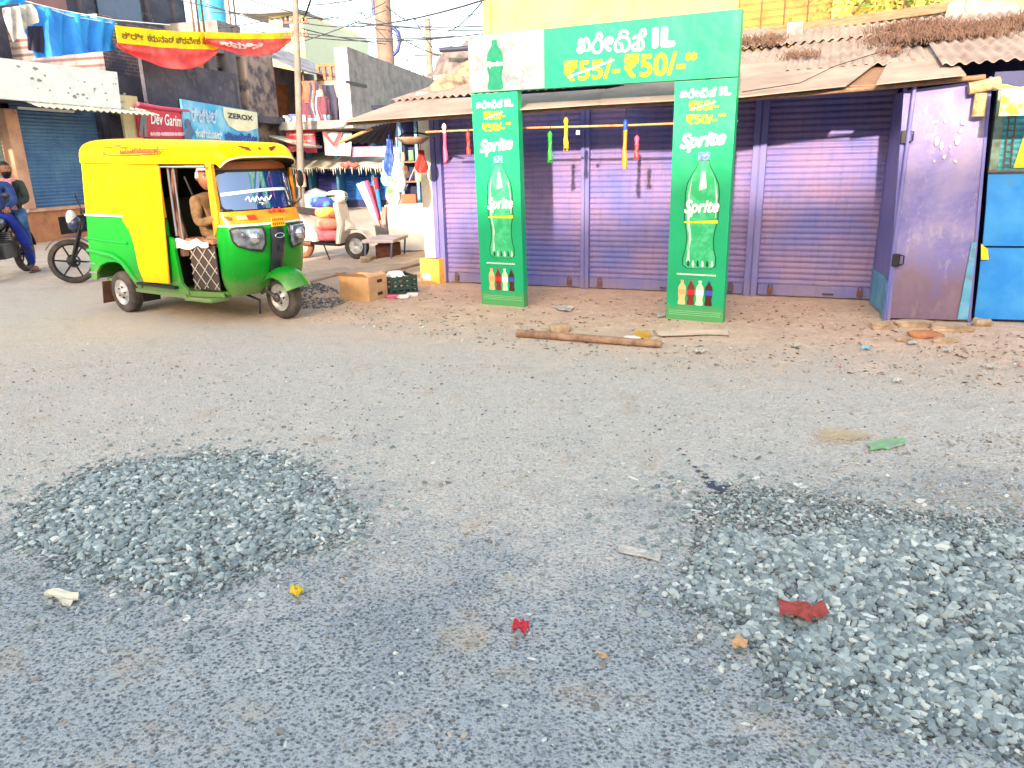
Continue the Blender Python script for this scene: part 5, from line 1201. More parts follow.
# low dark shop fronts under the signs (hidden mostly by the rickshaw)
# --- house with tin roof and orange door beyond the brick building
hs=fthing('tin_roof_house','low house with lean-to tin roof and orange brown door beyond the brick building','house',L)
xc=xb+.2; xd=q(316,100,-.6).x; xe=q(298,200,.5).x
MB().box(xc,xd,.6,5,0,q(300,72,-.6).z).build('wall',mat('grey_lilac_plaster',srgb(170,156,160),.9,var=srgb(120,112,124),vs=2),hs)
d0_=q(272,123,-.55);d1_=q(287,86,-.55); MB().box(d0_.x,d1_.x,.52,.6,d0_.z,d1_.z).build('door',mat('orange_brown_wood',srgb(176,112,66),.8,var=srgb(140,84,52),vs=4),hs)
rz0=q(270,62,-.2).z
b=MB(); b.slab(lambda u,v:(xc-.3+(xd-xc+.3)*u,-.9+2.4*v,q(300,75,.9).z+.15+1.1*v+.02*math.sin(u*200)),160,3,(0,0,.02)); b.build('tin_roof',mat('grey_blue_tin',srgb(140,146,160),.7,.2,var=srgb(100,106,124),vs=3),hs)
for u in (.1,.45,.85): MB().tube([(xc+(xd-xc)*u,-.8,2.2),(xc+(xd-xc)*u,-.8,q(300,75,.9).z+.15)],.04,6).build('veranda_post',IRON,hs)
MB().box(xc,xd,-.8,.6,2.1,2.25).build('balcony_slab',CONC,hs)
b=MB()
for k in range(9): b.tube([(xc+.3,-.82,2.3+.1*k),(xc+2.6,-.82,2.3+.1*k)],.025,4)
b.build('balcony_slats',mat('straw_slats',srgb(150,130,104),.9),hs)
# grey shed walls below balconies
MB().box(xc-.5,xe,-.5,.55,0,2.1).build('grey_shed_front',mat('grey_green_boards',srgb(126,136,140),.9,var=srgb(84,92,104),vs=1.5),hs)
b=MB(); b.slab(lambda u,v:(xc-1.5+(xe-xc+1.5)*u,-1.6+1.2*v,2.05+.35*v+.03*math.sin(u*60)),60,3,(0,0,.03)); b.build('lean_to_sheet',ASB,hs)
# ---------------------------------------------------------------- far row facing the camera
fo=AT(300,200,27.5); FFr=Fr((fo.x,fo.y),R(-3)); f=lambda x,y,o=0: FFr.px(x,y,o)
PURS=shutter_mat('violet_blue_far_shutter',srgb(84,78,170),srgb(70,90,180),srgb(40,44,110)); BLUS=shutter_mat('azure_far_shutter',srgb(40,110,196),srgb(30,90,180),srgb(20,50,120)); DKB=mat('dark_navy_wall',srgb(40,46,96),.8,var=srgb(28,30,60),vs=2)
fs=fthing('far_shop_row','row of small blue shops under a ragged pale awning closing the far end','shop',FFr)
xl_=f(302,180).x; xr_=f(640,180).x
MB().box(xl_,xr_,.3,6,0,2.95).build('wall',DKB,fs)
for a_,c_,m_ in ((316,340,PURS),(343,374,BLUS),(378,402,BLUS),(406,440,PURS)):
    b=MB(); corr(b,f(a_,180).x,f(c_,180).x,.25,2.1,.25,.09,.02); b.build('roller_shutter',m_,fs)
for x in (314,341.5,376,404): 
    p=f(x,180).x; MB().box(p-.05,p+.05,-.5,.28,0,2.3).build('post',mat('teal_post_%d'%x,srgb(60,130,170),.7),fs)
b=MB(); r=random.Random(5)
zt_=f(340,154,1.2).z
b.slab(lambda u,v:(xl_-.1+(xr_-xl_)*u,-1.4+1.8*v,zt_-.45+.03*math.sin(u*90)+.05*noise.noise(Vector((u*60,v*3,0)))+.55*v),140,3,(0,0,.04)); aw_=b.build('awning',mat('ragged_pale_awning',srgb(204,200,186),.9,var=srgb(160,156,148),vs=3),fs)
b=MB()
for k in range(150):
    x=xl_+(xr_-xl_)*k/150; w_=.05; h=r.uniform(.05,.30); b.add([(x,-1.41,zt_-.42),(x+w_,-1.41,zt_-.42),(x+w_*.6,-1.40,zt_-.42-h)],[(0,1,2)])
b.build('torn_fringe',mat('pale_fringe',srgb(196,190,176),.9),aw_)
b=MB(); P_=[f(x,y,1.5) for x,y in ((341,164),(346,167),(349,163),(353,166),(358,164))]; b.tube(P_,.08,6); b.build('red_garland',mat('faded_red_cloth',srgb(190,90,90),.9),fs)
# upper storey behind
up=fthing('far_upper_house','old house with balcony clutter and terracotta balustrade above the blue shops','house',FFr)
zu=f(330,100,-1).z
MB().box(f(298,100,-1).x,f(338,100,-1).x,1.0,6,2.95,f(330,80,-1).z).build('wall',mat('dim_brown_grey_wall',srgb(110,96,110),.9,var=srgb(64,58,80),vs=1.5,dirt=srgb(150,110,100),dsc=3),up)
MB().box(f(316,90,-.9).x,f(338,90,-.9).x,.8,1.0,f(330,98,-.9).z,f(330,81,-.9).z).build('beige_fascia',mat('beige_pink_fascia',srgb(214,180,160),.9),up)
z0=f(330,80,-.8).z;z1=f(330,64,-.8).z
for k in range(5):
    x=f(316,70,-.8).x+k*.22; MB().box(x,x+.1,.8,.95,z0,z1-.08).build('baluster',mat('terracotta',srgb(206,130,96),.9) if k==0 else bpy.data.materials['terracotta'],up)
MB().box(f(316,70,-.8).x,f(316,70,-.8).x+1.0,.78,.97,z1-.08,z1).build('balustrade_rail',bpy.data.materials['terracotta'],up)
def fsign(lab,x0,y0,x1,y1,m,out=.9,ang=0,nm='signboard',cat='signboard'):
    a_=f(x0,y1,out);c_=f(x1,y0,out); t=fthing(nm,lab,cat,FFr); MB().box(a_.x,c_.x,-out,-out+.05,a_.z,c_.z).build('board',m,t); return t,a_,c_
PK=mat('magenta_sign',srgb(214,60,120),.6,var=srgb(226,90,110),vs=2)
t,a_,c_=fsign('magenta signboard with pale yellow lines behind the thin pole',288,128,314,152,PK,1.6)
b=MB()
for k in range(4):
    x=a_.x+.12
    while x<c_.x-.15: L_=rnd.uniform(.06,.2); b.stroke([(x,a_.z+.14+.2*k),(x+L_,a_.z+.14+.2*k)],.05,y=-1.605,seg=4); x+=L_+.06
b.build('pale_lettering',mat('pale_yellow_print',srgb(240,200,120),.6),t)
t,a_,c_=fsign('white signboard with blue mark above the magenta one',284,115,305,127,mat('white_sign',srgb(216,216,228),.6,var=srgb(170,190,220),vs=3),1.65)
b=MB(); b.stroke([(a_.x+.2,a_.z+.1),(a_.x+.3,a_.z+.25),(a_.x+.2,a_.z+.35),(a_.x+.4,a_.z+.35)],.08,y=-1.66); 
for k in range(3): b.stroke([(a_.x+.5,a_.z+.1+.1*k),(c_.x-.1,a_.z+.1+.1*k)],.03,y=-1.66)
b.build('blue_mark',SBL,t)
t,a_,c_=fsign('pale blue signboard right of the thin pole',305,118,318,130,mat('pale_blue_sign',srgb(150,190,220),.6),1.5)
t,a_,c_=fsign('tall pink signboard right of the thin pole, above the awning',306,132,315,153,PK,1.45)
# white tarp with red V
a_=f(322,131,1.7);b2=f(352,133,1.7);c_=f(350,156,1.7);d_=f(325,155,1.7)
t=fthing('white_tarpaulin','white tarpaulin with a red V stripe hanging above the blue shops','tarpaulin',FFr)
MB().slab(lambda u,v:(a_.lerp(b2,u)).lerp(d_.lerp(c_,u),v)+Vector((0,.05*math.sin(u*12+v*3),0)),20,10,(0,.01,0)).build('sheet',mat('white_tarp_cloth',srgb(226,222,222),.8,var=srgb(200,196,200),vs=3),t)
vp=[f(x,y,1.8) for x,y in ((324,133),(334,145),(340,134))]; MB().stroke([(p.x,p.z) for p in vp],.10,y=-1.82).build('red_stripe',mat('dark_red_print',srgb(170,50,70),.6),t)
# clutter hanging on the balcony
CLm=[mat('clutter_%s'%n,c_,.9) for n,c_ in (('rust',srgb(170,110,90)),('slate',srgb(70,74,104)),('pale',srgb(206,206,214)),('plum',srgb(120,70,90)),('sky',srgb(130,170,200)))]
r=random.Random(12)
for k,(x,y,w__,h__,mi,lab) in enumerate(((309,92,.5,.7,0,'rust red cloth hung high on the balcony right of the thin pole'),(313,100,.35,1.1,1,'slate blue garment below the rust red cloth'),(316,105,.3,.9,2,'pale towel hanging on the balcony'),(325,112,.5,1.0,3,'plum coloured cloth on the balcony rail'),(306,112,.5,.8,3,'dark plum bundle low on the balcony by the pole'),(331,104,.4,1.2,1,'slate cloth nearest the white wall end'),(320,121,.7,.4,4,'sky blue bundle on the balcony ledge'),(312,123,.5,.5,0,'rusty bundle on the balcony ledge'))):
    p=f(x,y,.5); b=MB(); b.slab(lambda u,v:(-w__/2+w__*u+.05*math.sin(v*5+k),.05*math.sin(u*14+k),h__/2-h__*v),8,8,(0,.015,0)); one(b,'hanging_cloth',CLm[mi],lab,'cloth',FFr.w(*p),FFr.ang,'cloths on the far balcony')
MB_=MB()
# more signs under the eave to the right
t,a_,c_=fsign('faded blue and red signboard seen under the eave of the tin roof',352,146,392,157,mat('faded_blue_sign',srgb(110,130,190),.7,var=srgb(200,120,130),vs=1.3),1.5)
t,a_,c_=fsign('pale lilac signboard under the eave, right of the faded blue one',394,147,424,158,mat('pale_lilac_sign',srgb(190,176,196),.7,var=srgb(130,130,170),vs=2),1.5)
# ---------------------------------------------------------------- tall building with water tank
to=AT(306,60,38); TF=Fr((to.x,to.y),R(-14)); tp=lambda x,y,o=0: TF.px(x,y,o)
tb=fthing('tall_cream_building','tall cream and pale green building with a dark doorway on top, beyond the poles','building',TF)
CRM=mat('pale_cream_paint',srgb(240,234,176),.85,var=srgb(226,220,160),vs=.6); PGR=mat('pale_green_paint',srgb(204,220,200),.85,var=srgb(192,210,190),vs=.5)
x0=tp(273,60).x; zt=tp(306,13).z
MB().box(x0,0,0,6,0,zt).build('front_block',CRM,tb)
pg=tp(331,20,-4).x
MB().prism([(0.01,0,0),(0.01,7,0),(0.01,7,zt-.1),(0.01,0,zt-.1)],(pg*.75,1.2,0)).build('side_block',PGR,tb)
MB().box(x0-1.0,.05,-.6,2.0,zt,zt+.12).build('roof_slab',CONC,tb)
a_=tp(283,28,0.01);c_=tp(288.5,14,0.01); MB().box(a_.x,c_.x,-.02,.0-.002,a_.z,zt-.1).build('dark_doorway',mat('slate_void',srgb(50,52,84),.8),tb)
a_=tp(274,52,.01);c_=tp(279,38,.01); MB().box(a_.x,c_.x,-.02,-.002,a_.z,c_.z).build('window',bpy.data.materials['slate_void'],tb)
# ---------------------------------------------------------------- poles and wires
PC=mat('pole_concrete',srgb(132,126,122),.85,var=srgb(112,106,102),vs=3,bmp=.2,bsc=30)
g0=G(302,214); pf_=Fr((g0.x,g0.y),0)
pt=fthing('utility_pole','thin pale utility pole standing at the roadside beyond the rickshaw','utility pole',pf_)
MB().tube([(0,0,0),(.75,0,10.5)],[.115,.07],12).build('shaft',PC,pt)
for y_ in (22.5,35.5):
    z_=pf_.px(299,y_).z; b=MB(); b.box(-.36+.071*z_,.36+.071*z_,-.04,.04,z_-.03,z_+.03); ca=b.build('crossarm',IRON,pt)
    for k in (-.3,-.12,.12,.3): MB().lathe([(.02,0),(.045,.02),(.03,.06),(.045,.09),(.001,.13)],8,Matrix.Translation((k+.071*z_,0,z_+.03))).build('insulator',mat('glazed_insulator',srgb(160,120,110),.3) if 'glazed_insulator' not in bpy.data.materials else bpy.data.materials['glazed_insulator'],ca)
z_=pf_.px(300,181).z; MB().tube([(.07*z_,0,z_-.18),(.07*z_,0,z_+.22)],.155,12).build('painted_band',mat('faded_red_band',srgb(206,120,96),.8,var=srgb(220,190,170),vs=6),pt)
g1=AT(386,60,40); p2=Fr((g1.x,g1.y),0); pt=fthing('utility_pole','thick concrete pole rising behind the grey wall, with a blue cable coil','utility pole',p2)
MB().tube([(0,0,0),(0,0,16)],[.46,.36],14).build('shaft',mat('pinkish_concrete',srgb(128,110,104),.85,var=srgb(108,92,88),vs=2),pt)
z_=p2.px(394,42).z; MB().tube([(.38,-.05,z_+.7),(.66,-.05,z_+.45),(.74,-.05,z_),(.62,-.05,z_-.4),(.38,-.05,z_-.6)],.10,6).build('cable_coil',mat('blue_cable',srgb(40,60,140),.5),pt)
MB().tube([(-.42,-.1,z_+1.2),(-.46,-.1,z_+3.2)],.10,6).build('cable_end',mat('dark_blue_cable',srgb(60,70,130),.5),pt)
g2=AT(430,70,38); p3=Fr((g2.x,g2.y),0); pt=fthing('utility_pole','slim distant pole right of the thick one, with a short crossarm','utility pole',p3)
zt=p3.px(430,19).z; MB().tube([(0,0,0),(0,0,zt)],[.22,.12],10).build('shaft',PC,pt); z_=p3.px(430,55).z; MB().box(-.7,.55,-.05,.05,z_-.04,z_+.04).build('crossarm',IRON,pt)
WIRE=mat('grey_wire',srgb(60,64,80),.7)
wires=[((180,0),(300,22),24,25),((190,30),(297,14),26,25),((206,4),(300,30),24,25),((300,22),(520,-12),25,12),((300,14),(560,20),25,16),((301,33),(455,36),25,22),((300,36),(480,34),25,20),((386,6),(432,26),27,38),((388,30),(470,62),27,20),((392,0),(412,80),26,25.6),((402,-5),(436,52),30,38),((300,5),(352,0),25,24),((432,52),(486,50),38,22),((250,56),(386,10),28,27),((430,30),(482,2),38,20),((300,28),(386,44),25,27),((300,10),(520,30),25,18),((250,0),(386,30),26,30),((330,0),(500,60),24,22),((386,14),(540,-5),38,20),((300,18),(386,2),25,36),((210,12),(300,12),25,25),((386,20),(432,60),38,38),((350,0),(440,90),26,24),((200,20),(300,36),26,25),((432,46),(500,20),38,20)]
for i,(a_,c_,Ya,Yc) in enumerate(wires):
    A_=AT(a_[0],a_[1],Ya);B2=AT(c_[0],c_[1],Yc); L_=(B2-A_).length; sg=L_*.02
    P_=[A_.lerp(B2,t/14)-Vector((0,0,sg*4*(t/14)*(1-t/14))) for t in range(15)]
    b=MB().tube([p-A_ for p in P_],.018,4); o=b.build('overhead_wire',WIRE); o.location=A_; tag(o,'thin overhead electric wire strung across the pale sky','wire','overhead wires across the sky')
one(MB().tube([(0,0,0),tuple(AT(303,22,25)-AT(312,-4,24))],.03,5),'stay_rod',DKIRON,'dark stay rod slanting up from the crossarm of the thin pole','rod',AT(312,-4,24))
# ---------------------------------------------------------------- two wheelers
def moto(name,label,fr,body,group=None,helm=None,tail=WCL):
    t=fthing(name,label,'motorcycle',fr,group)
    for cx in (.66,-.64):
        r_=.30; M_=Matrix.Translation((cx,0,r_))@Matrix.Rotation(R(90),4,'X')
        ty=MB().lathe([(r_*.80,-.04),(r_*.93,-.05),(r_,-.02),(r_,.02),(r_*.93,.05),(r_*.80,.04)],32,M_).build('wheel',RUB,t)
        b=MB(); b.lathe([(r_*.81,-.035),(r_*.74,-.03),(r_*.74,.03),(r_*.81,.035)],32,M_); b.lathe([(.001,-.05),(.045,-.05),(.05,0),(.045,.05),(.001,.05)],14,M_)
        for k in range(6):
            a=2*math.pi*k/6; b.tube([(cx+.04*math.cos(a),0,r_+.04*math.sin(a)),(cx+r_*.76*math.cos(a+.12),0,r_+r_*.76*math.sin(a+.12))],[.016,.011],6)
        b.build('alloy_rim',BPL,ty)
        b=MB(); b.lathe([(.001,.052),(.09,.052),(.09,.058),(.001,.058)],20,M_); b.build('brake_disc',CHR,ty)
    b=MB()
    for sg in (-1,1): b.tube([(.66,sg*.075,.30),(.45,sg*.075,.86)],[.022,.018],8)
    b.box(.42,.50,-.10,.10,.80,.84); b.build('front_fork',BPL,t)
    b=MB(); b.slab(lambda u,v:(.66+.345*math.cos(R(30+115*v)),(u-.5)*.11,.30+.345*math.sin(R(30+115*v))),6,14,(0,0,-.006)); b.build('front_mudguard',body,t)
    b=MB(); b.ball((.55,0,.80),(.09,.10,.11),14); hl=b.build('headlight',body,t); MB().lathe([(.001,.03),(.05,.025),(.075,0)],16,Matrix.Translation((.61,0,.80))@Matrix.Rotation(R(90),4,'Y')).build('lens',GLS,hl)
    b=MB(); b.tube([(.36,-.34,.97),(.42,-.2,.99),(.45,0,.93),(.42,.2,.99),(.36,.34,.97)],.013,8); b.build('handlebar',DKIRON,t)
    for sg in (-1,1):
        b=MB(); b.tube([(.40,sg*.26,.99),(.42,sg*.32,1.14)],.006,5); b.ball((.42,sg*.33,1.18),(.012,.06,.04),10); b.build('rear_view_mirror',BPL,t)
    b=MB(); b.ball((.17,0,.78),(.27,.14,.13),18); b.build('fuel_tank',body,t)
    b=MB(); b.slab(lambda u,v:(-.68+.68*u,(v-.5)*.26*(1-.25*(1-u)),.80+.05*(1-u)-.03*math.sin(math.pi*u)-.03*abs(v-.5)),14,6,(0,0,-.07)); b.build('seat',SEAT,t)
    b=MB(); b.box(-.12,.28,-.12,.12,.28,.52,bev=.03); 
    for k in range(5): b.box(-.02,.26,-.14,.14,.53+.03*k,.54+.03*k)
    b.build('engine',mat('grey_engine_%s'%name,srgb(90,90,94),.5,.6),t)
    b=MB(); b.tube([(.40,0,.86),(.05,0,.62),(-.15,0,.32),(.3,0,.28),(.42,0,.78)],.024,8); b.tube([(-.1,0,.60),(-.64,-.08,.80)],.02,6); b.build('frame',DKIRON,t)
    for sg in (-1,1): MB().tube([(-.64,sg*.09,.30),(-.46,sg*.10,.74)],[.03,.022],8).build('rear_shock',CHR,t)
    b=MB(); b.tube([(.24,-.13,.40),(.18,-.16,.26),(-.3,-.17,.27),(-.72,-.17,.36)],[.02,.025,.04,.045],10); b.build('exhaust',CHR,t)
    b=MB(); b.slab(lambda u,v:(-.64+.34*math.cos(R(60+110*v)),(u-.5)*.14,.32+.34*math.sin(R(60+110*v))),6,14,(0,0,-.006)); b.build('rear_mudguard',BPL,t)
    b=MB(); b.box(-.90,-.62,-.05,.05,.80,.86,bev=.02); b.tube([(-.5,-.13,.84),(-.86,-.10,.92),(-.86,.10,.92),(-.5,.13,.84)],.013,6); b.build('tail_piece',tail,t)
    return t
w_=G(77,283); hd=R(200); fr=Fr((w_.x-.66*math.cos(hd),w_.y-.66*math.sin(hd)),hd)
m1=moto('motorcycle','dark blue motorcycle parked behind the rickshaw, only its front wheel and headlight showing',fr,mat('dark_blue_bike_paint',srgb(52,70,110),.35,coat=.4,var=srgb(40,54,90)))
b=MB(); b.ball((.58,0,.86),(.07,.085,.13),14); b.build('white_cowl',WCL,m1)
w_=G(28,271); hd=R(281); fr2=Fr((w_.x+.64*math.cos(hd),w_.y+.64*math.sin(hd)),hd)
m2_=moto('motorcycle','black motorcycle carrying two men at the left edge',fr2,mat('black_bike_paint',srgb(24,24,28),.3,coat=.5))
m3=copy_tree(m1); w_=G(286,212); m3.location=(w_.x,w_.y,0); m3.rotation_euler=(0,0,R(-60)); m3['label']='dark motorcycle parked by the foot of the thin pole'; m3.scale=(1,1,1)
# riders --------------------------------------------------------------
BJ=mat('blue_jacket_cloth',srgb(40,70,140),.85,var=srgb(26,46,100),vs=6,bmp=.3,bsc=14); BT=mat('royal_blue_trousers',srgb(26,50,170),.85,var=srgb(20,38,130),vs=5); OJ=mat('dark_olive_jacket',srgb(58,66,58),.9,var=srgb(40,46,42),vs=6,bmp=.3,bsc=14); JE=mat('blue_jeans',srgb(64,104,150),.9,var=srgb(44,76,120),vs=7); SCF=mat('pink_check_scarf',srgb(214,120,130),.9,var=srgb(236,190,190),vs=30)
p1=fthing('person','bearded man in dark olive jacket and pink scarf riding pillion behind the man in blue','person',fr2)
J=dict(pel=V3(-.34,0,.92),waist=V3(-.35,0,1.06),chest=V3(-.31,.0,1.28),neck=V3(-.29,.02,1.43),shl=V3(-.33,.19,1.35),ell=V3(-.22,.27,1.12),wrl=V3(-.02,.18,1.06),shr=V3(-.31,-.19,1.35),elr=V3(-.20,-.26,1.12),wrr=V3(.0,-.16,1.08),hipl=V3(-.33,.11,.92),knl=V3(.02,.26,.86),anl=V3(-.14,.22,.46),hipr=V3(-.33,-.11,.92),knr=V3(.02,-.26,.86),anr=V3(-.12,-.22,.46))
J={k_:v_+Vector((-.20,0,-.03)) for k_,v_ in J.items()}
man(p1,J,OJ,JE); head(p1,(-.46,.04,1.525),Matrix.Rotation(R(50),4,'Z'))
hand(p1,(-.2,.175,1.03),(1,-.3,-.2),(0,.3,1),side=-1); hand(p1,(-.18,-.15,1.05),(1,.3,-.2),(0,-.3,1),side=1)
b=MB(); b.tube([(-.36,.08,1.40),(-.26,.13,1.42),(-.18,.08,1.40),(-.20,-.02,1.41),(-.32,-.08,1.42)],.034,8); b.slab(lambda u,v:(-.165+.03*u-.02*v,.06+.075*u,1.42-.44*v),6,10,(-.02,0,0)); b.v=[v_+Vector((-.20,0,-.03)) for v_ in b.v]; b.build('scarf',SCF,p1)
for sg in (-1,1): MB().ball((-.26,sg*.22,.38),(.13,.045,.045),12).build('shoe',BPL,p1)
p2_=fthing('person','man in blue jacket and royal blue trousers steering the black motorcycle at the left edge','person',fr2)
J=dict(pel=V3(.02,0,.86),waist=V3(.04,0,1.0),chest=V3(.10,0,1.24),neck=V3(.14,0,1.40),shl=V3(.08,.20,1.32),ell=V3(.16,.27,1.08),wrl=V3(.36,.30,1.02),shr=V3(.10,-.20,1.32),elr=V3(.20,-.28,1.08),wrr=V3(.36,-.30,1.02),hipl=V3(.02,.12,.86),knl=V3(.0,.24,.50),anl=V3(-.30,.17,.13),hipr=V3(.02,-.12,.86),knr=V3(.34,-.24,.66),anr=V3(.14,-.22,.36))
J={k_:(v_+Vector((-.14,0,0)) if k_ not in('wrl','wrr') else v_) for k_,v_ in J.items()}
man(p2_,J,BJ,BT); head(p2_,(.04,0,1.525),Matrix.Rotation(R(10),4,'Z'),beard=False)
hand(p2_,(.36,.30,1.01),(.6,.2,-.3),(.3,0,1),side=-1,curl=1.2); hand(p2_,(.36,-.30,1.01),(.6,-.2,-.3),(.3,0,1),side=1,curl=1.2)
b=MB(); b.ball((-.44,.18,.055),(.12,.045,.045),12); b.build('foot',SKIN,p2_); MB().box(-.57,-.31,.14,.22,.004,.024,bev=.008).build('sandal',MUD,p2_); MB().ball((.06,-.22,.33),(.12,.045,.045),12).build('shoe',BPL,p2_)
# scooter ---------------------------------------------------------------
ga=G(304,258);gb=G(358,259); an=math.atan2(gb.y-ga.y,gb.x-ga.x); scf=Fr(((ga.x+gb.x)/2,(ga.y+gb.y)/2),an); hw=(gb-ga).length/2
sc_=fthing('scooter','white scooter loaded with pink and blue sacks, parked beyond the rickshaw','scooter',scf)
SW=mat('white_scooter_paint',srgb(236,232,224),.35,coat=.3,var=srgb(214,204,190),vs=4)
for cx in (hw-.0,-hw):
    r_=.215; M_=Matrix.Translation((cx,0,r_))@Matrix.Rotation(R(90),4,'X'); ty=MB().lathe([(r_*.6,-.045),(r_*.9,-.055),(r_,-.02),(r_,.02),(r_*.9,.055),(r_*.6,.045)],26,M_).build('wheel',RUB if cx>0 else MUD,sc_)
    MB().lathe([(r_*.62,-.03),(r_*.3,-.02),(.001,-.04),(.001,.04),(r_*.3,.02),(r_*.62,.03)],20,M_).build('rim',RIM,ty)
def sprof(pts,w,m,nm,bev=.03):
    b=MB(); bm=bmesh.new(); vs=[bm.verts.new((x,-w,z)) for x,z in pts]; fc=bm.faces.new(vs); ex=bmesh.ops.extrude_face_region(bm,geom=[fc]); 
    for v in [g_ for g_ in ex['geom'] if isinstance(g_,bmesh.types.BMVert)]: v.co.y=w
    bmesh.ops.recalc_face_normals(bm,faces=bm.faces); bmesh.ops.bevel(bm,geom=bm.edges[:],offset=bev,segments=2,affect='EDGES'); bm.verts.index_update()
    b.add([v.co for v in bm.verts],[[v.index for v in f_.verts] for f_ in bm.faces],smooth=False); bm.free(); return b.build(nm,m,sc_)
sprof([(-.78,.80),(-.70,.84),(-.45,.74),(-.20,.50),(-.08,.30),(-.35,.28),(-.58,.42)],.15,SW,'rear_body')
sprof([(-.70,.85),(-.2,.80),(-.02,.74),(-.05,.68),(-.45,.75)],.13,SEAT,'seat',.02)
sprof([(-.2,.24),(.28,.22),(.28,.27),(-.2,.29)],.16,BPL,'footboard',.01)
sprof([(.20,.24),(.28,.24),(.36,.55),(.30,.90),(.22,.92),(.26,.55)],.17,SW,'leg_shield',.02)
b=MB(); b.slab(lambda u,v:(hw+(.27+.0*u)*math.cos(R(10+150*v)),(u-.5)*.20,.24+.27*math.sin(R(10+150*v))),6,16,(0,0,-.01)); b.build('front_mudguard',SW,sc_)
sprof([(.30,.42),(hw-.02,.50),(hw+.05,.46),(.36,.66)],.08,SW,'front_cowl')
b=MB(); b.ball((.27,0,1.0),(.13,.15,.10),16); b.ball((.19,0,1.05),(.14,.13,.05),12); hb_=b.build('handlebar_cowl',SW,sc_); 
MB().lathe([(.001,.03),(.05,.02),(.065,0)],14,Matrix.Translation((.37,0,1.0))@Matrix.Rotation(R(90),4,'Y')).build('headlight',GLS,hb_)
MB().tube([(.22,-.33,1.02),(.26,-.12,1.02),(.26,.12,1.02),(.22,.33,1.02)],.016,8).build('handlebar',BPL,sc_)
MB().tube([(-.05,-.1,.25),(.10,-.2,.01)],.012,6).build('stand',DKIRON,sc_)
MB().tube([(-.25,-.14,.26),(-.7,-.15,.30)],.04,8).build('exhaust',MUD,sc_)
def sack(lab,c,r3,m,seed):
    b=MB(); bm=bmesh.new(); bmesh.ops.create_uvsphere(bm,u_segments=18,v_segments=12,radius=1)
    for v in bm.verts:
        k=Vector([math.copysign(abs(q_)**.7,q_) for q_ in v.co]); n_=1+.10*noise.noise(v.co*2.5+Vector((seed,0,0))); v.co=Vector((k.x*r3[0],k.y*r3[1],k.z*r3[2]))*n_
    b.add([v.co for v in bm.verts],[[v.index for v in f_.verts] for f_ in bm.faces],smooth=True); bm.free(); one(b,'sack',m,lab,'sack',scf.w(*c),scf.ang,'sacks on the scooter')
sack('pink sack lowest on the scooter footboard',(.03,0,.38),(.20,.17,.10),mat('pink_woven_sack',srgb(224,110,130),.7,var=srgb(236,150,160),vs=6,bmp=.4,bsc=9),1)
sack('orange pink sack in the middle of the scooter pile',(.02,0,.57),(.21,.17,.10),mat('salmon_woven_sack',srgb(230,130,120),.7,var=srgb(240,180,150),vs=6,bmp=.4,bsc=9),2)
sack('bright pink and yellow sack near the top of the scooter pile',(.02,0,.755),(.20,.16,.09),mat('magenta_woven_sack',srgb(226,90,150),.7,var=srgb(230,190,80),vs=3,vamt=(.5,.56),bmp=.4,bsc=9),3)
sack('sky blue sack on top of the scooter pile',(-.06,0,.92),(.22,.15,.09),mat('sky_blue_sack',srgb(90,180,226),.7,var=srgb(50,70,180),vs=3,vamt=(.5,.56),bmp=.4,bsc=9),4)
# ---------------------------------------------------------------- side stall: counter, goods, brooms
cf=Fr(G(390,252),R(-6)); cw=(cf.px(428,250)).x
ct=fthing('stall_counter','plain white stall counter beside the whitewashed pillar','counter',cf)
ch=cf.px(400,205).z
b=MB(); b.box(0,cw,0,.6,.02,ch-.03,bev=.008); b.build('front_panel',mat('white_laminate',srgb(240,240,236),.5),ct); MB().box(-.03,cw+.02,-.04,.64,ch-.028,ch).build('counter_top',WCL,ct)
st=fthing('stall_shelf','dim back shelf of the side stall with dark blue backing above the counter','shelf',cf)
MB().box(.05,cw+.8,1.2,1.26,0,2.35).build('back_board',DKB,st)
for z_ in (1.15,1.5,1.85): MB().box(.05,cw+.8,.95,1.2,z_,z_+.03).build('shelf_board',WOOD,st)
for x in (.05,cw*.5): MB().box(x,x+.05,.93,1.0,0,2.35).build('post',TEAL,st)
MB().box(-.1,cw+.9,-.2,1.3,2.36,2.42).build('stall_roof',DKB,st)
for x,y,rx,rz_,m_,lab in ((421,188,.09,.16,mat('mustard_packet',srgb(200,180,80),.6),'mustard yellow packet on the stall shelf'),(409,196,.14,.10,mat('brown_loaf',srgb(150,90,60),.7),'brown bundle on the counter of the stall'),(398,200,.10,.08,mat('pinkish_tin',srgb(190,120,120),.5),'reddish tin at the left of the counter'),(413,180,.05,.12,mat('green_tin',srgb(90,140,110),.5),'small green tin on the stall shelf'),(404,181,.05,.10,mat('beige_tin',srgb(200,180,140),.5),'small beige tin on the stall shelf')):
    p=cf.px(x,y,-.5 if y>190 else -1.0); zb=ch if y>190 else 1.18+.0
    one(MB().box(-rx,rx,-.06,.06,0,rz_*1.6,bev=.02),'goods_packet',m_,lab,'packet',cf.w(p.x,p.y,zb if y>190 else (1.53 if y<184 else 1.18)),cf.ang,'goods in the stall')
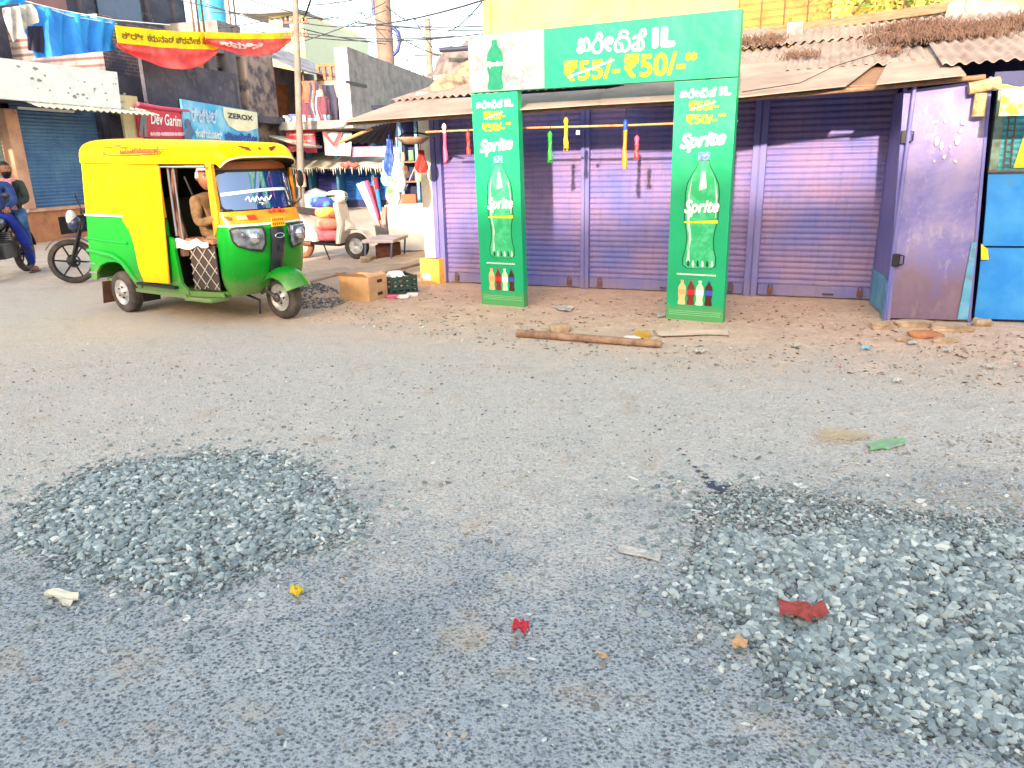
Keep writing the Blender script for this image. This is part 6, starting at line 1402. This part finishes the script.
# hanging bundles under the eave
def hang(px,y0,y1,w_,m_,lab,out,nm='hanging_packet',seed=1,fr=SF):
    p=fr.px(px,y0,out); z1=fr.px(px,y1,out).z; h=p.z-z1; b=MB(); r=random.Random(seed)
    b.slab(lambda u,v:((u-.5)*w_*(.35+.65*min(1,v*2.2))*(1 if v<.8 else 1-.5*(v-.8)/.2),.03*math.sin(u*9+v*6)*1,-h*v),8,12,(0,.035,0)); b.tube([(0,.02,.0),(0,.02,.16)],.004,4)
    one(b,nm,m_,lab,'packet',fr.w(p.x,p.y,p.z),fr.ang,'packets hanging under the left eave')
HB=mat('royal_blue_plastic',srgb(40,70,190),.4,var=srgb(90,130,220),vs=14); HW=mat('white_green_plastic',srgb(226,234,230),.35,var=srgb(70,170,90),vs=5,vamt=(.55,.6)); HC_=mat('pale_cyan_plastic',srgb(160,210,226),.35)
hang(388,139,176,.13,HB,'long royal blue packet hanging under the left eave',.8); hang(384,160,186,.09,HC_,'pale cyan packet behind the royal blue one',.75,seed=2); hang(396,152,192,.15,HW,'white packet with green print hanging beside the blue one',.8,seed=3); hang(391,168,205,.16,mat('cream_green_bag',srgb(220,214,190),.4,var=srgb(100,170,110),vs=6,vamt=(.5,.58)),'cream packet with green leaves hanging lowest in the bundle',.7,seed=4)
hang(420,150,173,.14,RED,'red plastic bag hanging beside the pillar',.4,seed=5); hang(403,166,178,.14,mat('peach_bag',srgb(226,190,160),.6),'small peach coloured bag in the stall',.3,seed=6)
# brooms in a bucket
bf_=Fr(G(384,247),0); by=bf_.o
one(MB().lathe([(.001,0),(.13,0),(.17,.38),(.185,.39),(.16,.39),(.12,.03),(.001,.03)],18),'bucket',mat('grey_tin_bucket',srgb(150,150,156),.5,.5),'grey tin bucket holding the brooms','bucket',bf_.w(0,.12,0))
def broom(x1,y1,m1_,m2_,lab,r_=.016,x0=384,y0=228,sp_=.5,hd=None):
    a_=bf_.px(x0,y0);c_=bf_.px(x1,y1,rnd.uniform(-.15,.1)); d=c_-a_; t=thing('broom',lab,'broom',bf_.w(a_.x,.12,0),0,'brooms standing in the bucket')
    e=Vector((c_.x-a_.x,c_.y,c_.z)); s0=Vector((0,0,.06)); mm=s0.lerp(e,sp_)
    MB().tube([s0,mm],r_*.7,6).build('stick',m1_,t); MB().tube([mm,s0.lerp(e,min(1,sp_+.12)),e],[r_*1.2,r_*2.2,hd or r_*2.6],8).build('brush_head',m2_,t)
for (x,y,a1,a2,lab,sp_) in ((357,184,WHT,HC_,'pale cyan wrapped broom leaning farthest left',.45),(361,182,WHT,WHT,'white wrapped broom second from the left',.45),(365,181,RED,PNK,'pink red wrapped broom with long sleeve',.4),(370,186,WHT,RED,'red and white wrapped broom in the middle of the fan',.4),(374,178,RED,mat('crimson_brush',srgb(214,40,70),.6),'short crimson broom pointing almost straight up',.75),(376,190,WHT,mat('bright_blue_brush',srgb(40,130,220),.6),'broom with a bright blue brush head',.6),(388,186,WOOD,MUD,'brown grass broom right of the blue one',.3),(394,184,WOOD,WOOD2,'tan grass broom leaning slightly right',.3),(400,188,WOOD,MUD,'brown grass broom leaning farthest right',.3)): broom(x,y,a1,a2,lab,sp_=sp_)
broom(418,158,mat('blue_lilac_stick',srgb(150,170,220),.4),WHT,'long lilac mop stick leaning right against the counter',.014,x0=381,y0=232,sp_=.97,hd=.02)
# bench and crate left of the counter
bn=Fr(G(366,262),R(-8)); bt=fthing('low_bench','low pale bench with blue grey legs left of the counter','bench',bn)
bw=bn.px(394,255).x; hz=bn.px(380,240).z
MB().box(-.05,bw,0,.9,hz-.05,hz,bev=.01).build('bench_top',mat('pale_lilac_board',srgb(214,200,204),.8,var=srgb(190,170,170),vs=5),bt)
for x,y in ((-.02,.02),(bw-.06,.02),(-.02,.8),(bw-.06,.8)): MB().tube([(x,y,0),(x+.03,y,hz-.05)],.016,6).build('leg',mat('blue_grey_leg',srgb(110,130,160),.6) if 'blue_grey_leg' not in bpy.data.materials else bpy.data.materials['blue_grey_leg'],bt)
one(MB().box(.10,bw-.08,.2,.7,0,hz*.72,bev=.02),'brown_crate',mat('dark_red_brown_crate',srgb(110,64,52),.85,var=srgb(70,44,40),vs=8),'dark red brown crate tucked under the low bench','crate',bn.o,bn.ang)
# pavement slabs
SLB=mat('worn_paving_stone',srgb(200,178,156),.9,var=srgb(176,152,132),vs=3,bmp=.3,bsc=20)
def slabpx(px,h,lab):
    P_=[G(x,y) for x,y in px]; c=sum(P_,Vector())/len(P_); b=MB(); b.prism([(p-c) for p in P_],(0,0,h)); one(b,'paving_slab',SLB,lab,'slab',c+Vector((0,0,-.002)),0,'old paving slabs by the side stall')
slabpx([(378,262),(432,252),(437,262),(400,272),(352,283),(346,276)],.055,'upper worn paving slab in front of the white counter'); slabpx([(398,275),(426,267),(428,276),(372,288),(362,284)],.05,'lower worn paving slab behind the crates'); slabpx([(300,276),(345,268),(352,272),(308,284)],.03,'thin muddy slab right of the rickshaw wheel')
rock_t=[]
for i,(x,y,s_) in enumerate(((366,262,.10),(374,266,.07),(372,259,.06))):
    b=MB(); rock(b,(0,0,s_*.4),s_,s_*.8,s_*.5,40+i); one(b,'stone',STONEB,('largest stone beside the scooter front wheel','small stone just below the large one by the scooter','smallest stone beside the bench leg')[i],'stone',G(x,y))
# boxes
CB=mat('brown_cardboard',srgb(206,166,126),.9,var=srgb(186,146,108),vs=5); YC=mat('yellow_tan_cardboard',srgb(232,178,84),.9,var=srgb(214,160,80),vs=4); CBD=mat('dark_hole',srgb(70,46,34),.9)
x0=G(356,296);x1_=G(370,302);x2=G(388,297)
bxf=Fr(x1_,math.atan2(x2.y-x1_.y,x2.x-x1_.x)); w1=(x2-x1_).length; l1=.42; hh=bxf.px(372,277).z
cb=fthing('cardboard_box','open brown cardboard box beside the dark green crate','box',bxf)
b=MB(); b.box(0,w1,0,.008,0,hh);b.box(0,w1,l1-.008,l1,0,hh);b.box(0,.008,.008,l1-.008,0,hh);b.box(w1-.008,w1,.008,l1-.008,0,hh);b.box(.008,w1-.008,.008,l1-.008,0.002,.01); b.build('box_wall',CB,cb)
b=MB(); b.prism([(0,0,hh),(w1,0,hh),(w1-.02,.05,hh+.03),(.02,.05,hh+.03)],(0,.004,.002)); b.build('top_flap',CB,cb); b=MB(); b.prism([(0,.01,hh),(0,l1,hh),(-.07,l1,hh+.05),(-.07,.01,hh+.05)],(.004,0,0)); b.build('top_flap',CB,cb)
for zz in (hh*.78,hh*.25): 
    b=MB(); b.box(w1*.45,w1*.72,-.003,-.0005,zz-.018,zz+.018); b.build('hand_hole',CBD,cb)
k0=G(391,297);k1=G(418,294); kf_=Fr(k0,math.atan2(k1.y-k0.y,k1.x-k0.x)); kw=(k1-k0).length; kh=kf_.px(400,276).z
cr=fthing('plastic_crate','dark green plastic bottle crate with white plastic inside','crate',kf_)
GC=mat('dark_green_plastic',srgb(26,54,50),.5,var=srgb(40,70,64),vs=8)
b=MB()
for y_ in (0,.36):
    for k in range(4): b.box(0,kw,y_,y_+.012,.01+k*kh/4,.01+k*kh/4+kh*.16)
    for k in range(5): b.box(k*(kw-.02)/4,k*(kw-.02)/4+.02,y_-.006,y_+.016,.004,kh)
for x_ in (-.001,kw-.011):
    for k in range(4): b.box(x_,x_+.012,.012,.36,.01+k*kh/4,.01+k*kh/4+kh*.16)
b.box(.012,kw-.012,.012,.36,0.003,.012); b.build('crate_frame',GC,cr)
b=MB(); rock(b,(kw*.4,.18,kh*.88),kw*.28,.12,.06,61); one(b,'plastic_sheet',WHT,'crumpled white plastic sheet stuffed in the dark green crate','plastic sheet',kf_.o,kf_.ang)
y0_=G(421,283);y1_=G(440,284.5); yf=Fr(y0_,math.atan2(y1_.y-y0_.y,y1_.x-y0_.x)); yw=(y1_-y0_).length; yh_=yf.px(430,259).z
yb=fthing('carton','closed yellow tan carton standing against the violet post','box',yf); MB().box(0,yw,0,.3,0,yh_,bev=.004).build('carton_body',YC,yb); MB().box(yw*.1,yw*.52,-.003,-.0005,yh_*.1,yh_*.42).build('white_label',WCL,yb); MB().box(yw*.2,yw*.8,.05,.12,yh_+.0005,yh_+.003).build('torn_tape',CBD,yb)
# rubbish in front of the crate
for i,(x,y,m_,lab) in enumerate(((393,298,PNK,'pinkish rag scrap at the left foot of the crate'),(404,298,WHT,'crumpled white wrapper below the crate'),(413,296,WHT,'small white wrapper at the right foot of the crate'))):
    b=MB(); rock(b,(0,0,.02),.075,.05,.022,70+i); one(b,'wrapper',m_,lab,'litter',G(x,y))
# ash and dark gravel by the front wheel
scatter('dark_rubble','dark gravelly rubble right of the rickshaw front wheel',[(292,288),(318,283),(338,290),(352,300),(330,309),(300,309)],900,.008,.03,21,mat('dark_ash_stone',srgb(82,84,92),.9,var=srgb(150,146,142),vs=20))
gb_=G(318,213); b=MB(); rock(b,(0,0,.3),.62,.4,.42,81); one(b,'covered_heap',mat('grey_sheet',srgb(170,172,180),.8,var=srgb(130,132,144),vs=3,bmp=.5,bsc=6),'grey sheet covered heap beside the thin pole','heap',gb_)
# ---------------------------------------------------------------- things lying on the road
WHD=mat('dull_white_paper',srgb(206,200,192),.9,var=srgb(170,164,156),vs=30)
def L3(x,y): p=G(x,y); return Vector((p.x,p.y,gz(p.x,p.y)))
p_=[L3(517,337),L3(560,340.5),L3(610,344.5),L3(661,348.5)]; c=p_[0]
one(MB().tube([p-c+Vector((0,0,.035)) for p in p_],[.036,.034,.033,.03],10),'wooden_log',mat('dusty_log',srgb(172,140,116),.95,var=srgb(130,100,80),vs=10,bmp=.8,bsc=40),'thin brown log lying on the earth verge between the green panels','log',c)
for i,(x,y,sx,sy,sz,m_,nm,lab) in enumerate(((560,331,.10,.07,.045,STONEB,'clod','brown clod behind the left half of the log'),(545,333,.05,.04,.025,STONEB,'clod','small clod at the left end of the log'),(632,343,.07,.05,.035,WHT,'paper_wad','crumpled white paper on the right end of the log'),(642,338,.07,.045,.04,mat('yellow_brown_wrapper',srgb(200,160,70),.7),'wrapper','yellow brown wrapper behind the white paper wad'))):
    b=MB(); rock(b,(0,0,sz*.6),sx,sy,sz,90+i); one(b,nm,m_,lab,'litter' if i>1 else 'clod',L3(x,y))
def flat(name,cat,lab,px,m_,h=.006,curl=.008,seed=0):
    P_=[L3(x,y) for x,y in px]; c=sum(P_,Vector())/len(P_); b=MB(); n=len(P_); r=random.Random(seed)
    bm=bmesh.new(); vs_=[bm.verts.new(p-c) for p in P_]; cv=bm.verts.new((0,0,0)); [bm.faces.new((vs_[i],vs_[(i+1)%n],cv)) for i in range(n)]
    bmesh.ops.subdivide_edges(bm,edges=bm.edges[:],cuts=2,use_grid_fill=True); bmesh.ops.triangulate(bm,faces=bm.faces[:]); sc_=max((p-c).length for p in P_)
    for v_ in bm.verts:
        q_=v_.co/sc_; nz_=noise.noise_vector(q_*3.1+Vector((seed*1.7,0,0))); v_.co+=Vector((nz_.x,nz_.y,0))*sc_*.07; v_.co.z=h+curl*(1.1+1.7*noise.noise(q_*3.7+Vector((0,seed*2.3,0)))+.8*noise.noise(q_*9))
    bm.normal_update(); bmesh.ops.recalc_face_normals(bm,faces=bm.faces); bm.verts.index_update(); A_=[v_.co.copy() for v_ in bm.verts]; Fs=[[v_.index for v_ in f_.verts] for f_ in bm.faces]; bm.free()
    b.add(A_,Fs,smooth=False); b.add([a_-Vector((0,0,.0015)) for a_ in A_],[f_[::-1] for f_ in Fs],smooth=False)
    return one(b,name,m_,lab,cat,c)
    top=[p-c+Vector((0,0,h+curl*r.random())) for p in P_]; mid=[(p-c)*.5+Vector((0,0,h+curl*r.random()*1.5)) for p in P_]; bot=[p-Vector((0,0,.003)) for p in top]
    ce=Vector((0,0,h+curl)); b.add(top+mid+bot+[ce],[(i,(i+1)%n,n+(i+1)%n,n+i) for i in range(n)]+[(n+i,n+(i+1)%n,3*n) for i in range(n)]+[(2*n+i,2*n+(i+1)%n,(i+1)%n,i) for i in range(n)],smooth=False)
    return one(b,name,m_,lab,cat,c)
RCL=mat('faded_red_cloth_scrap',srgb(172,78,70),.95,var=srgb(140,60,56),vs=20,bmp=.5,bsc=40)
flat('red_cloth','cloth scrap','faded red cloth scrap lying on the right gravel patch',[(777,611),(790,616),(803,614),(812,617),(822,613),(829,627),(815,630),(806,634),(793,627),(779,628)],RCL,.03,.010,1)
flat('paper_strip','paper','long white paper strip on the road left of the right gravel patch',[(619,549),(662,558),(659,566),(617,557)],WHD,.006,.004,2)
flat('torn_paper','paper','torn cream paper on the road below the left gravel patch',[(45,596),(60,594),(79,598),(79,603),(66,611),(58,603),(46,601)],mat('cream_paper',srgb(226,216,196),.9),.006,.014,3)
flat('red_scrap','litter','tiny bright red scrap on the bare road',[(512,631),(520,629),(529,630),(530,635),(522,639),(513,637)],mat('bright_red_scrap',srgb(190,50,66),.8),.01,.02,4)
flat('yellow_leaf','leaf','fallen yellow leaf right of the left gravel patch',[(290,597),(297,592),(304,593),(303,599),(296,601)],mat('yellow_leaf_skin',srgb(226,190,40),.7),.008,.014,5)
flat('green_scrap','litter','green plastic scrap on the dusty road near the verge at right',[(866,445),(880,441),(904,439),(905,446),(888,450),(870,452)],mat('green_plastic_scrap',srgb(120,190,120),.7,var=srgb(150,160,140),vs=40,vamt=(.42,.55)),.004,.006,6)
flat('flat_board','board','flat pale slat lying on the verge in front of the right green panel',[(655,333),(726,331.5),(728,336),(660,338)],mat('pale_slat',srgb(230,204,180),.9),.012,.003,7)
flat('white_litter','litter','white paper scrap on the earth between the two green panels',[(552,308),(562,307),(574,309),(570,313),(560,311.5)],WHD,.006,.01,8)
flat('white_litter','litter','small pale wrapper at the foot of the right green panel',[(655,315),(664,314),(665,318),(657,319)],WHD,.006,.01,9)
flat('pink_tile','litter','pale pink tile chip lying right of the right green panel',[(722,332),(728,331),(729,336),(723,337)],mat('pale_pink',srgb(236,200,190),.8),.01,.003,10)
flat('cardboard_scrap','litter','brown cardboard scrap low in the gravel patch',[(728,652),(738,645),(747,650),(746,656),(736,660)],CB,.02,.01,11)
flat('pale_chip','litter','pale wooden chip on the road above the dark repaired patch',[(596,652),(606,656),(610,661),(602,660)],CB,.006,.006,12)
for i,(x,y) in enumerate(((866,349),(912,344),(948,352),(795,347),(700,353),(897,383),(990,370))):
    flat('litter_scrap','litter',('blue white scrap below the folding panel','white scrap in front of the door sill stones','pale scrap on the verge below the right sill stone','tiny pale scrap on the verge below the right shutter','tiny pale scrap on the verge right of the log','pale scrap on the road edge at right','pale scrap on the verge below the blue kiosk')[i],[(x-5,y-1),(x,y-2),(x+5,y),(x+2,y+2),(x-4,y+1.5)],WHD if i else HC_,.008,.012,20+i)
# dark stain trail
b=MB(); r=random.Random(2)
for (x,y,rr) in ((718,487,.05),(712,484,.035),(705,478,.02),(699,472,.018),(694,468,.014),(689,462,.012),(684,456,.012),(680,450,.01),(724,491,.03)):
    p=L3(x,y); b.add([p+Vector((rr*math.cos(6.28*k/10)*r.uniform(.6,1.3),rr*.8*math.sin(6.28*k/10)*r.uniform(.6,1.3),.005)) for k in range(10)],[list(range(10))])
tag(b.build('dark_stain',mat('dark_oil_stain',srgb(66,62,84),.6)),'trail of dark stain leading to the right gravel patch',kind='stuff')
# straw scatter
b=MB()
for k in range(420):
    p=L3(842+r.gauss(0,14),437+r.gauss(0,3.5)); a=r.uniform(0,3.14); l=r.uniform(.01,.03); d=Vector((math.cos(a),math.sin(a),0)); w2=Vector((-d.y,d.x,0))*.002; q_=p+Vector((0,0,.006+.01*r.random())); b.add([q_-d*l-w2,q_+d*l-w2,q_+d*l+w2,q_-d*l+w2],[(0,1,2,3)])
tag(b.build('straw',mat('tan_straw',srgb(226,204,170),.9)),'scattered tan straw on the road beside the green scrap',kind='stuff')
# foliage beyond the roof at top right
b=MB(); r=random.Random(31); tf=Fr(F.w(YF.px(905,0,-.3).x,5.0,0),F.ang)
tr=fthing('tree','green leafy tree top showing above the roof beam at top right','tree',Fr(YF.w(YF.px(905,4,1.0).x,-1.0,0),F.ang))
for k in range(1500):
    p=Vector((r.gauss(0,.55),r.gauss(0,.35),4.15+r.gauss(0,.35))); n_=Vector((r.uniform(-1,1),r.uniform(-1,1),r.uniform(-.5,1))).normalized(); u=n_.orthogonal().normalized(); v=n_.cross(u); s_=r.uniform(.03,.06); b.add([p-u*s_,p+v*s_*.5,p+u*s_,p-v*s_*.5],[(0,1,2,3)])
b.build('crown',mat('leaf_green',srgb(110,140,60),.7,var=srgb(70,100,40),vs=6),tr); MB().tube([(0,0,0),(.05,0,2.5),(0,0,4.3)],[.09,.07,.03],8).build('trunk',WOOD,tr)
# ---------------------------------------------------------------- buildings across the street, behind the photographer
OC=mat('pale_facade',srgb(214,206,196),.85,var=srgb(190,180,170),vs=1)
for i,(x0,x1,h,lab) in enumerate(((-70,-32,13.0,'tall pale building across the street, farthest left'),(-32,-15.5,11.6,'tall pale building across the street'),(-15.5,-8.6,8.05,'lower pale building across the street'),(-8.6,-1,8.55,'pale building opposite the shops'),(-1,14,8.3,'long pale building opposite the shops, right part'))):
    t=thing('opposite_building',lab,'building',(0,0,0))
    b=MB(); b.box(x0+.01,x1-.01,-26,-16-(.0 if i%2 else .3),0,h); b.build('wall',OC,t)
    n=int((x1-x0)/3)
    for k in range(n):
        for fl in range(1,int(h/3.2)+1):
            xx=x0+(k+.5)*(x1-x0)/n; MB().box(xx-.6,xx+.6,-16.01,-15.93,fl*3.0-2.0,fl*3.0-.6).build('window',DKIRON,t)
# ---------------------------------------------------------------- light, sky, camera
SUN_AZ=R(17); SUN_EL=R(16.5)      # light travels towards (sin az, cos az), falling by tan(el)
w=bpy.data.worlds.new('World'); bpy.context.scene.world=w; w.use_nodes=True; nt=w.node_tree
sky=nt.nodes.new('ShaderNodeTexSky'); sky.sky_type='NISHITA'; sky.sun_disc=False; sky.sun_elevation=SUN_EL; sky.sun_rotation=math.pi+SUN_AZ
sky.air_density=1.0; sky.dust_density=3.5; sky.ozone_density=1.0; sky.altitude=600
mxn=nt.nodes.new('ShaderNodeMix'); mxn.data_type='RGBA'; mxn.blend_type='MULTIPLY'; mxn.inputs[0].default_value=1; mxn.inputs[7].default_value=(1.13,1.0,.80,1)
nt.links.new(sky.outputs[0],mxn.inputs[6]); nt.links.new(mxn.outputs[2],nt.nodes['Background'].inputs[0]); nt.nodes['Background'].inputs[1].default_value=.15
sd=bpy.data.lights.new('sun','SUN'); sd.energy=2.0; sd.angle=R(1.2); sd.color=(1,.76,.58)
so=bpy.data.objects.new('sun',sd); C.objects.link(so)
d=Vector((math.sin(SUN_AZ)*math.cos(SUN_EL),math.cos(SUN_AZ)*math.cos(SUN_EL),-math.sin(SUN_EL))); so.rotation_euler=d.to_track_quat('-Z','Y').to_euler(); so.location=(-6,-20,12)
cd=bpy.data.cameras.new('camera'); cd.sensor_width=36; cd.lens=FPX/1024*36; cd.clip_end=3000; cd.clip_start=.05
co_=bpy.data.objects.new('camera',cd); C.objects.link(co_)
mw=Matrix((RT,UP,-FW)).transposed().to_4x4(); mw.translation=CAM; co_.matrix_world=mw
S=bpy.context.scene; S.camera=co_
S.view_settings.view_transform='Standard'; S.view_settings.look='None'; S.view_settings.exposure=EXPO; S.view_settings.gamma=1; S.view_settings.use_curve_mapping=False
S.render.engine='CYCLES'; S.cycles.use_denoising=True; S.cycles.max_bounces=6; S.cycles.diffuse_bounces=3; S.cycles.glossy_bounces=3; S.cycles.transparent_max_bounces=6
